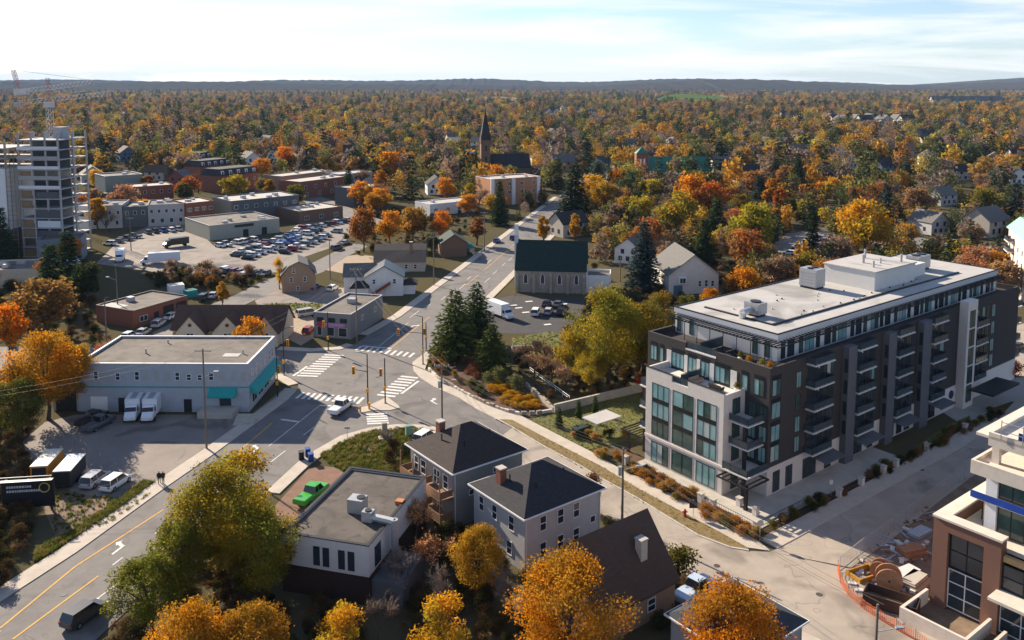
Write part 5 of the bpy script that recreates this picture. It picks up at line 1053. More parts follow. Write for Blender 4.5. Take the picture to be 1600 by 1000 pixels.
def wheel_at(L, W): return [(-.30*L, -W*.46), (-.30*L, W*.46), (.31*L, -W*.46), (.31*L, W*.46)]
def car(kind, x, y, rz, col, label, group=None, name='car', z=0.02, cat='car'):
    root = thing(name, label, cat, (x, y, z), rz, group); L, W, Hh, belt, _ = KIND[kind]
    def mk(): p, g = MB(), MB(); car_geo(kind, p, g); return p.mesh('body', M_CAR), g.mesh('window', M_CGL)
    p, g = cached(('car', kind), mk); p.polygons.foreach_set('use_smooth', [False]*len(p.polygons)); put('body', p, root, color=col); put('window', g, root)
    def wh(): b = MB(); b.tube((0, -.11, 0), (0, .11, 0), .34, n=14); return b.mesh('wheel', M_TYRE)
    wm2 = cached('wheel', wh); rm2 = cached('rim', lambda: MB().tube((0, -.125, 0), (0, .125, 0), .2, n=10).mesh('rim', M_RIM))
    for wx, wy in wheel_at(L, W): o = put('wheel', wm2, root, (wx, wy, .34)); put('rim', rm2, o)
    hm = cached('hl', lambda: MB().box(-.06, .06, -.2, .2, -.07, .07).mesh('headlight', M_HEAD)); tm = cached('tl', lambda: MB().box(-.05, .05, -.16, .16, -.12, .12).mesh('tail_light', M_TAIL))
    for s in (-1, 1): put('headlight', hm, root, (.475*L, s*W*.34, .66)); put('tail_light', tm, root, (-.488*L, s*W*.36, .82 if kind != 'pickup' else .9))
    return root
def far_car(kind, x, y, rz, col, label, group):
    def mk():
        b = MB(); L, W = car_geo(kind, b, b, 0, 1)
        for wx, wy in wheel_at(L, W): b.tube((wx, wy - .1, .33), (wx, wy + .1, .33), .33, n=8, m=2)
        return b.mesh('parked_car', [M_CAR, M_CGL, M_TYRE])
    return tag(put('parked_car', cached(('fc', kind), mk), None, (x, y, .02), rz, col), label, 'car', group)
WHT, BLK, SIL, GRY, BLU, REDC = (0.75, 0.75, 0.74), (0.015, 0.015, 0.017), (0.42, 0.43, 0.44), (0.10, 0.105, 0.11), (0.02, 0.07, 0.28), (0.30, 0.02, 0.02)
def pdir(p, q): a_, b_ = G(*p), G(*q); return math.atan2(b_[1]-a_[1], b_[0]-a_[0])
def pcar(kind, tail, nose, col, label, **k): a_, b_ = G(*tail), G(*nose); return car(kind, (a_[0]+b_[0])/2, (a_[1]+b_[1])/2, math.atan2(b_[1]-a_[1], b_[0]-a_[0]), col, label, z=k.pop('z', .08), **k)
pcar('suv', (108, 985), (156, 952), (0.04, 0.042, 0.046), 'black minivan driving up the main road at the bottom left')
pcar('pickup', (516, 654), (548, 631), WHT, 'white pickup truck entering the crossing', name='pickup_truck', cat='pickup')
pcar('suv', (137, 764), (160, 747), SIL, 'silver white SUV parked beside the black trailer', z=.03)
pcar('suv', (166, 770), (196, 750), WHT, 'white SUV parked nearest the grass strip', z=.03)
pcar('pickup', (474, 790), (500, 770), (0.06, 0.36, 0.04), 'bright green pickup truck beside the flat roofed shop', name='pickup_truck', cat='pickup')
pcar('suv', (655, 695), (672, 684), WHT, 'white car parked behind the dark hipped house', z=.05)
pcar('pickup', (1072, 940), (1098, 922), (0.45, 0.55, 0.68), 'pale blue pickup truck in the driveway of the brown roofed house', name='pickup_truck', cat='pickup')
pcar('pickup', (128, 668), (160, 652), BLK, 'black pickup truck parked by the grey building wall', name='pickup_truck', cat='pickup', z=.03)
pcar('pickup', (138, 676), (170, 659), GRY, 'dark grey pickup truck nearest the white box trucks', name='pickup_truck', cat='pickup', z=.03)
pcar('sedan', (5, 592), (22, 580), SIL, 'silver car parked behind the leaves at the left edge', z=.03)
for i, (t, n, c, k, l) in enumerate(((( 832,500),(842,484),WHT,'suv','white car in the church parking lot, front row left'),((852,498),(862,483),SIL,'hatch','silver green car in the church parking lot, front row middle'),((872,499),(882,484),BLK,'suv','black car in the church parking lot, front row right'),((850,484),(858,474),BLK,'sedan','black car in the back row behind the white one'),((868,484),(876,474),GRY,'sedan','dark grey car in the back row behind the black one'))): pcar(k, t, n, c, l, group='cars in the church lot', z=.03)
pcar('hatch', (193, 533), (211, 524), WHT, 'white car parked nearest the grey building beside the workshop', z=.03); pcar('sedan', (213, 529), (234, 517), SIL, 'silver car parked second beside the brick workshop', z=.03); pcar('suv', (238, 516), (258, 503), SIL, 'silver SUV parked third beside the brick workshop', z=.03); pcar('sedan', (258, 502), (280, 493), WHT, 'white sedan parked before the garage doors', z=.03)
pcar('sedan', (481, 457), (500, 447), BLU, 'blue car parked beside the brown gambrel house', z=.05); pcar('hatch', (511, 458), (528, 449), WHT, 'white car parked in the yard behind the white house', z=.05)
pcar('van', (470, 495), (488, 492), SIL, 'silver minivan on the gravel drive beside the corner shop', z=.05); pcar('hatch', (477, 524), (487, 516), REDC, 'dark red car behind the corner shop', z=.05)
pcar('suv', (518, 392), (534, 388), GRY, 'grey SUV parked by the red oak', z=.05); pcar('sedan', (532, 384), (546, 379), SIL, 'silver sedan parked beyond the grey one', z=.05)
pcar('van', (796, 380), (808, 369), (0.10, 0.04, 0.12), 'dark purple van driving away up the main road', z=.08); pcar('sedan', (771, 383), (781, 375), BLU, 'dark blue car at the kerb of the main road', z=.08)
pcar('suv', (312, 473), (325, 464), BLK, 'black SUV parked beside the brick workshop yard', z=.03); pcar('sedan', (327, 470), (340, 460), SIL, 'silver sedan beside the black SUV in the workshop yard', z=.03)
pcar('sedan', (1580, 552), (1600, 540), BLK, 'black car parked behind the apartment building', z=.05)
pcar('suv', (1015-766, 300+88), (1015-752, 300+84), BLU, 'dark blue car beside the white trailer in the town lot', z=.03) if False else None
# rows of cars in the town car park
rc = random.Random(7)
def row(p, q, n, head, where, flip=0):
    a_, b_ = Vector(G(*p)), Vector(G(*q)); ang = math.atan2(b_.y - a_.y, b_.x - a_.x) + math.pi/2
    for i in range(n):
        if rc.random() < .06: continue
        c_ = a_.lerp(b_, (i + .5) / n); col, nm = rc.choice(((WHT,'white'),(WHT,'white'),(WHT,'white'),(WHT,'white'),(SIL,'silver'),(SIL,'silver'),(BLK,'black'),(BLK,'black'),(GRY,'dark grey'),(GRY,'dark grey'),(BLU,'blue'),(REDC,'red')))
        far_car(rc.choice(('sedan','suv','suv','hatch','pickup')), c_.x, c_.y, ang + rc.uniform(-.05, .05) + (math.pi if rc.random() < .4 else 0), col, '%s car parked in %s' % (nm, where), 'cars in ' + where)
row((340, 387), (398, 376), 7, 0, 'the row before the long building'); row((366, 402), (470, 362), 14, 0, 'the first long row of the car park'); row((382, 407), (500, 360), 14, 0, 'the second long row of the car park'); row((440, 398), (530, 362), 10, 0, 'the third long row of the car park'); row((470, 360), (548, 346), 9, 0, 'the far row of the car park'); row((326, 424), (420, 431), 10, 0, 'the low row above the bank')
row((165, 385), (215, 370), 4, 0, 'the yard behind the old town row'); row((225, 366), (285, 360), 5, 0, 'the yard below the grey shops'); row((690, 318), (740, 326), 6, 0, 'the small lot behind the orange maple'); row((1240, 318), (1290, 312), 5, 0, 'the street among the eastern trees'); row((1225, 402), (1285, 372), 4, 0, 'the lot beyond the apartment roof')
def box_truck(tail, nose, label, box_l=4.9, hb=2.5, col=(0.72, 0.73, 0.75), stripe_=True, group=None):
    a_, b_ = G(*tail), G(*nose); rz = math.atan2(b_[1]-a_[1], b_[0]-a_[0]); t = thing('box_truck', label, 'truck', (a_[0], a_[1], .03), rz, group)
    cb = MB().box(0, box_l, -1.15, 1.15, .8, .8 + hb).build('cargo_box', M_CAR, t); cb.color = (*col, 1)
    if stripe_:
        MB().box(.6, box_l - .6, -1.17, -1.15, 1.9, 2.15).build('blue_stripe', mat('blue_vinyl', (0.05, 0.16, 0.36), .5), cb); MB().box(.2, box_l - .3, -.45, .45, .8 + hb, .82 + hb).build('roof_panel', W_GREY, cb)
    c = MB(); loft(c, [(box_l + .05, 1.0, .55, 1.5, 2.5), (box_l + .9, 1.0, .5, 1.5, 2.5), (box_l + 1.35, .98, .5, 1.3, 1.75), (box_l + 2.1, .92, .5, 1.0, 1.25), (box_l + 2.2, .8, .55, .85, 1.0)]); c = c.build('cab', M_CAR, t); c.color = (*col, 1)
    g = MB(); g.face([(box_l+.95, -.82, 2.40), (box_l+1.42, -.84, 1.72), (box_l+1.42, .84, 1.72), (box_l+.95, .82, 2.40)]); g.build('windscreen', M_CGL, t)
    for s in (-1, 1): g = MB(); g.box(box_l+.25, box_l+1.0, s*1.0 - .01, s*1.0 + .01, 1.55, 2.2); g.build('window', M_CGL, t)
    wm2 = cached('wheel', None)
    for x in (1.2, box_l + 1.3):
        for s in (-1, 1): o = put('wheel', wm2, t, (x, s*.95, .42)); o.scale = (1.2, 1.3, 1.2)
    for s in (-1, 1): put('headlight', MESHES['hl'], t, (box_l + 2.14, s*.65, .95))
    return t
box_truck((219, 637), (197, 671), 'white box truck with blue stripe parked left of its twin by the grey building'); box_truck((246, 637), (224, 671), 'white box truck with blue stripe parked right of its twin by the grey building')
box_truck((766, 489), (800, 502), 'white box truck half hidden by the pines in the church lot', 6.2, 2.6, stripe_=False); box_truck((282, 410), (235, 413), 'white trailer truck parked in the town lot above the bank', 9, 2.7, stripe_=False); box_truck((190, 404), (182, 417), 'white box truck with pale roof beside the site shed', 5, 2.6, stripe_=False); box_truck((294, 383), (262, 387), 'dark food truck with cream roof in the town lot', 6, 2.2, (0.02, 0.02, 0.02), False)
def trailer(tail, nose, label, m, mr, open_=False):
    a_, b_ = G(*tail), G(*nose); rz = math.atan2(b_[1]-a_[1], b_[0]-a_[0]); t = thing('cargo_trailer', label, 'trailer', (a_[0], a_[1], .03), rz); L = math.dist(a_, b_)
    MB().box(0, L, -1.1, 1.1, .55, 2.55).build('body', m, t); MB().box(-.05, L + .05, -1.15, 1.15, 2.55, 2.68).build('roof', mr, t)
    for x in (L*.4, L*.4 + .9):
        for s in (-1, 1): put('wheel', MESHES['wheel'], t, (x, s*1.15, .36))
    MB().tube((L, 0, .5), (L + 1.1, 0, .5), .06, n=4).build('drawbar', M_DARK, t); MB().box(-.03, 0, -.9, .9, .7, 2.4).build('rear_door', M_TRIM, t)
trailer((62, 758), (87, 730), 'orange cargo trailer with pale roof behind the billboard', mat('orange_trailer_paint', (0.62, 0.24, 0.02), .5), mat('cream_roof', (0.62, 0.56, 0.46), .6)); trailer((98, 766), (122, 738), 'dark cargo trailer with white roof beside the silver SUV', mat('dark_trailer_paint', (0.05, 0.045, 0.04), .5), M_WHITE)
pblock('white storage container behind the brick workshop', (265, 464), (289, 461), 3, 2.8, M_WHITE, M_ROOFW, name='storage_container', cat='container', par=.1); pblock('teal waste skip beside the white container', (294, 466), (309, 463), 2.4, 1.8, M_TEALP, M_DARK, name='waste_skip', cat='skip', par=.1)
# ------------------------------------------------------------------ poles, signals, wires
def upole(px, py, h_, label, arms=1, lamp=0, box_=False, m=None):
    x, y = G(px, py); t = thing('utility_pole', label, 'pole', (x, y), 0); MB().tube((0, 0, -.3), (0, 0, h_), .17, .11, 8).build('pole', m or M_WOODP, t)
    for k in range(arms):
        z = h_ - .4 - k * 1.1; a_ = MB().box(-1.2, 1.2, -.07, .07, z, z + .12).build('crossarm', M_WOODP, t)
        for s in (-1.1, -.4, .4, 1.1): MB().tube((s, 0, z + .12), (s, 0, z + .36), .05, n=5).build('insulator', M_WHITE, a_)
    if lamp: b = MB(); b.tube((0, 0, h_*.72), (1.9*lamp, -.2, h_*.78), .05, n=5); a_ = b.build('lamp_arm', M_METAL, t); MB().box(1.9*lamp - .35, 1.9*lamp + .35, -.35, -.05, h_*.78 - .06, h_*.78 + .08).build('lamp_head', M_METAL, a_)
    if box_: MB().tube((-.35, -.1, h_*.66), (-.35, -.1, h_*.66 + 1.1), .26, n=8).build('transformer', M_METAL, t)
    return Vector((x, y, h_))
U1 = upole(323, 702, 15.4, 'tall wooden utility pole at the kerb before the grey building', 1, 1); U2 = upole(691, 676, 11, 'utility pole beside the dark hipped house', 1, 1, True); U3 = upole(972, 822, 10, 'wooden pole with lamp and grey box beside the grey hipped house', 0, 1, True)
U4 = upole(1364, 1098, 9.2, 'wooden pole with street lamp by the orange site fence', 0, 1); U5 = upole(558, 538, 16.2, 'tall dark pole with signals at the corner shop', 1); U6 = upole(678, 446, 14.6, 'tall pole with double insulator arms beside the main road', 2); U7 = upole(757, 393, 13, 'pole beside the green porch house', 1)
U8 = upole(185, 500, 13, 'wooden pole with lamp behind the brick workshop', 0, -1); U9 = upole(168, 560, 12, 'thin wooden pole beside the pink leaved shrub', 0); U10 = upole(205, 392, 11, 'pole with crossarm in the town car park', 1); U11 = upole(516, 436, 11, 'slim pole at the edge of the gravel yard', 0); U12 = upole(820, 330, 13, 'pole near the orange modern block', 1); U13 = upole(936, 300, 16, 'pole beside the blue gabled house', 1); U14 = upole(1329, 330, 12, 'grey pole among the eastern trees', 0); U15 = upole(969, 440, 7, 'lamp post behind the stone church', 0, -1)
M_WIRE = mat('wire_aluminium', (0.16, 0.15, 0.14), .6)
def wires(p, q, n, sag, where, dx=.55):
    for k in range(n):
        o_ = Vector(((k - (n-1)/2) * dx, 0, -.05 - .6 * (k % 2))); pts = []
        for i in range(13): t = i / 12; v = p.lerp(q, t) + o_; v.z -= sag * 4 * t * (1 - t); pts.append(v)
        tag(MB().wire(pts, .016).build('overhead_wire', M_WIRE, None), 'overhead wire ' + where, 'wire', 'overhead wires')
wires(U5, U2, 4, 1.2, 'crossing the junction from the corner shop pole'); wires(U2, U3, 3, 1.0, 'along the side street'); wires(U3, U4, 3, .8, 'running down to the building site pole'); wires(U6, U5, 4, 1.2, 'along the main road beside the white house'); wires(U7, U6, 3, 1.0, 'between the two far roadside poles'); wires(U1, Vector((-95, 108, 11)), 2, 1.5, 'running left over the parking lot'); wires(U5, U1, 2, 1.5, 'over the grey building roof edge')
wires(Vector((*G(300, 300), 15)), Vector((*G(440, 300), 14)), 3, 2, 'over the brick townhouses', 1.2); wires(U12, U13, 3, 2, 'across the street beyond the stone church', 1.0)
M_SIG = mat('signal_yellow', (0.75, 0.33, 0.01), .5)
def signal(px, py, h_, arm, label, heads=1, lamp=None):
    x, y = G(px, py); t = thing('traffic_signal', label, 'traffic light', (x, y), 0); MB().tube((0, 0, 0), (0, 0, h_), .12, .09, 8).build('pole', M_DARK, t); MB().tube((0, 0, 0), (0, 0, .3), .25, n=8).build('base', M_CONC, t)
    hp = (arm[0], arm[1], h_ * .72)
    if math.hypot(*arm) > 1: MB().tube((0, 0, h_*.66), hp, .07, .05, n=6).build('arm', M_DARK, t)
    hx = hp[0]
    hd = MB().box(hx - .24, hx + .24, hp[1] - .42, hp[1] - .14, hp[2] - .75, hp[2] + .55).build('signal_head', M_SIG, t)
    for k, m_ in enumerate((M_DARK, M_DARK, M_TAIL)): MB().tube((hx, hp[1] - .43, hp[2] - .5 + k*.4), (hx, hp[1] - .5, hp[2] - .5 + k*.4), .14, n=8).build('lens', m_, hd)
    if lamp: b = MB(); b.tube((0, 0, h_), (lamp, 0, h_ + .35), .05, n=5); a_ = b.build('lamp_arm', M_DARK, t); MB().box(lamp - .35, lamp + .35, -.15, .15, h_ + .3, h_ + .42).build('lamp_head', M_METAL, a_)
    MB().box(-.2, .2, -.35, -.12, 2.4, 3.1).build('walk_signal', M_SIG, t)
    return t
signal(444, 587, 9, (.9, 0), 'black signal pole before the grey building side wall', lamp=1.8); signal(513, 548, 8, (-.8, 0), 'black signal pole before the pink sign corner shop'); signal(661, 570, 9.5, (-4.6, -.6), 'black signal pole with long arm beside the pines', lamp=-1.4); signal(575, 634, 9, (-2.2, -.4), 'black signal pole on the traffic island, left one', lamp=-1.6); signal(602, 631, 8, (-.6, -.2), 'black signal pole on the traffic island, right one'); signal(666, 549, 6, (-.3, 0), 'short signal post nearest the pines'); signal(434, 622, 7.4, (.4, 0), 'black signal pole at the kerb before the teal awning')
x, y = G(641, 530); 
def post(px, py, h_, top, label, name='road_sign', cat='sign'):
    x, y = G(px, py); t = thing(name, label, cat, (x, y), 0); MB().tube((0, 0, 0), (0, 0, h_), .04, n=6).build('post', M_METAL, t); top(t); return t
post(1187, 846, 2.6, lambda t: MB().tube((0, -.03, 2.3), (0, .03, 2.3), .42, n=8).build('plate', M_METAL, t), 'octagonal sign seen from behind at the street corner')
post(1298, 776, 2.4, lambda t: MB().box(-.2, .2, -.03, .03, 1.7, 2.3).build('plate', M_WHITE, t), 'small white sign in the shaded grass strip')
post(1083, 808, 2.3, lambda t: MB().box(-.5, .5, -.04, .04, 1.2, 2.2).build('board', M_DARK, t), 'dark notice board beside the red hydrant', 'notice_board'); post(543, 692, 2.6, lambda t: MB().box(-.4, .4, -.03, .03, 2.2, 2.5).build('plate', M_METAL, t), 'street sign on the corner lawn')
post(577, 640, 1.1, lambda t: MB().box(-.15, .15, -.15, .15, .2, 1.2).build('bollard_top', M_SIG, t), 'yellow marker post on the island', 'marker_post', 'post'); post(563, 645, 1.1, lambda t: MB().box(-.12, .12, -.12, .12, .2, 1.2).build('bollard_top', M_SIG, t), 'yellow marker post at the island tip', 'marker_post', 'post')
x, y = G(1070, 808); t = thing('fire_hydrant', 'red fire hydrant on the dry verge before the apartment building', 'hydrant', (x, y, .1)); M_HYD = mat('hydrant_red', (0.42, 0.03, 0.02), .5); MB().tube((0,0,0),(0,0,.8),.2,.17,8).build('barrel', M_HYD, t); MB().tube((0,0,.8),(0,0,1.0),.2,.05,8).build('cap', M_HYD, t); MB().tube((-.32,0,.6),(.32,0,.6),.09,n=6).build('outlet', M_HYD, t)
def bin_(px, py, m, label):
    x, y = G(px, py); t = thing('wheeled_bin', label, 'bin', (x, y, .05), R(20)); b = MB(); b.prism([(-.35,-.4),(.35,-.4),(.35,.4),(-.35,.4)], .1, 1.2); b.build('body', m, t); MB().box(-.4, .4, -.46, .46, 1.2, 1.3).build('lid', m, t)
    for s in (-1, 1): MB().tube((s*.3, .42, .14), (s*.36, .42, .14), .14, n=8).build('wheel', M_TYRE, t)
M_BBIN = mat('blue_bin_plastic', (0.02, 0.07, 0.25), .5); bin_(481, 714, M_BBIN, 'blue wheeled bin on the sidewalk beside the corner lawn'); bin_(486, 722, M_BBIN, 'blue wheeled bin nearest the red gravel yard'); bin_(471, 719, M_TRIM, 'black wheeled bin at the kerb beside the blue bins')
x, y = G(639, 682); t = thing('utility_cabinet', 'green utility cabinet on the corner lawn', 'cabinet', (x, y), .3); MB().box(-.5,.5,-.35,.35,0,1.7).build('box', mat('utility_green', (0.16, 0.27, 0.22), .6), t); MB().box(-.55,.55,-.4,.4,1.7,1.8).build('lid', mat('utility_green', (0,0,0)), t)
x, y = G(601, 686); t = thing('stone_marker', 'pale stone monument block at the top of the corner lawn', 'monument', (x, y), .3); MB().box(-.9,.9,-.6,.6,0,.35).build('plinth', M_STONE, t); MB().box(-.4,.4,-.3,.3,.35,2.6).build('block', W_STN, t)
# billboard, pedestrians
x, y = G(46, 800); t = thing('billboard', 'black roadside billboard with a gold ring emblem at the lower left', 'billboard', (x, y), R(8))
MB().box(-3.1, 3.1, -.12, .12, .7, 4.3).build('panel', mat('billboard_black', (0.012, 0.012, 0.014), .5), t)
for xx in (-2.6, 0, 2.6): MB().box(xx - .1, xx + .1, .14, .34, 0, 4.3).build('post', M_DARK, t)
for zz_ in (4.5, 4.9): MB().tube((-3.1, -.5, zz_), (3.1, -.5, zz_), .05, n=4).build('catwalk_rail', M_METAL, t)
MB().box(-3.1, 3.1, -.7, -.13, 4.31, 4.36).build('catwalk', M_METAL, t)
M_PRN = mat('billboard_print', (0.45, 0.47, 0.5), .6)
for zz_, x0, x1 in ((3.3, -2.5, .4), (2.75, -2.5, 1.3)): 
    r7 = random.Random(int(zz_ * 10)); xx = x0; b = MB()
    while xx < x1: wl = r7.uniform(.12, .3); b.box(xx, xx + wl, -.135, -.121, zz_, zz_ + .28); xx += wl + .07
    o = b.build('printed_line', M_PRN, t); o['kind'] = 'stuff'
b = MB(); n = 20
for k in range(n): a_, c_ = 6.2832*k/n, 6.2832*(k+1)/n; b.tube((2.0 + .6*math.cos(a_), -.14, 3.2 + .6*math.sin(a_)), (2.0 + .6*math.cos(c_), -.14, 3.2 + .6*math.sin(c_)), .07, n=4)
b.build('gold_ring', mat('gold_print', (0.55, 0.42, 0.12), .5), t)
def person(px, py, rz, top, leg, label, stride):
    x, y = G(px, py); J = [((0,0,.95),.15),((0,0,1.2),.16),((0,0,1.42),.15),((0,0,1.52),.06),((0,.02,1.62),.10),((0,.02,1.74),.09)]
    V = [j[0] for j in J]; Rr = [j[1] for j in J]; Ed = [(i, i+1) for i in range(5)]
    def chain(root, pts):
        p = root
        for c_, r_ in pts: V.append(c_); Rr.append(r_); Ed.append((p, len(V)-1)); p = len(V)-1
    for s in (-1, 1):
        k = s * stride
        chain(0, [((s*.10, k*.05, .88), .10), ((s*.11, k*.22, .48), .075), ((s*.11, k*.22 - .08, .08), .05), ((s*.11, k*.22 + .1, .05), .045)])
        chain(2, [((s*.21, 0, 1.40), .075), ((s*.26, -k*.10, 1.12), .055), ((s*.25, -k*.02 + .1, .88), .042), ((s*.25, -k*.02 + .14, .80), .04)])
    me = bpy.data.meshes.new('person'); me.from_pydata(V, Ed, []); o = put('person', me, None, (x, y, .14), rz); tag(o, label, 'person')
    md = o.modifiers.new('skin', 'SKIN')
    for i, v in enumerate(me.skin_vertices[0].data): v.radius = (Rr[i] * (1.25 if i < 3 else 1), Rr[i] * (.8 if i < 3 else 1)); v.use_root = (i == 0)
    o.modifiers.new('sub', 'SUBSURF').levels = 1; o.modifiers['sub'].render_levels = 2
    m = bpy.data.materials.new('clothes'); m.use_nodes = True; tn = m.node_tree; tcn = tn.nodes.new('ShaderNodeTexCoord'); sx = tn.nodes.new('ShaderNodeSeparateXYZ'); rmp = tn.nodes.new('ShaderNodeValToRGB'); rmp.color_ramp.interpolation = 'CONSTANT'
    tn.links.new(tcn.outputs['Object'], sx.inputs[0]); mp = tn.nodes.new('ShaderNodeMapRange'); mp.inputs[2].default_value = 2.0; tn.links.new(sx.outputs[2], mp.inputs[0]); tn.links.new(mp.outputs[0], rmp.inputs[0]); tn.links.new(rmp.outputs[0], tn.nodes['Principled BSDF'].inputs['Base Color']); tn.nodes['Principled BSDF'].inputs['Roughness'].default_value = .9
    e = rmp.color_ramp.elements; e[0].color = (*leg, 1); e[1].position = .47; e[1].color = (*top, 1)
    for p_, c_ in ((.755, (0.45, 0.28, 0.2)), (.84, (0.02, 0.015, 0.012))): q = e.new(p_); q.color = (*c_, 1)
    me.materials.append(m)
person(249, 757, R(200), (0.02, 0.02, 0.022), (0.015, 0.015, 0.02), 'person in dark jacket and trousers walking on the sidewalk, left of two', .8); person(255, 757, R(200), (0.035, 0.025, 0.02), (0.02, 0.02, 0.03), 'person in brown black coat walking on the sidewalk, right of two', -.8)
# garden of the apartment building: shelter, retaining wall, rail
x, y = G(940, 675); t = thing('garden_shelter', 'white flat roofed garden shelter on the lawn beside the apartment building', 'shelter', (x, y), AX); MB().box(-2.6, 2.6, -1.7, 1.7, 2.3, 2.5).build('roof', M_ROOFW, t)
for sx_ in (-2.3, 2.3):
    for sy in (-1.4, 1.4): MB().box(sx_-.06, sx_+.06, sy-.06, sy+.06, 0, 2.3).build('post', M_METAL, t)
x, y = G(906, 680); t = thing('storage_bench', 'dark green slatted storage box beside the garden shelter', 'bench', (x, y), AX); MB().box(-1.2,1.2,-.6,.6,.1,1.3).build('box', mat('dark_green_paint', (0.015, 0.035, 0.03), .6), t); MB().box(-1.3,1.3,-.7,.7,1.3,1.4).build('lid', MATS['dark_green_paint'], t)
p, q = G(866, 645), G(1003, 612); an = math.atan2(q[1]-p[1], q[0]-p[0]); L = math.dist(p, q)
t = thing('retaining_wall', 'grey concrete retaining wall behind the garden lawn', 'wall', p, an)
n = int(L / 2.4)
for k in range(n): MB().box(L*k/n + .012, L*(k+1)/n - .012, -.15, .15, -.1, 1.35).build('wall_panel', M_CONC, t)
MB().box(0, L, -.2, .2, 1.352, 1.45).build('coping', M_CONC, t)
p, q = G(865, 643), G(822, 604); an = math.atan2(q[1]-p[1], q[0]-p[0]); L = math.dist(p, q); t = thing('stepped_stone_wall', 'stepped stone garden wall climbing beside the mulch bed', 'wall', p, an)
for k in range(8): MB().box(L*k/8 + .01, L*(k+1)/8 - .01, -.2, .2, 0, .7 + .12*(k % 3)).build('stone_course', W_STN, t)
p, q = G(890, 628), G(828, 582); an = math.atan2(q[1]-p[1], q[0]-p[0]); L = math.dist(p, q); t = thing('guard_rail', 'white metal guard rail along the mulch slope', 'rail', p, an)
for z in (.6, 1.0): MB().tube((0, 0, z), (L, 0, z), .05, n=5).build('rail', M_WHITE, t)
for k in range(7): MB().tube((L*k/6, 0, 0), (L*k/6, 0, 1.0), .05, n=5).build('post', M_WHITE, t)
p = G(817, 546); t = thing('raised_bed', 'rectangular timber raised bed on the church lawn', 'planter', p, .1)
for q in ((-2.2, 2.2, -1.3, -1.1), (-2.2, 2.2, 1.1, 1.3), (-2.2, -2.0, -1.1, 1.1), (2.0, 2.2, -1.1, 1.1)): MB().box(*q, 0, .4).build('edge_board', M_SLAB, t)
MB().box(-2.0, 2.0, -1.1, 1.1, 0, .25).build('soil', M_MULCH, t)
# ------------------------------------------------------------------ building site clutter
pts = pix([(1312, 893), (1345, 866), (1378, 842), (1415, 815), (1460, 780), (1500, 750)])
t = thing('site_fence', 'grey mesh fence panels on feet along the access street', 'fence', pts[0], 0); ox, oy = pts[0]; M_MESH = mat('pale_fence_mesh', (0.36, 0.35, 0.34), .8, .2, 3)
for p, q in zip(pts, pts[1:]):
    L = math.dist(p, q); n = max(1, int(L / 2.6))
    for k in range(n):
        a_ = Vector(p).lerp(Vector(q), k/n); c_ = Vector(p).lerp(Vector(q), (k+1)/n); an = math.atan2(c_.y-a_.y, c_.x-a_.x); b = MB(); Lp = (c_-a_).length - .05
        for z in (.1, 1.75): b.tube((0, 0, z), (Lp, 0, z), .03, n=4)
        for u in range(15): b.tube((Lp*u/14, 0, .1), (Lp*u/14, 0, 1.75), .012 if 0 < u < 14 else .03, n=3)
        for u in range(1, 8): b.tube((0, 0, .1 + 1.65*u/8), (Lp, 0, .1 + 1.65*u/8), .012, n=3)
        b.build('fence_panel', M_MESH, t, (a_.x - ox, a_.y - oy, 0), an)
pts = pix([(1309, 893), (1313, 912), (1325, 932), (1345, 950), (1372, 968), (1400, 985), (1430, 1002), (1465, 1022)]); ox, oy = pts[0]; M_ORM = mat('orange_safety_mesh', (0.62, 0.13, 0.03), .7, .15, 2)
t = thing('safety_fence', 'sagging orange plastic safety fence round the building site corner', 'fence', pts[0], 0); b = MB()
for p, q in zip(pts, pts[1:]):
    p, q = Vector(p), Vector(q); L = (q-p).length; n = int(L / .22)
    P_ = lambda u, z: (p.x-ox + (q.x-p.x)*u, p.y-oy + (q.y-p.y)*u, z - .25*math.sin(math.pi*u)*(z/1.2))
    for k in range(n): b.tube(P_(k/n, .05), P_((k)/n, 1.2), .022, n=3, cap=False)
    for z in (.1, .32, .54, .76, .98, 1.2):
        for k in range(4): b.tube(P_(k/4, z), P_((k+1)/4, z), .025, n=3, cap=False)
b.build('mesh', M_ORM, t)
for p in pts: MB().tube((p[0]-ox, p[1]-oy, 0), (p[0]-ox, p[1]-oy, 1.35), .035, n=4).build('stake', M_WOODP, t)
x, y = G(1388, 922); t = thing('cable_drum', 'large wooden cable drum on the building site', 'cable drum', (x, y, 0), R(-20)); M_DRUM = mat('drum_timber', (0.34, 0.17, 0.09), .85, .2, 2)
for s in (-.6, .6): MB().tube((0, s - .06, 1.35), (0, s + .06, 1.35), 1.35, n=20).build('flange', M_DRUM, t)
MB().tube((0, -.54, 1.35), (0, .54, 1.35), .75, n=14).build('core', M_WOODP, t); MB().tube((0, -.70, 1.35), (0, -.66, 1.35), .12, n=8).build('hub', M_DARK, t)
x, y = G(1392, 950); t = thing('waste_skip', 'dark open waste skip behind the orange fence', 'skip', (x, y), R(-35))
for q in ((-2.6, 2.6, -1.1, -1.0), (-2.6, 2.6, 1.0, 1.1), (-2.6, -2.5, -1.0, 1.0), (2.5, 2.6, -1.0, 1.0)): MB().box(*q, 0, 1.4).build('side', mat('rusty_steel', (0.06, 0.03, 0.022), .8), t)
MB().box(-2.5, 2.5, -1.0, 1.0, 0, .5).build('rubble', M_DIRT, t)
x, y = G(1350, 900); t = thing('steel_frame', 'yellow steel trench frame lying by the site fence', 'frame', (x, y), R(25)); M_MACH = mat('machine_yellow', (0.42, 0.21, 0.03), .7, .25, 2)
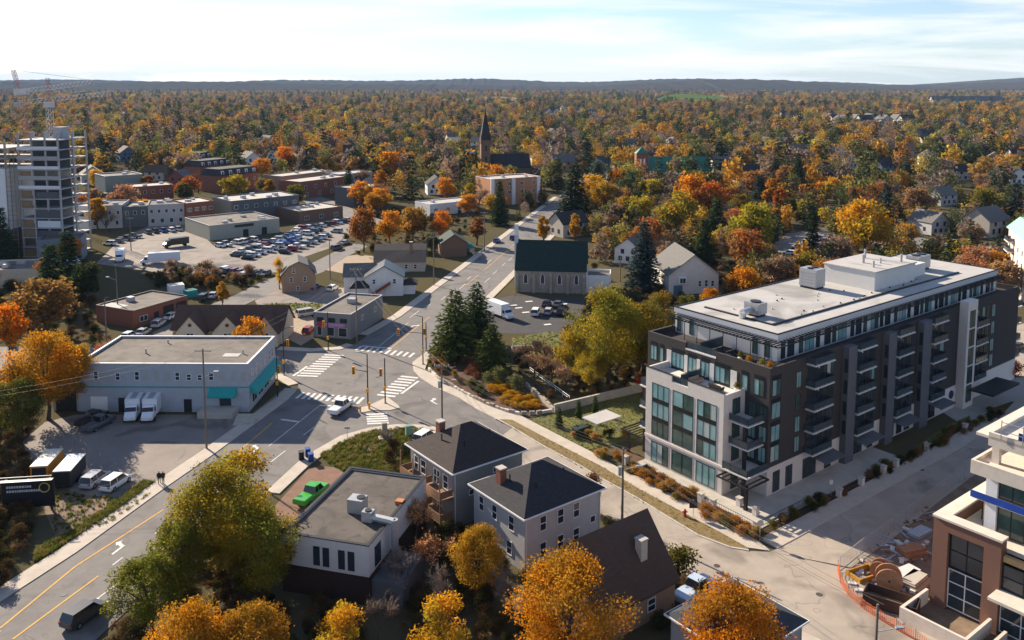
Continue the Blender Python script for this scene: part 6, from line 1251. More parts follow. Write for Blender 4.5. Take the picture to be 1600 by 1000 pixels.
for q in ((-1.7, 1.7, -1.0, -.85), (-1.7, 1.7, .85, 1.0), (-1.7, -1.5, -.85, .85), (1.5, 1.7, -.85, .85)): MB().box(*q, 0, .55).build('frame_bar', M_MACH, t)
x, y = G(1376, 905); t = thing('cable_drum', 'second wooden cable drum behind the large one', 'cable drum', (x, y, 0), R(-35))
for s_ in (-.45, .45): MB().tube((0, s_ - .05, 1.1), (0, s_ + .05, 1.1), 1.1, n=18).build('flange', M_DRUM, t)
MB().tube((0, -.4, 1.1), (0, .4, 1.1), .6, n=12).build('core', M_WOODP, t)
for k, (px, py, an, l) in enumerate(((1425, 868, .3, 'pale timber boards stacked before the unfinished brick wall'), (1418, 905, .5, 'stack of plywood sheets beside the cable drum'), (1432, 915, .7, 'loose concrete slabs before the unfinished brick wall'), (1440, 842, .6, 'pipes and sheets lying in the shade of the unfinished building'))):
    x, y = G(px, py); t = thing('material_stack', l, 'stack', (x, y), an)
    for j in range(6): MB().box(-1.5 + .12*(j % 2), 1.5 + .1*(j % 3), -.9 + .1*j, .7 + .08*j, .14*j, .14*j + .12).build('board', (M_DRUM, M_SLAB, M_CONC, M_METAL)[k] if j % 3 else M_GRAV, t)
# ------------------------------------------------------------------ houses among the trees
rh = random.Random(21)
HW = [(W_WHITE, 'white'), (W_WHITE, 'white'), (W_CREAM, 'cream'), (W_GREY, 'grey'), (W_TAUPE, 'taupe'), (W_BRICK, 'red brick'), (W_TAN, 'tan'), (W_BLUE, 'blue')]; HR = [(R_DARK, 'dark'), (R_GRY, 'grey'), (R_BRN, 'brown'), (R_DARK, 'charcoal')]
HPROTO = {}
def far_house(x, y, rz, wi, ri, ax, label, group, s=1.0):
    key = (wi, ri, ax)
    if key not in HPROTO:
        w_, d_, ev, rg = 11, 8.6, 5.0, 8.4
        if ax == 'y': w_, d_ = 9, 11
        HPROTO[key] = (wall_mesh(w_, d_, ev, rg, 'gable', ax, HW[wi][0]), roof_mesh(w_, d_, ev, rg, 'gable', ax, .45, HR[ri][0]), w_, d_)
    wme, rme, w_, d_ = HPROTO[key]; t = thing('house', label, 'house', (x, y), rz, group); t.scale = (s, s, s); foot(t, 0, w_ * s, 0, d_ * s, 1); yd = min(95, y * .14) if group is None or 'row' in group or 'terrace' in group or 'white' in group else min(80, y * .115); kx = 1 - yd / y; FOOT.append([(x - 3 * s, y), (x + 12 * s, y), ((x + 12 * s) * kx, y - yd), ((x - 3 * s) * kx, y - yd)])
    put('walls', wme, t); put('roof', rme, t)
    wmesh = cached('fw', lambda: MB().box(-.6, .6, -.05, .02, 0, 1.5).mesh('window', M_GLASS))
    for px_ in (.22, .5, .78): put('window', wmesh, t, (w_ * px_, 0, .9))
    for px_ in (.3, .7): put('window', wmesh, t, (w_ * px_, 0, 3.2)); put('window', wmesh, t, (w_, d_ * px_, 1.2), math.pi/2); put('window', wmesh, t, (0, d_ * px_, 1.2), -math.pi/2)
NUM = 'first second third fourth fifth sixth seventh eighth ninth tenth'.split()
hl = [(922,268,7,3,'y','blue gabled house beside the road beyond the stone church'),(668,305,0,0,'y','white gabled house behind the rust coloured oak trees'),(735,232,0,1,'x','white house below the church spire'),(572,232,3,0,'x','dark roofed mansion among trees left of the golden maples'),(618,262,0,0,'y','white house left of the golden maples'),
 (1016,222,0,1,'x','white house with pale roof above the green roofed hall'),(1046,228,0,1,'y','small white gabled house above the green roofed hall'),(982,232,3,1,'x','grey bungalow left above the clock tower'),(1180,236,0,0,'x','white house with dark roof among the eastern trees'),(1195,232,0,1,'y','white gabled house in the east wood edge'),(1224,232,5,0,'y','small white gabled cottage by the eastern conifers'),
 (1292,248,0,1,'x','cream bungalow left of the round green tree'),(1326,262,0,0,'y','bright white gabled house below the round green tree'),(1378,272,7,0,'x','house with blue roof right of the round green tree'),(1398,246,4,2,'x','wide tan bungalow behind the orange hedge'),(1436,258,0,0,'y','white gabled house behind bare trees to the east'),(1492,282,3,0,'x','grey house in the bare eastern trees'),(1578,288,0,0,'y','white gabled house near the right edge'),(1540,262,2,2,'x','cream house beyond the bare eastern trees'),(1470,322,3,1,'x','grey bungalow beyond the apartment roof'),(1455,368,3,1,'y','grey gabled house just behind the apartment roof'),(1545,372,4,1,'x','low house by the pale apartment block'),
 (1160,286,3,0,'x','dark roofed house right of the green roofed hall'),(790,262,5,2,'x','brick house behind the orange modern block'),(815,284,5,2,'x','red roofed brick house behind the orange modern block'),(700,222,2,1,'x','cream house left of the church spire'),(128,290,3,1,'y','grey gabled house beside the yellow tree'),(225,282,4,2,'x','barn like brown roofed house behind the green block'),(262,292,5,1,'y','brick house left of the townhouse rows'),(880,372,4,0,'x','taupe house behind the stone church'),(960,410,0,1,'y','white gabled shed beside the blue spruce')]
for px, py, wi, ri, ax, lb in hl: x, y = G(px, py); far_house(x, y, rh.uniform(-.5, .6), wi, ri, ax, lb, None, rh.uniform(.9, 1.25))
for k in range(14): x, y = G(842 + k * 6.2, 178 + (k % 3) * 1.5); far_house(x, y, rh.uniform(-.1, .1), 0 if k % 2 else 3, k % 4, 'yx'[k % 2], 'small house in the distant row above the golden wood', 'distant house row', 1.3)
for k in range(12): x, y = G(1290 + k * 11, 194 + (k % 3) * 1.2); far_house(x, y, .15, 4, (1, 3)[k % 2], 'yx'[k % 2], 'grey roofed house in the long eastern terrace', 'eastern terrace houses', 1.7)
for k in range(7): x, y = G(1458 + k * 15, 166); far_house(x, y, 0, 0, 1, 'x', 'white low building in the far eastern row', 'far white buildings', 3.0)
nh = 0
while nh < 100:
    px, py = rh.uniform(180, 1640), rh.choice((rh.uniform(172, 200), rh.uniform(185, 270))); x, y = G(px, py)
    if any(inside((x, y), f_) for f_ in FOOT): continue
    wi, ri = rh.randrange(8), rh.randrange(4); zone = 'left of the church spire' if px < 740 else ('left of the green roofed hall' if px < 1000 else 'in the eastern woods')
    far_house(x, y, rh.uniform(-.6, .8), wi, ri, rh.choice('xy'), '%s house with %s roof %s' % (HW[wi][1], HR[ri][1], zone), 'houses in the trees ' + zone, rh.uniform(.95, 1.3)); nh += 1
# ------------------------------------------------------------------ placed trees
pt('big3', 285, 945, 10.2, (0.22,0.20,0.026), 'green tree between the olive tree and the large yellow green one', wk=1.05)
pt('big1', 345, 905, 13.4, (0.23,0.20,0.026), 'large yellow green tree overhanging the main road in the foreground', rz=.4)
pt('big3', 238, 985, 8.8, (0.20,0.19,0.026), 'olive green tree nearest the black minivan', wk=1.25)
pt('big2', 408, 935, 10.6, (0.20,0.195,0.028), 'dense green tree before the flat roofed shop')
pt('thin', 375, 850, 12, LIME, 'thin yellowing tree behind the large foreground tree', wk=1.2)
pt('big2', 300, 1090, 9.4, GOLD, 'golden orange tree at the bottom edge, left of two'); pt('big3', 395, 1085, 9.4, (0.40,0.19,0.02), 'golden orange tree at the bottom edge, right of two', wk=1.1)
pt('thin', 535, 1050, 7, YEL, 'small yellow tree at the bottom edge below the flat roofed shop', wk=1.2); pt('thin', 690, 1055, 8, YEL, 'sparse yellow tree at the bottom edge', wk=1.15)
pt('big3', 748, 935, 9, GOLD, 'narrow golden tree beside the grey hipped house', wk=.9)
pt('big1', 890, 1065, 12.6, (0.38,0.20,0.02), 'big golden orange tree at the bottom centre'); pt('big2', 1145, 1075, 10.6, (0.42,0.195,0.02), 'round orange tree at the bottom before the access street')
pt('bush', 1062, 902, 3.6, OLIV, 'round olive bush beside the brown roofed house', name='shrub', cat='shrub'); pt('thin', 925, 800, 5.6, (0.10,0.05,0.035), 'small purple brown street tree beside the grey hipped house', wk=.9)
for px, py, h, k, l in ((650, 850, 8.5, 'bareC', 'russet bare tree beside the wooden balconies'), (675, 905, 7.5, 'bareC', 'bare russet tree behind the narrow golden tree'), (640, 930, 8, 'bareA', 'grey bare tree behind the flat roofed shop'), (700, 960, 7, 'bareB', 'tangled bare tree before the narrow golden tree'), (800, 960, 7, 'bareB', 'bare tree under the big golden tree'), (590, 1010, 7, 'bareB', 'bare grey tree at the bottom edge'), (560, 790, 4, 'bareB', 'small bare tree beside the flat shop roof'), (607, 700, 4.5, 'bareB', 'small bare tree behind the stone monument'), (700, 790, 5.5, 'bareC', 'bare twiggy tree before the hipped house wall')): pt(k, px, py, h, BROWN if k == 'bareC' else GREY, l)
pt('pineA', 712, 560, 14, (0.075,0.095,0.025), 'dark pine at the crossing corner, tallest of three', wk=1.1); pt('pineA', 745, 540, 13.4, PINE, 'dark pine at the crossing corner, behind the tallest', wk=1.0); pt('pineA', 768, 582, 9.4, (0.085,0.105,0.025), 'smaller yellow green pine at the crossing corner', wk=1.15)
pt('big1', 950, 600, 18.5, (0.20,0.19,0.026), 'large olive yellow tree left of the apartment building'); pt('thin', 895, 590, 9.5, LIME, 'thin yellow green tree before the large olive one', wk=1.3); pt('big2', 1002, 590, 15, OLIV, 'olive tree touching the apartment building'); pt('big3', 925, 610, 8, YEL, 'low yellow tree on the lawn behind the retaining wall', wk=1.2); pt('mid2', 970, 560, 12, (0.22,0.15,0.03), 'brown gold tree behind the large olive tree'); pt('thin', 1030, 540, 12, OLIV, 'dark olive tree behind the brick corner')
for px, py, h, l in ((835, 590, 7, 'bare shrub tree above the mulch slope, left one'), (862, 600, 7.5, 'bare shrub tree above the mulch slope, middle one'), (885, 610, 6.5, 'bare shrub tree above the mulch slope, right one'), (850, 572, 7, 'bare shrub tree by the church lawn'), (880, 580, 7, 'bare shrub tree beside the thin yellow green tree'), (815, 570, 6, 'bare shrub tree beside the small pine')): pt('bareC', px, py, h, GREY, l, wk=1.2)
pt('spruce', 1005, 452, 18.5, (0.04,0.06,0.056), 'blue grey spruce between church and gabled hall', wk=1.15); pt('spruce', 898, 348, 23.5, (0.036,0.052,0.024), 'tall dark spruce beyond the stone church', wk=1.45); pt('spruce', 781, 352, 17.5, PINE, 'narrow dark spruce beside the orange modern block', wk=1.0); pt('spruce', 742, 300, 20, (0.03,0.05,0.018), 'tall dark conifer left of the church spire', wk=1.4); pt('spruce', 722, 300, 17, PINE, 'second dark conifer left of the church spire', wk=1.3)
pt('mid3', 849, 388, 11.6, GOLD, 'golden cone shaped tree behind the church, left of two', wk=.75); pt('mid3', 898, 386, 11.8, GOLD, 'golden cone shaped tree behind the church, right of two', wk=.75)
for px, py, h, c, k, wk, l in ((568,394,15.5,RUST,'mid2',.8,'russet oak at the end of the gravel yard'),(610,385,13,GOLD,'mid0',.9,'gold tree behind the gambrel house, left one'),(645,378,14,(0.36,0.18,0.03),'mid1',1,'gold tree behind the gambrel house, middle one'),(690,380,12,ORA,'mid0',.8,'orange tree behind the porch house'),(732,340,10,ORA,'mid2',1.1,'bright orange maple before the white shop'),(697,318,13,GOLD,'mid0',.9,'golden maple left of the bright orange one'),(610,282,18,GOLD,'mid0',1.2,'large golden maple in the town centre'),(640,278,16,(0.36,0.2,0.03),'mid2',1.0,'brown gold maple beside the large golden one'),(447,268,17,ORA,'mid0',1.0,'single orange maple behind the flat town roofs'),(490,262,17,GOLD,'mid2',1.1,'golden maple right of the single orange one'),(152,302,13,YEL,'mid0',.9,'yellow tree beside the green grey block'),
 (75,655,15.5,(0.42,0.22,0.02),'big2',1.0,'tall golden tree left of the grey commercial building'),(118,640,13,GOLD,'big3',.8,'golden tree touching the grey commercial building'),(30,690,11,OLIV,'big3',1.1,'yellow green tree at the left edge'),(70,532,14,(0.22,0.13,0.05),'mid2',1.4,'broad brown tree behind the workshop'),(138,470,11,(0.05,0.06,0.02),'mid1',.9,'dark green tree behind the broad brown one'),(15,560,12,ORA,'mid0',.8,'orange tree at the left edge'),(390,552,8,GOLD,'mid0',1.0,'round golden tree beside the cream hall'),(348,482,7,GOLD,'mid3',.9,'small golden tree in the workshop yard'),(437,452,9,YEL,'thin',.7,'thin yellow tree beside the brown gambrel house'),(165,590,7,(0.30,0.16,0.11),'thin',1.2,'pinkish brown leafy shrub tree behind the grey building'),
 (1058,372,18,LIME,'mid0',.95,'lime yellow tree behind the gabled hall'),(1082,345,20,ORA,'mid2',1.15,'great orange tree behind the lime one'),(1108,350,18,(0.33,0.13,0.03),'mid0',.9,'deep orange tree right of the great orange one'),(1177,405,18.5,LIME,'mid2',.95,'lime green tree behind the apartment roof'),(1160,400,14,LIME,'mid0',.9,'lime tree left of the lime green one'),(1350,405,20,YEL,'mid0',1.05,'great yellow tree behind the apartment plant room'),(1205,330,15,ORA,'mid3',1.0,'orange cone shaped tree by the eastern street'),(1218,345,14,(0.40,0.12,0.02),'mid3',.9,'deep orange tree by the eastern street'),(1291,322,11,YEL,'mid3',1.0,'yellow cone tree at the eastern street corner'),(1352,262,16,(0.06,0.075,0.022),'mid0',1.3,'round dark green tree in the eastern gardens'),(1275,268,18,GOLD,'mid3',.9,'narrow golden larch in the eastern gardens'),(1165,470,9,ORA,'mid2',1.3,'orange tree at the apartment building back wall'),(1110,480,5,GOLD,'mid0',1.3,'golden hedge tree below the gabled hall'),(1150,470,7,(0.3,0.14,0.03),'mid2',1.3,'brown orange tree beside the gabled hall'),(1075,490,5,OLIV,'mid1',1.3,'olive hedge tree below the gabled hall'),(1210,455,11,BROWN,'mid1',1.2,'brown tree at the apartment building back wall'),(970,300,13,ORA,'mid0',1.2,'orange tree left of the clock tower'),(772,300,15,GOLD,'mid0',1.0,'golden tree before the spired church nave'),(795,297,14,OLIV,'mid1',1.1,'olive tree before the spired church nave'),(1000,590+20,2.4,RED,'bush',.9,'small bright red shrub at the retaining wall')): pt(k, px, py, h, c, l, wk=wk)
pt('cedar', 873, 668, 3.4, PINE, 'small cedar at the corner of the garden lawn'); pt('cedar', 904, 652, 3.0, PINE, 'small cedar before the retaining wall, left one'); pt('cedar', 930, 645, 3.0, PINE, 'small cedar before the retaining wall, right one'); pt('cedar', 1268, 395, 14, (0.02,0.03,0.014), 'narrow dark cedar behind the apartment roof', wk=.9); pt('spruce', 1245, 300, 20, PINE, 'dark spruce by the eastern street', wk=1.2); pt('bush', 1580, 590, 3.4, RED, 'bright red shrub behind the apartment building', name='shrub', cat='shrub')
# keep open what the photograph shows open
FOOT += [pix(l) for l in ([(120,380),(300,340),(560,330),(640,420),(640,470),(480,560),(300,560),(180,540),(120,420)], [(640,470),(780,360),(850,330),(910,400),(985,430),(985,520),(800,560),(700,540)], [(1035,425),(1135,425),(1125,500),(1040,500)], [(-60,640),(460,600),(460,760),(200,860),(-60,1000)], [(440,690),(680,660),(900,760),(1300,1000),(1500,1200),(400,1200),(440,800)], [(700,540),(900,520),(1030,600),(1020,720),(860,700),(700,620)], [(1260,870),(1600,620),(1800,1000),(1500,1100)])]
PAL = [(BROWN,'brown'),(RUST,'russet'),(ORA,'orange'),(GOLD,'golden'),(YEL,'yellow'),(OLIV,'olive'),((0.10,0.10,0.03),'dark green'),((0.28,0.14,0.05),'bronze')]
rt = random.Random(5); nt_ = 0; tries = 0
while nt_ < 205 and tries < 9000:
    tries += 1; px = rt.uniform(-30, 1640); py = 262 + (480 - 262) * rt.random() ** 1.5; x, y = G(px, py)
    if any(inside((x, y), f_) for f_ in FOOT) or any((x - a_)**2 + (y - b_)**2 < (2.5 + c_)**2 for a_, b_, c_ in TREES): continue
    zone = 'west of the town shops' if px < 420 else ('in the town centre' if px < 800 else ('between the church and the apartment building' if px < 1150 else 'in the eastern gardens')); q = rt.random()
    if q < .42: k, c, nm, h = rt.choice(('bareA', 'bareB', 'bareC', 'bareC')), rt.choice((BROWN, GREY, (0.17,0.11,0.075))), 'bare', rt.uniform(9, 14)
    elif q < .53: k, c, nm, h = rt.choice(('pineM', 'spruce')), rt.choice((PINE, SPRU)), 'dark conifer', rt.uniform(11, 18)
    else: k = rt.choice(('mid0', 'mid1', 'mid2', 'mid3')); c, nm = rt.choice(PAL); h = rt.uniform(8, 15)
    f_ = rt.uniform(.85, 1.15); tree(k, x, y, h, tuple(v * f_ for v in c), '%s tree standing %s' % (nm, zone), 'trees ' + zone, wk=rt.uniform(1.0, 1.4)); nt_ += 1
# ------------------------------------------------------------------ planting
rs = random.Random(9)
def plant(x, y, s, col, label, group, name='ornamental_grass', key='bush', wk=1.0):
    t = thing(name, label, 'plant' if name != 'shrub' else 'shrub', (x, y, .08), rs.uniform(0, 6), group); t['kind'] = 'thing'; wk = wk if name == 'shrub' else rs.uniform(1.3, 2.0); t.scale = (s * wk, s * wk, s * (1 if name == 'shrub' else .85)); put('foliage', PROTO[key][0], t, color=col); return t
def bed(poly, n, cols, label, group, s0, s1, name='ornamental_grass', key='bush'):
    xs = [p[0] for p in poly]; ys = [p[1] for p in poly]; k = 0; tr_ = 0
    while k < n and tr_ < n * 40:
        tr_ += 1; x, y = rs.uniform(min(xs), max(xs)), rs.uniform(min(ys), max(ys))
        if inside((x, y), poly): plant(x, y, rs.uniform(s0, s1), rs.choice(cols), label, group, name, key); k += 1
OG = [(0.42,0.20,0.04), (0.50,0.28,0.07), (0.36,0.15,0.035), (0.16,0.13,0.04)]
bed([wpt(-5.3, 2), wpt(-2.4, 2), wpt(-2.4, 13), wpt(-5.3, 13)], 48, OG, 'orange ornamental grass in the bed before the stone front', 'grasses before the stone front', .22, .42)
bed([wpt(-6.0, -8.4), wpt(-3.9, -8.4), wpt(-3.9, -.4), wpt(-6.0, -.4)], 22, OG, 'orange ornamental grass before the corner patio fence', 'grasses before the patio fence', .22, .4)
bed([wpt(-5.6, -9.6), wpt(8, -9.8), wpt(8, -8.7), wpt(-5.6, -8.7)], 14, [OLIV, (0.06,0.07,0.02), (0.40,0.25,0.10)], 'green shrub at the corner of the patio fence', 'shrubs at the patio corner', .28, .5, 'shrub')
bed([wpt(8, -10.4), wpt(62, -10.4), wpt(62, -8.6), wpt(8, -8.6)], 46, [OLIV, (0.05,0.055,0.02), BROWN, (0.26,0.13,0.04)], 'small shrub in the shaded garden strip along the building', 'shrubs along the shaded side', .25, .5, 'shrub')
bed([wpt(-5.2, 14.4), wpt(-2.6, 14.4), wpt(-2.6, 19), wpt(-5.2, 19)], 10, [OLIV, OG[0], OG[1]], 'low shrub in the bed beside the front steps', 'shrubs beside the front steps', .25, .42, 'shrub')
bed(pix([(757,598),(790,606),(838,628),(842,640),(800,640),(770,618)]), 62, [(0.52,0.30,0.02), (0.50,0.24,0.02)], 'gold ornamental grass in the curved bed above the side street', 'gold grasses in the curved bed', .24, .42)
bed(pix([(665,560),(685,552),(700,575),(720,600),(690,592)]), 16, [(0.36,0.20,0.03), OLIV, RUST], 'low rust and gold shrub at the crossing corner bed', 'shrubs at the crossing corner', .3, .55, 'shrub')
bed(pix([(718,562),(768,572),(765,595),(735,600)]), 12, [(0.16,0.06,0.045), (0.20,0.08,0.05)], 'red brown shrub under the pines', 'red brown shrubs under the pines', .6, 1.0, 'shrub', 'shrub')
bed(pix([(700,585),(760,612),(770,625),(730,612)]), 12, [OLIV, (0.07,0.08,0.03)], 'dark green shrub along the stone edged bed', 'green shrubs along the bed', .3, .5, 'shrub')
for px, py, s, l in ((764, 600, .75, 'smaller round clipped bush'), (779, 600, 1.05, 'round clipped bush beside the smaller one'), (808, 610, 1.0, 'round clipped bush above the gold grasses')): plant(*G(px, py), s, (0.17,0.18,0.07), l, 'clipped bushes', 'shrub')
bed(pix([(880,675),(900,690),(950,692),(985,685),(950,680),(910,672)]), 14, [OLIV, (0.05,0.06,0.02), OG[1]], 'low shrub round the garden shelter', 'shrubs round the shelter', .25, .5, 'shrub')
bed(pix([(235,425),(400,430),(405,442),(330,455),(240,445)]), 26, [BROWN, (0.09,0.08,0.03), RUST], 'scrubby bush on the bank below the town car park', 'bushes on the bank', .7, 1.4, 'shrub')
# ------------------------------------------------------------------ undergrowth and the distant forest, too many to count
def instancer(name, pts, protos, label, cat):
    me = bpy.data.meshes.new(name); me.from_pydata([p[:3] for p in pts], [], []); at = me.attributes.new('sc', 'FLOAT', 'POINT'); at.data.foreach_set('value', [p[3] for p in pts])
    col = bpy.data.collections.new(name + '_kinds')
    for o in protos: col.objects.link(o)
    o = put(name, me); tag(o, label, cat, kind='stuff'); ng = bpy.data.node_groups.new(name, 'GeometryNodeTree')
    ng.interface.new_socket('Geometry', in_out='INPUT', socket_type='NodeSocketGeometry'); ng.interface.new_socket('Geometry', in_out='OUTPUT', socket_type='NodeSocketGeometry')
    N = ng.nodes.new; gi, go, ci, ip, rv, ri_, na = N('NodeGroupInput'), N('NodeGroupOutput'), N('GeometryNodeCollectionInfo'), N('GeometryNodeInstanceOnPoints'), N('FunctionNodeRandomValue'), N('FunctionNodeRandomValue'), N('GeometryNodeInputNamedAttribute')
    ci.inputs['Collection'].default_value = col; ci.inputs['Separate Children'].default_value = True; ci.inputs['Reset Children'].default_value = True
    rv.data_type = 'FLOAT_VECTOR'; rv.inputs[0].default_value = (0, 0, 0); rv.inputs[1].default_value = (0, 0, 6.283); ri_.data_type = 'INT'; ri_.inputs[4].default_value = 0; ri_.inputs[5].default_value = len(protos) - 1; ri_.inputs['Seed'].default_value = 3
    na.data_type = 'FLOAT'; na.inputs['Name'].default_value = 'sc'; ip.inputs['Pick Instance'].default_value = True; Lk = ng.links.new
    Lk(gi.outputs[0], ip.inputs['Points']); Lk(ci.outputs[0], ip.inputs['Instance']); Lk(ri_.outputs[2], ip.inputs['Instance Index']); Lk(rv.outputs[0], ip.inputs['Rotation']); Lk(na.outputs[0], ip.inputs['Scale']); Lk(ip.outputs[0], go.inputs[0])
    o.modifiers.new('scatter', 'NODES').node_group = ng; return o
def loose(name, me): return bpy.data.objects.new(name, me)
farp = []
rf = random.Random(17)
for i in range(6): farp.append(loose('far_tree', crown_leafy(60 + i, 11, (10, 9, 11, 8, 10, 9)[i], .2, 14, 330, .8, M_FARLEAF, second=((1.12,.98,.8), (.82,.97,1))[i % 2])[0]))
for i in range(3): farp.append(loose('far_bare_tree', crown_leafy(70 + i, 11, 9.5, .6, 20, 420, .42, M_FARLEAF, second=(.85,.9,1.0), cr=.34)[0]))
farp.append(loose('far_conifer', crown_conifer(81, 13, 5.5, 12, 8, 1.3, M_FARNEED, base=.4)[0])); farp.append(loose('far_conifer', crown_conifer(80, 15, 6.5, 10, .3, 8, 1.5, M_FARNEED) [0] if False else crown_conifer(80, 15, 6.5, 11, 7, 1.5, M_FARNEED, base=.4)[0]))
HF = [(f_, min(p[0] for p in f_), max(p[0] for p in f_), min(p[1] for p in f_), max(p[1] for p in f_)) for f_ in FOOT]
def clear(x, y): return not any(a_ <= x <= b_ and c_ <= y <= d_ and inside((x, y), f_) for f_, a_, b_, c_, d_ in HF)
pts = []; rf = random.Random(17)
def band(d0, d1, n, s0, s1):
    for _ in range(n):
        y = math.sqrt(rf.uniform(d0 * d0, d1 * d1)); x = rf.uniform(-.66, .66) * y
        if y < 700 and x < -60 and y < 480: continue
        if clear(x, y): pts.append((x, y, -.3, rf.uniform(s0, s1)))
band(395, 700, 1500, .6, 1.75); band(700, 1200, 3400, .7, 1.8); band(1200, 2200, 5600, .9, 2.0); band(2200, 5000, 9500, 1.2, 2.5)
for _ in range(900):
    y = math.sqrt(rf.uniform(215**2, 400**2)); x = rf.uniform(.0, .66) * y
    if clear(x, y) and not any((x - a_)**2 + (y - b_)**2 < (1.5 + c_)**2 for a_, b_, c_ in TREES): pts.append((x, y, -.2, rf.uniform(.35, .95)))
for _ in range(0):                                # woods on the ridges
    D = rf.choice((3600, 5150, 5150, 6800, 6800)) + rf.uniform(-350, 320); x = rf.uniform(-.64, .64) * D; pts.append((x, D, {True: 2}.get(D < 4000, 0) + (max(0, (D - 4700) / 900 * 55) if 4700 < D < 5700 else (max(0, (D - 6500) / 1100 * 70) if D > 6000 else 4)) - 4, rf.uniform(1.6, 2.6)))
instancer('distant_forest', pts, farp, 'autumn coloured woodland stretching to the horizon', 'forest')
und = []
for key, col in (('bush', (0.07,0.065,0.022)), ('bush', (0.11,0.07,0.03)), ('shrub', (0.13,0.085,0.055))):
    me = PROTO[key][0].copy(); m2 = leaf_material('undergrowth_leaves', ramp=[col, tuple(c * 1.4 for c in col), tuple(c * .7 for c in col)], transl=.25); me.materials.clear(); me.materials.append(m2); und.append(loose('undergrowth_plant', me))
up_ = []
def brush(l, n, s0, s1):
    poly = pix(l); xs = [p[0] for p in poly]; ys = [p[1] for p in poly]; k = 0; tr_ = 0
    while k < n and tr_ < n * 20:
        tr_ += 1; x, y = rf.uniform(min(xs), max(xs)), rf.uniform(min(ys), max(ys))
        if inside((x, y), poly) and not any(inside((x, y), f_) for f_ in HARD): up_.append((x, y, 0, rf.uniform(s0, s1))); k += 1
HARD = FOOT[:-7]
brush([(-80,640),(40,640),(60,700),(60,850),(20,920),(-80,960)], 240, .35, .8); brush([(440,850),(620,700),(700,800),(900,800),(1050,880),(1300,1040),(1200,1250),(200,1250),(160,1010),(300,870)], 520, .3, .75); brush([(-60,430),(130,440),(180,530),(120,630),(-60,640)], 220, .4, 1.0); brush([(770,560),(900,530),(1010,590),(1000,610),(870,640)], 130, .25, .6); brush([(930,430),(1300,400),(1300,440),(1000,560),(930,520)], 300, .4, .9)
brush([(1200,330),(1700,330),(1700,470),(1560,470),(1300,400)], 300, .4, 1.0); brush([(850,300),(1200,300),(1200,420),(930,440)], 320, .4, 1.0); brush([(500,330),(760,330),(700,400),(560,400)], 160, .4, .9); brush([(220,420),(420,428),(400,455),(240,450)], 90, .3, .7); brush([(870,500),(1010,470),(1050,520),(1010,600),(900,560)], 160, .3, .8)
instancer('undergrowth', up_, und, 'tangled dry undergrowth and low brush between the trees', 'undergrowth')
deb = []
for i in range(4): deb.append(loose('debris', MB().box(-(.9, .5, .25, 1.3)[i], (.9, .5, .25, 1.3)[i], -.12 - .15 * (i == 1), .12 + .15 * (i == 1), 0, (.08, .25, .3, .1)[i]).mesh('debris', (M_DRUM, M_SLAB, M_DIRT, M_METAL)[i])))
dp = []; poly = pix([(1318,905),(1345,868),(1410,818),(1455,790),(1450,860),(1445,935),(1400,970),(1345,945)])
while len(dp) < 170:
    x, y = rf.uniform(30, 60), rf.uniform(75, 115)
    if inside((x, y), poly): dp.append((x, y, .02, rf.uniform(.4, 1.1)))
instancer('site_debris', dp, deb, 'loose boards, rubble and scrap strewn over the building site', 'debris')
# stone edging along the curved bed, each stone its own piece
ed = pix([(670,578),(684,592),(704,604),(730,618),(758,632),(788,643),(812,649),(838,648),(862,644)])
t = thing('stone_edging', 'low stone edging wall of the curved bed above the side street', 'wall', ed[0], 0); ox, oy = ed[0]
stn = [MB().box(-.44, .44, -.17, .17, 0, h_).mesh('stone', (M_STONE, W_STN, M_CONC)[i]) for i, h_ in enumerate((.5, .62, .44))]
for p, q in zip(ed, ed[1:]):
    L = math.dist(p, q); n = max(1, int(L / .92))
    for k in range(n): u = (k + .5) / n; put('stone', stn[rs.randrange(3)], t, (p[0] + (q[0]-p[0])*u - ox, p[1] + (q[1]-p[1])*u - oy, .05), math.atan2(q[1]-p[1], q[0]-p[0]) + rs.uniform(-.06, .06))
# grass tufts on lawns and verges
def tuft(seed, cols):
    r = random.Random(seed); V = []; Fc = []; T = []
    for _ in range(26):
        a_ = r.uniform(0, 6.28); b_ = r.uniform(0, .22); x, y = math.cos(a_)*b_, math.sin(a_)*b_; d = Vector((r.uniform(-.5, .5), r.uniform(-.5, .5), 1)) * r.uniform(.18, .42); i = len(V)
        V.extend([(x - .03, y, 0), (x + .03, y, 0), (x + d.x, y + d.y, d.z)]); Fc.append((i, i+1, i+2)); f = r.uniform(.8, 1.25); T.extend([(f, f, f)] * 3)
    return loose('tuft', tinted('tuft', V, Fc, T, leaf_material('grass_blades', ramp=cols, transl=.3)))
gt = [tuft(1, [(0.17,0.17,0.03), (0.12,0.15,0.03), (0.25,0.20,0.06)]), tuft(2, [(0.13,0.16,0.03), (0.30,0.22,0.09), (0.16,0.16,0.03)]), tuft(3, [(0.10,0.13,0.025), (0.20,0.19,0.04)])]
gp = []
def turf(l, n, s0, s1, hill=0):
    poly = pix(l); xs = [p[0] for p in poly]; ys = [p[1] for p in poly]; k = 0; tr_ = 0
    while k < n and tr_ < n * 30:
        tr_ += 1; x, y = rf.uniform(min(xs), max(xs)), rf.uniform(min(ys), max(ys))
        if inside((x, y), poly): gp.append((x, y, .04, rf.uniform(s0, s1))); k += 1
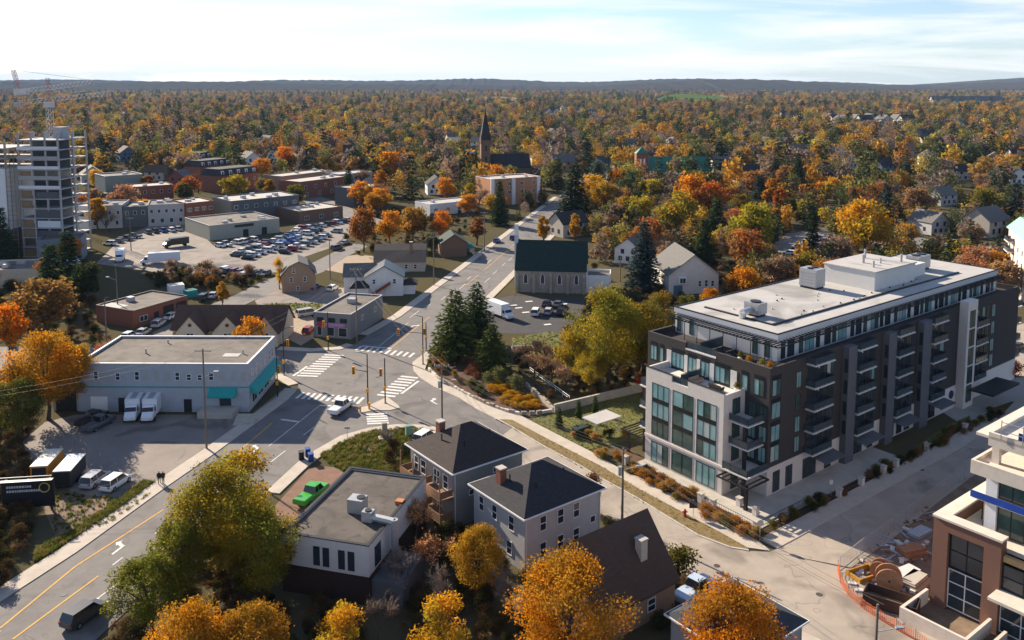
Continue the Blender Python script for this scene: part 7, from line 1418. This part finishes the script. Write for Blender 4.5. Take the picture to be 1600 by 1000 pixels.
turf([(500,712),(545,685),(580,674),(640,668),(680,675),(640,700),(640,760),(615,770),(575,748),(530,735)], 2600, .5, 1.5); turf([(828,657),(868,642),(1000,612),(1010,680),(975,690),(920,703)], 1500, .25, .5); turf([(240,755),(180,800),(104,850),(55,880),(55,862),(108,832),(168,793),(225,752)], 700, .6, 1.6); turf([(774,656),(862,690),(940,730),(1060,798),(1168,857),(1090,838),(975,769),(844,696)], 1500, .25, .55); turf([(60,742),(120,772),(215,782),(240,768),(200,800),(150,830),(90,845)], 350, .5, 1.3); turf([(1155,846),(1300,776),(1420,706),(1515,650),(1517,662),(1310,775)], 700, .3, .6); turf([(410,474),(505,474),(500,484),(430,487)], 300, .5, 1); turf([(800,545),(800,528),(860,518),(905,530),(900,560),(850,575)], 600, .4, .9)
instancer('lawn_grass', gp, gt, 'rough yellow green grass on the lawns and verges', 'grass')
# ------------------------------------------------------------------ haze
hm = bpy.data.materials.new('pale_haze'); hm.use_nodes = True; t_ = hm.node_tree; t_.nodes.clear(); pv = t_.nodes.new('ShaderNodeVolumePrincipled'); ho = t_.nodes.new('ShaderNodeOutputMaterial'); t_.links.new(pv.outputs[0], ho.inputs['Volume'])
pv.inputs['Color'].default_value = (0.42, 0.66, 1.0, 1); pv.inputs['Density'].default_value = 0.000034; pv.inputs['Anisotropy'].default_value = 0.0
hz = MB().box(-14500, 14500, -700, 14500, -1.5, 230).build('haze', hm); hz['kind'] = 'stuff'
# ------------------------------------------------------------------ labels: tell look-alikes apart by their place
def ordn(n): return '%d%s' % (n, 'th' if 10 <= n % 100 <= 20 else {1: 'st', 2: 'nd', 3: 'rd'}.get(n % 10, 'th'))
same = {}
for o in C.objects:
    if o.parent is None and o.get('label'): same.setdefault(o['label'], []).append(o)
for lb, l in same.items():
    if len(l) > 1:
        if l[0].name.startswith('overhead_wire'): l.sort(key=lambda o: o.data.vertices[0].co.x)
        else: l.sort(key=lambda o: o.location.x / max(o.location.y, 1))
        for k, o in enumerate(l): o['label'] = lb + ', %s from left' % ordn(k + 1)
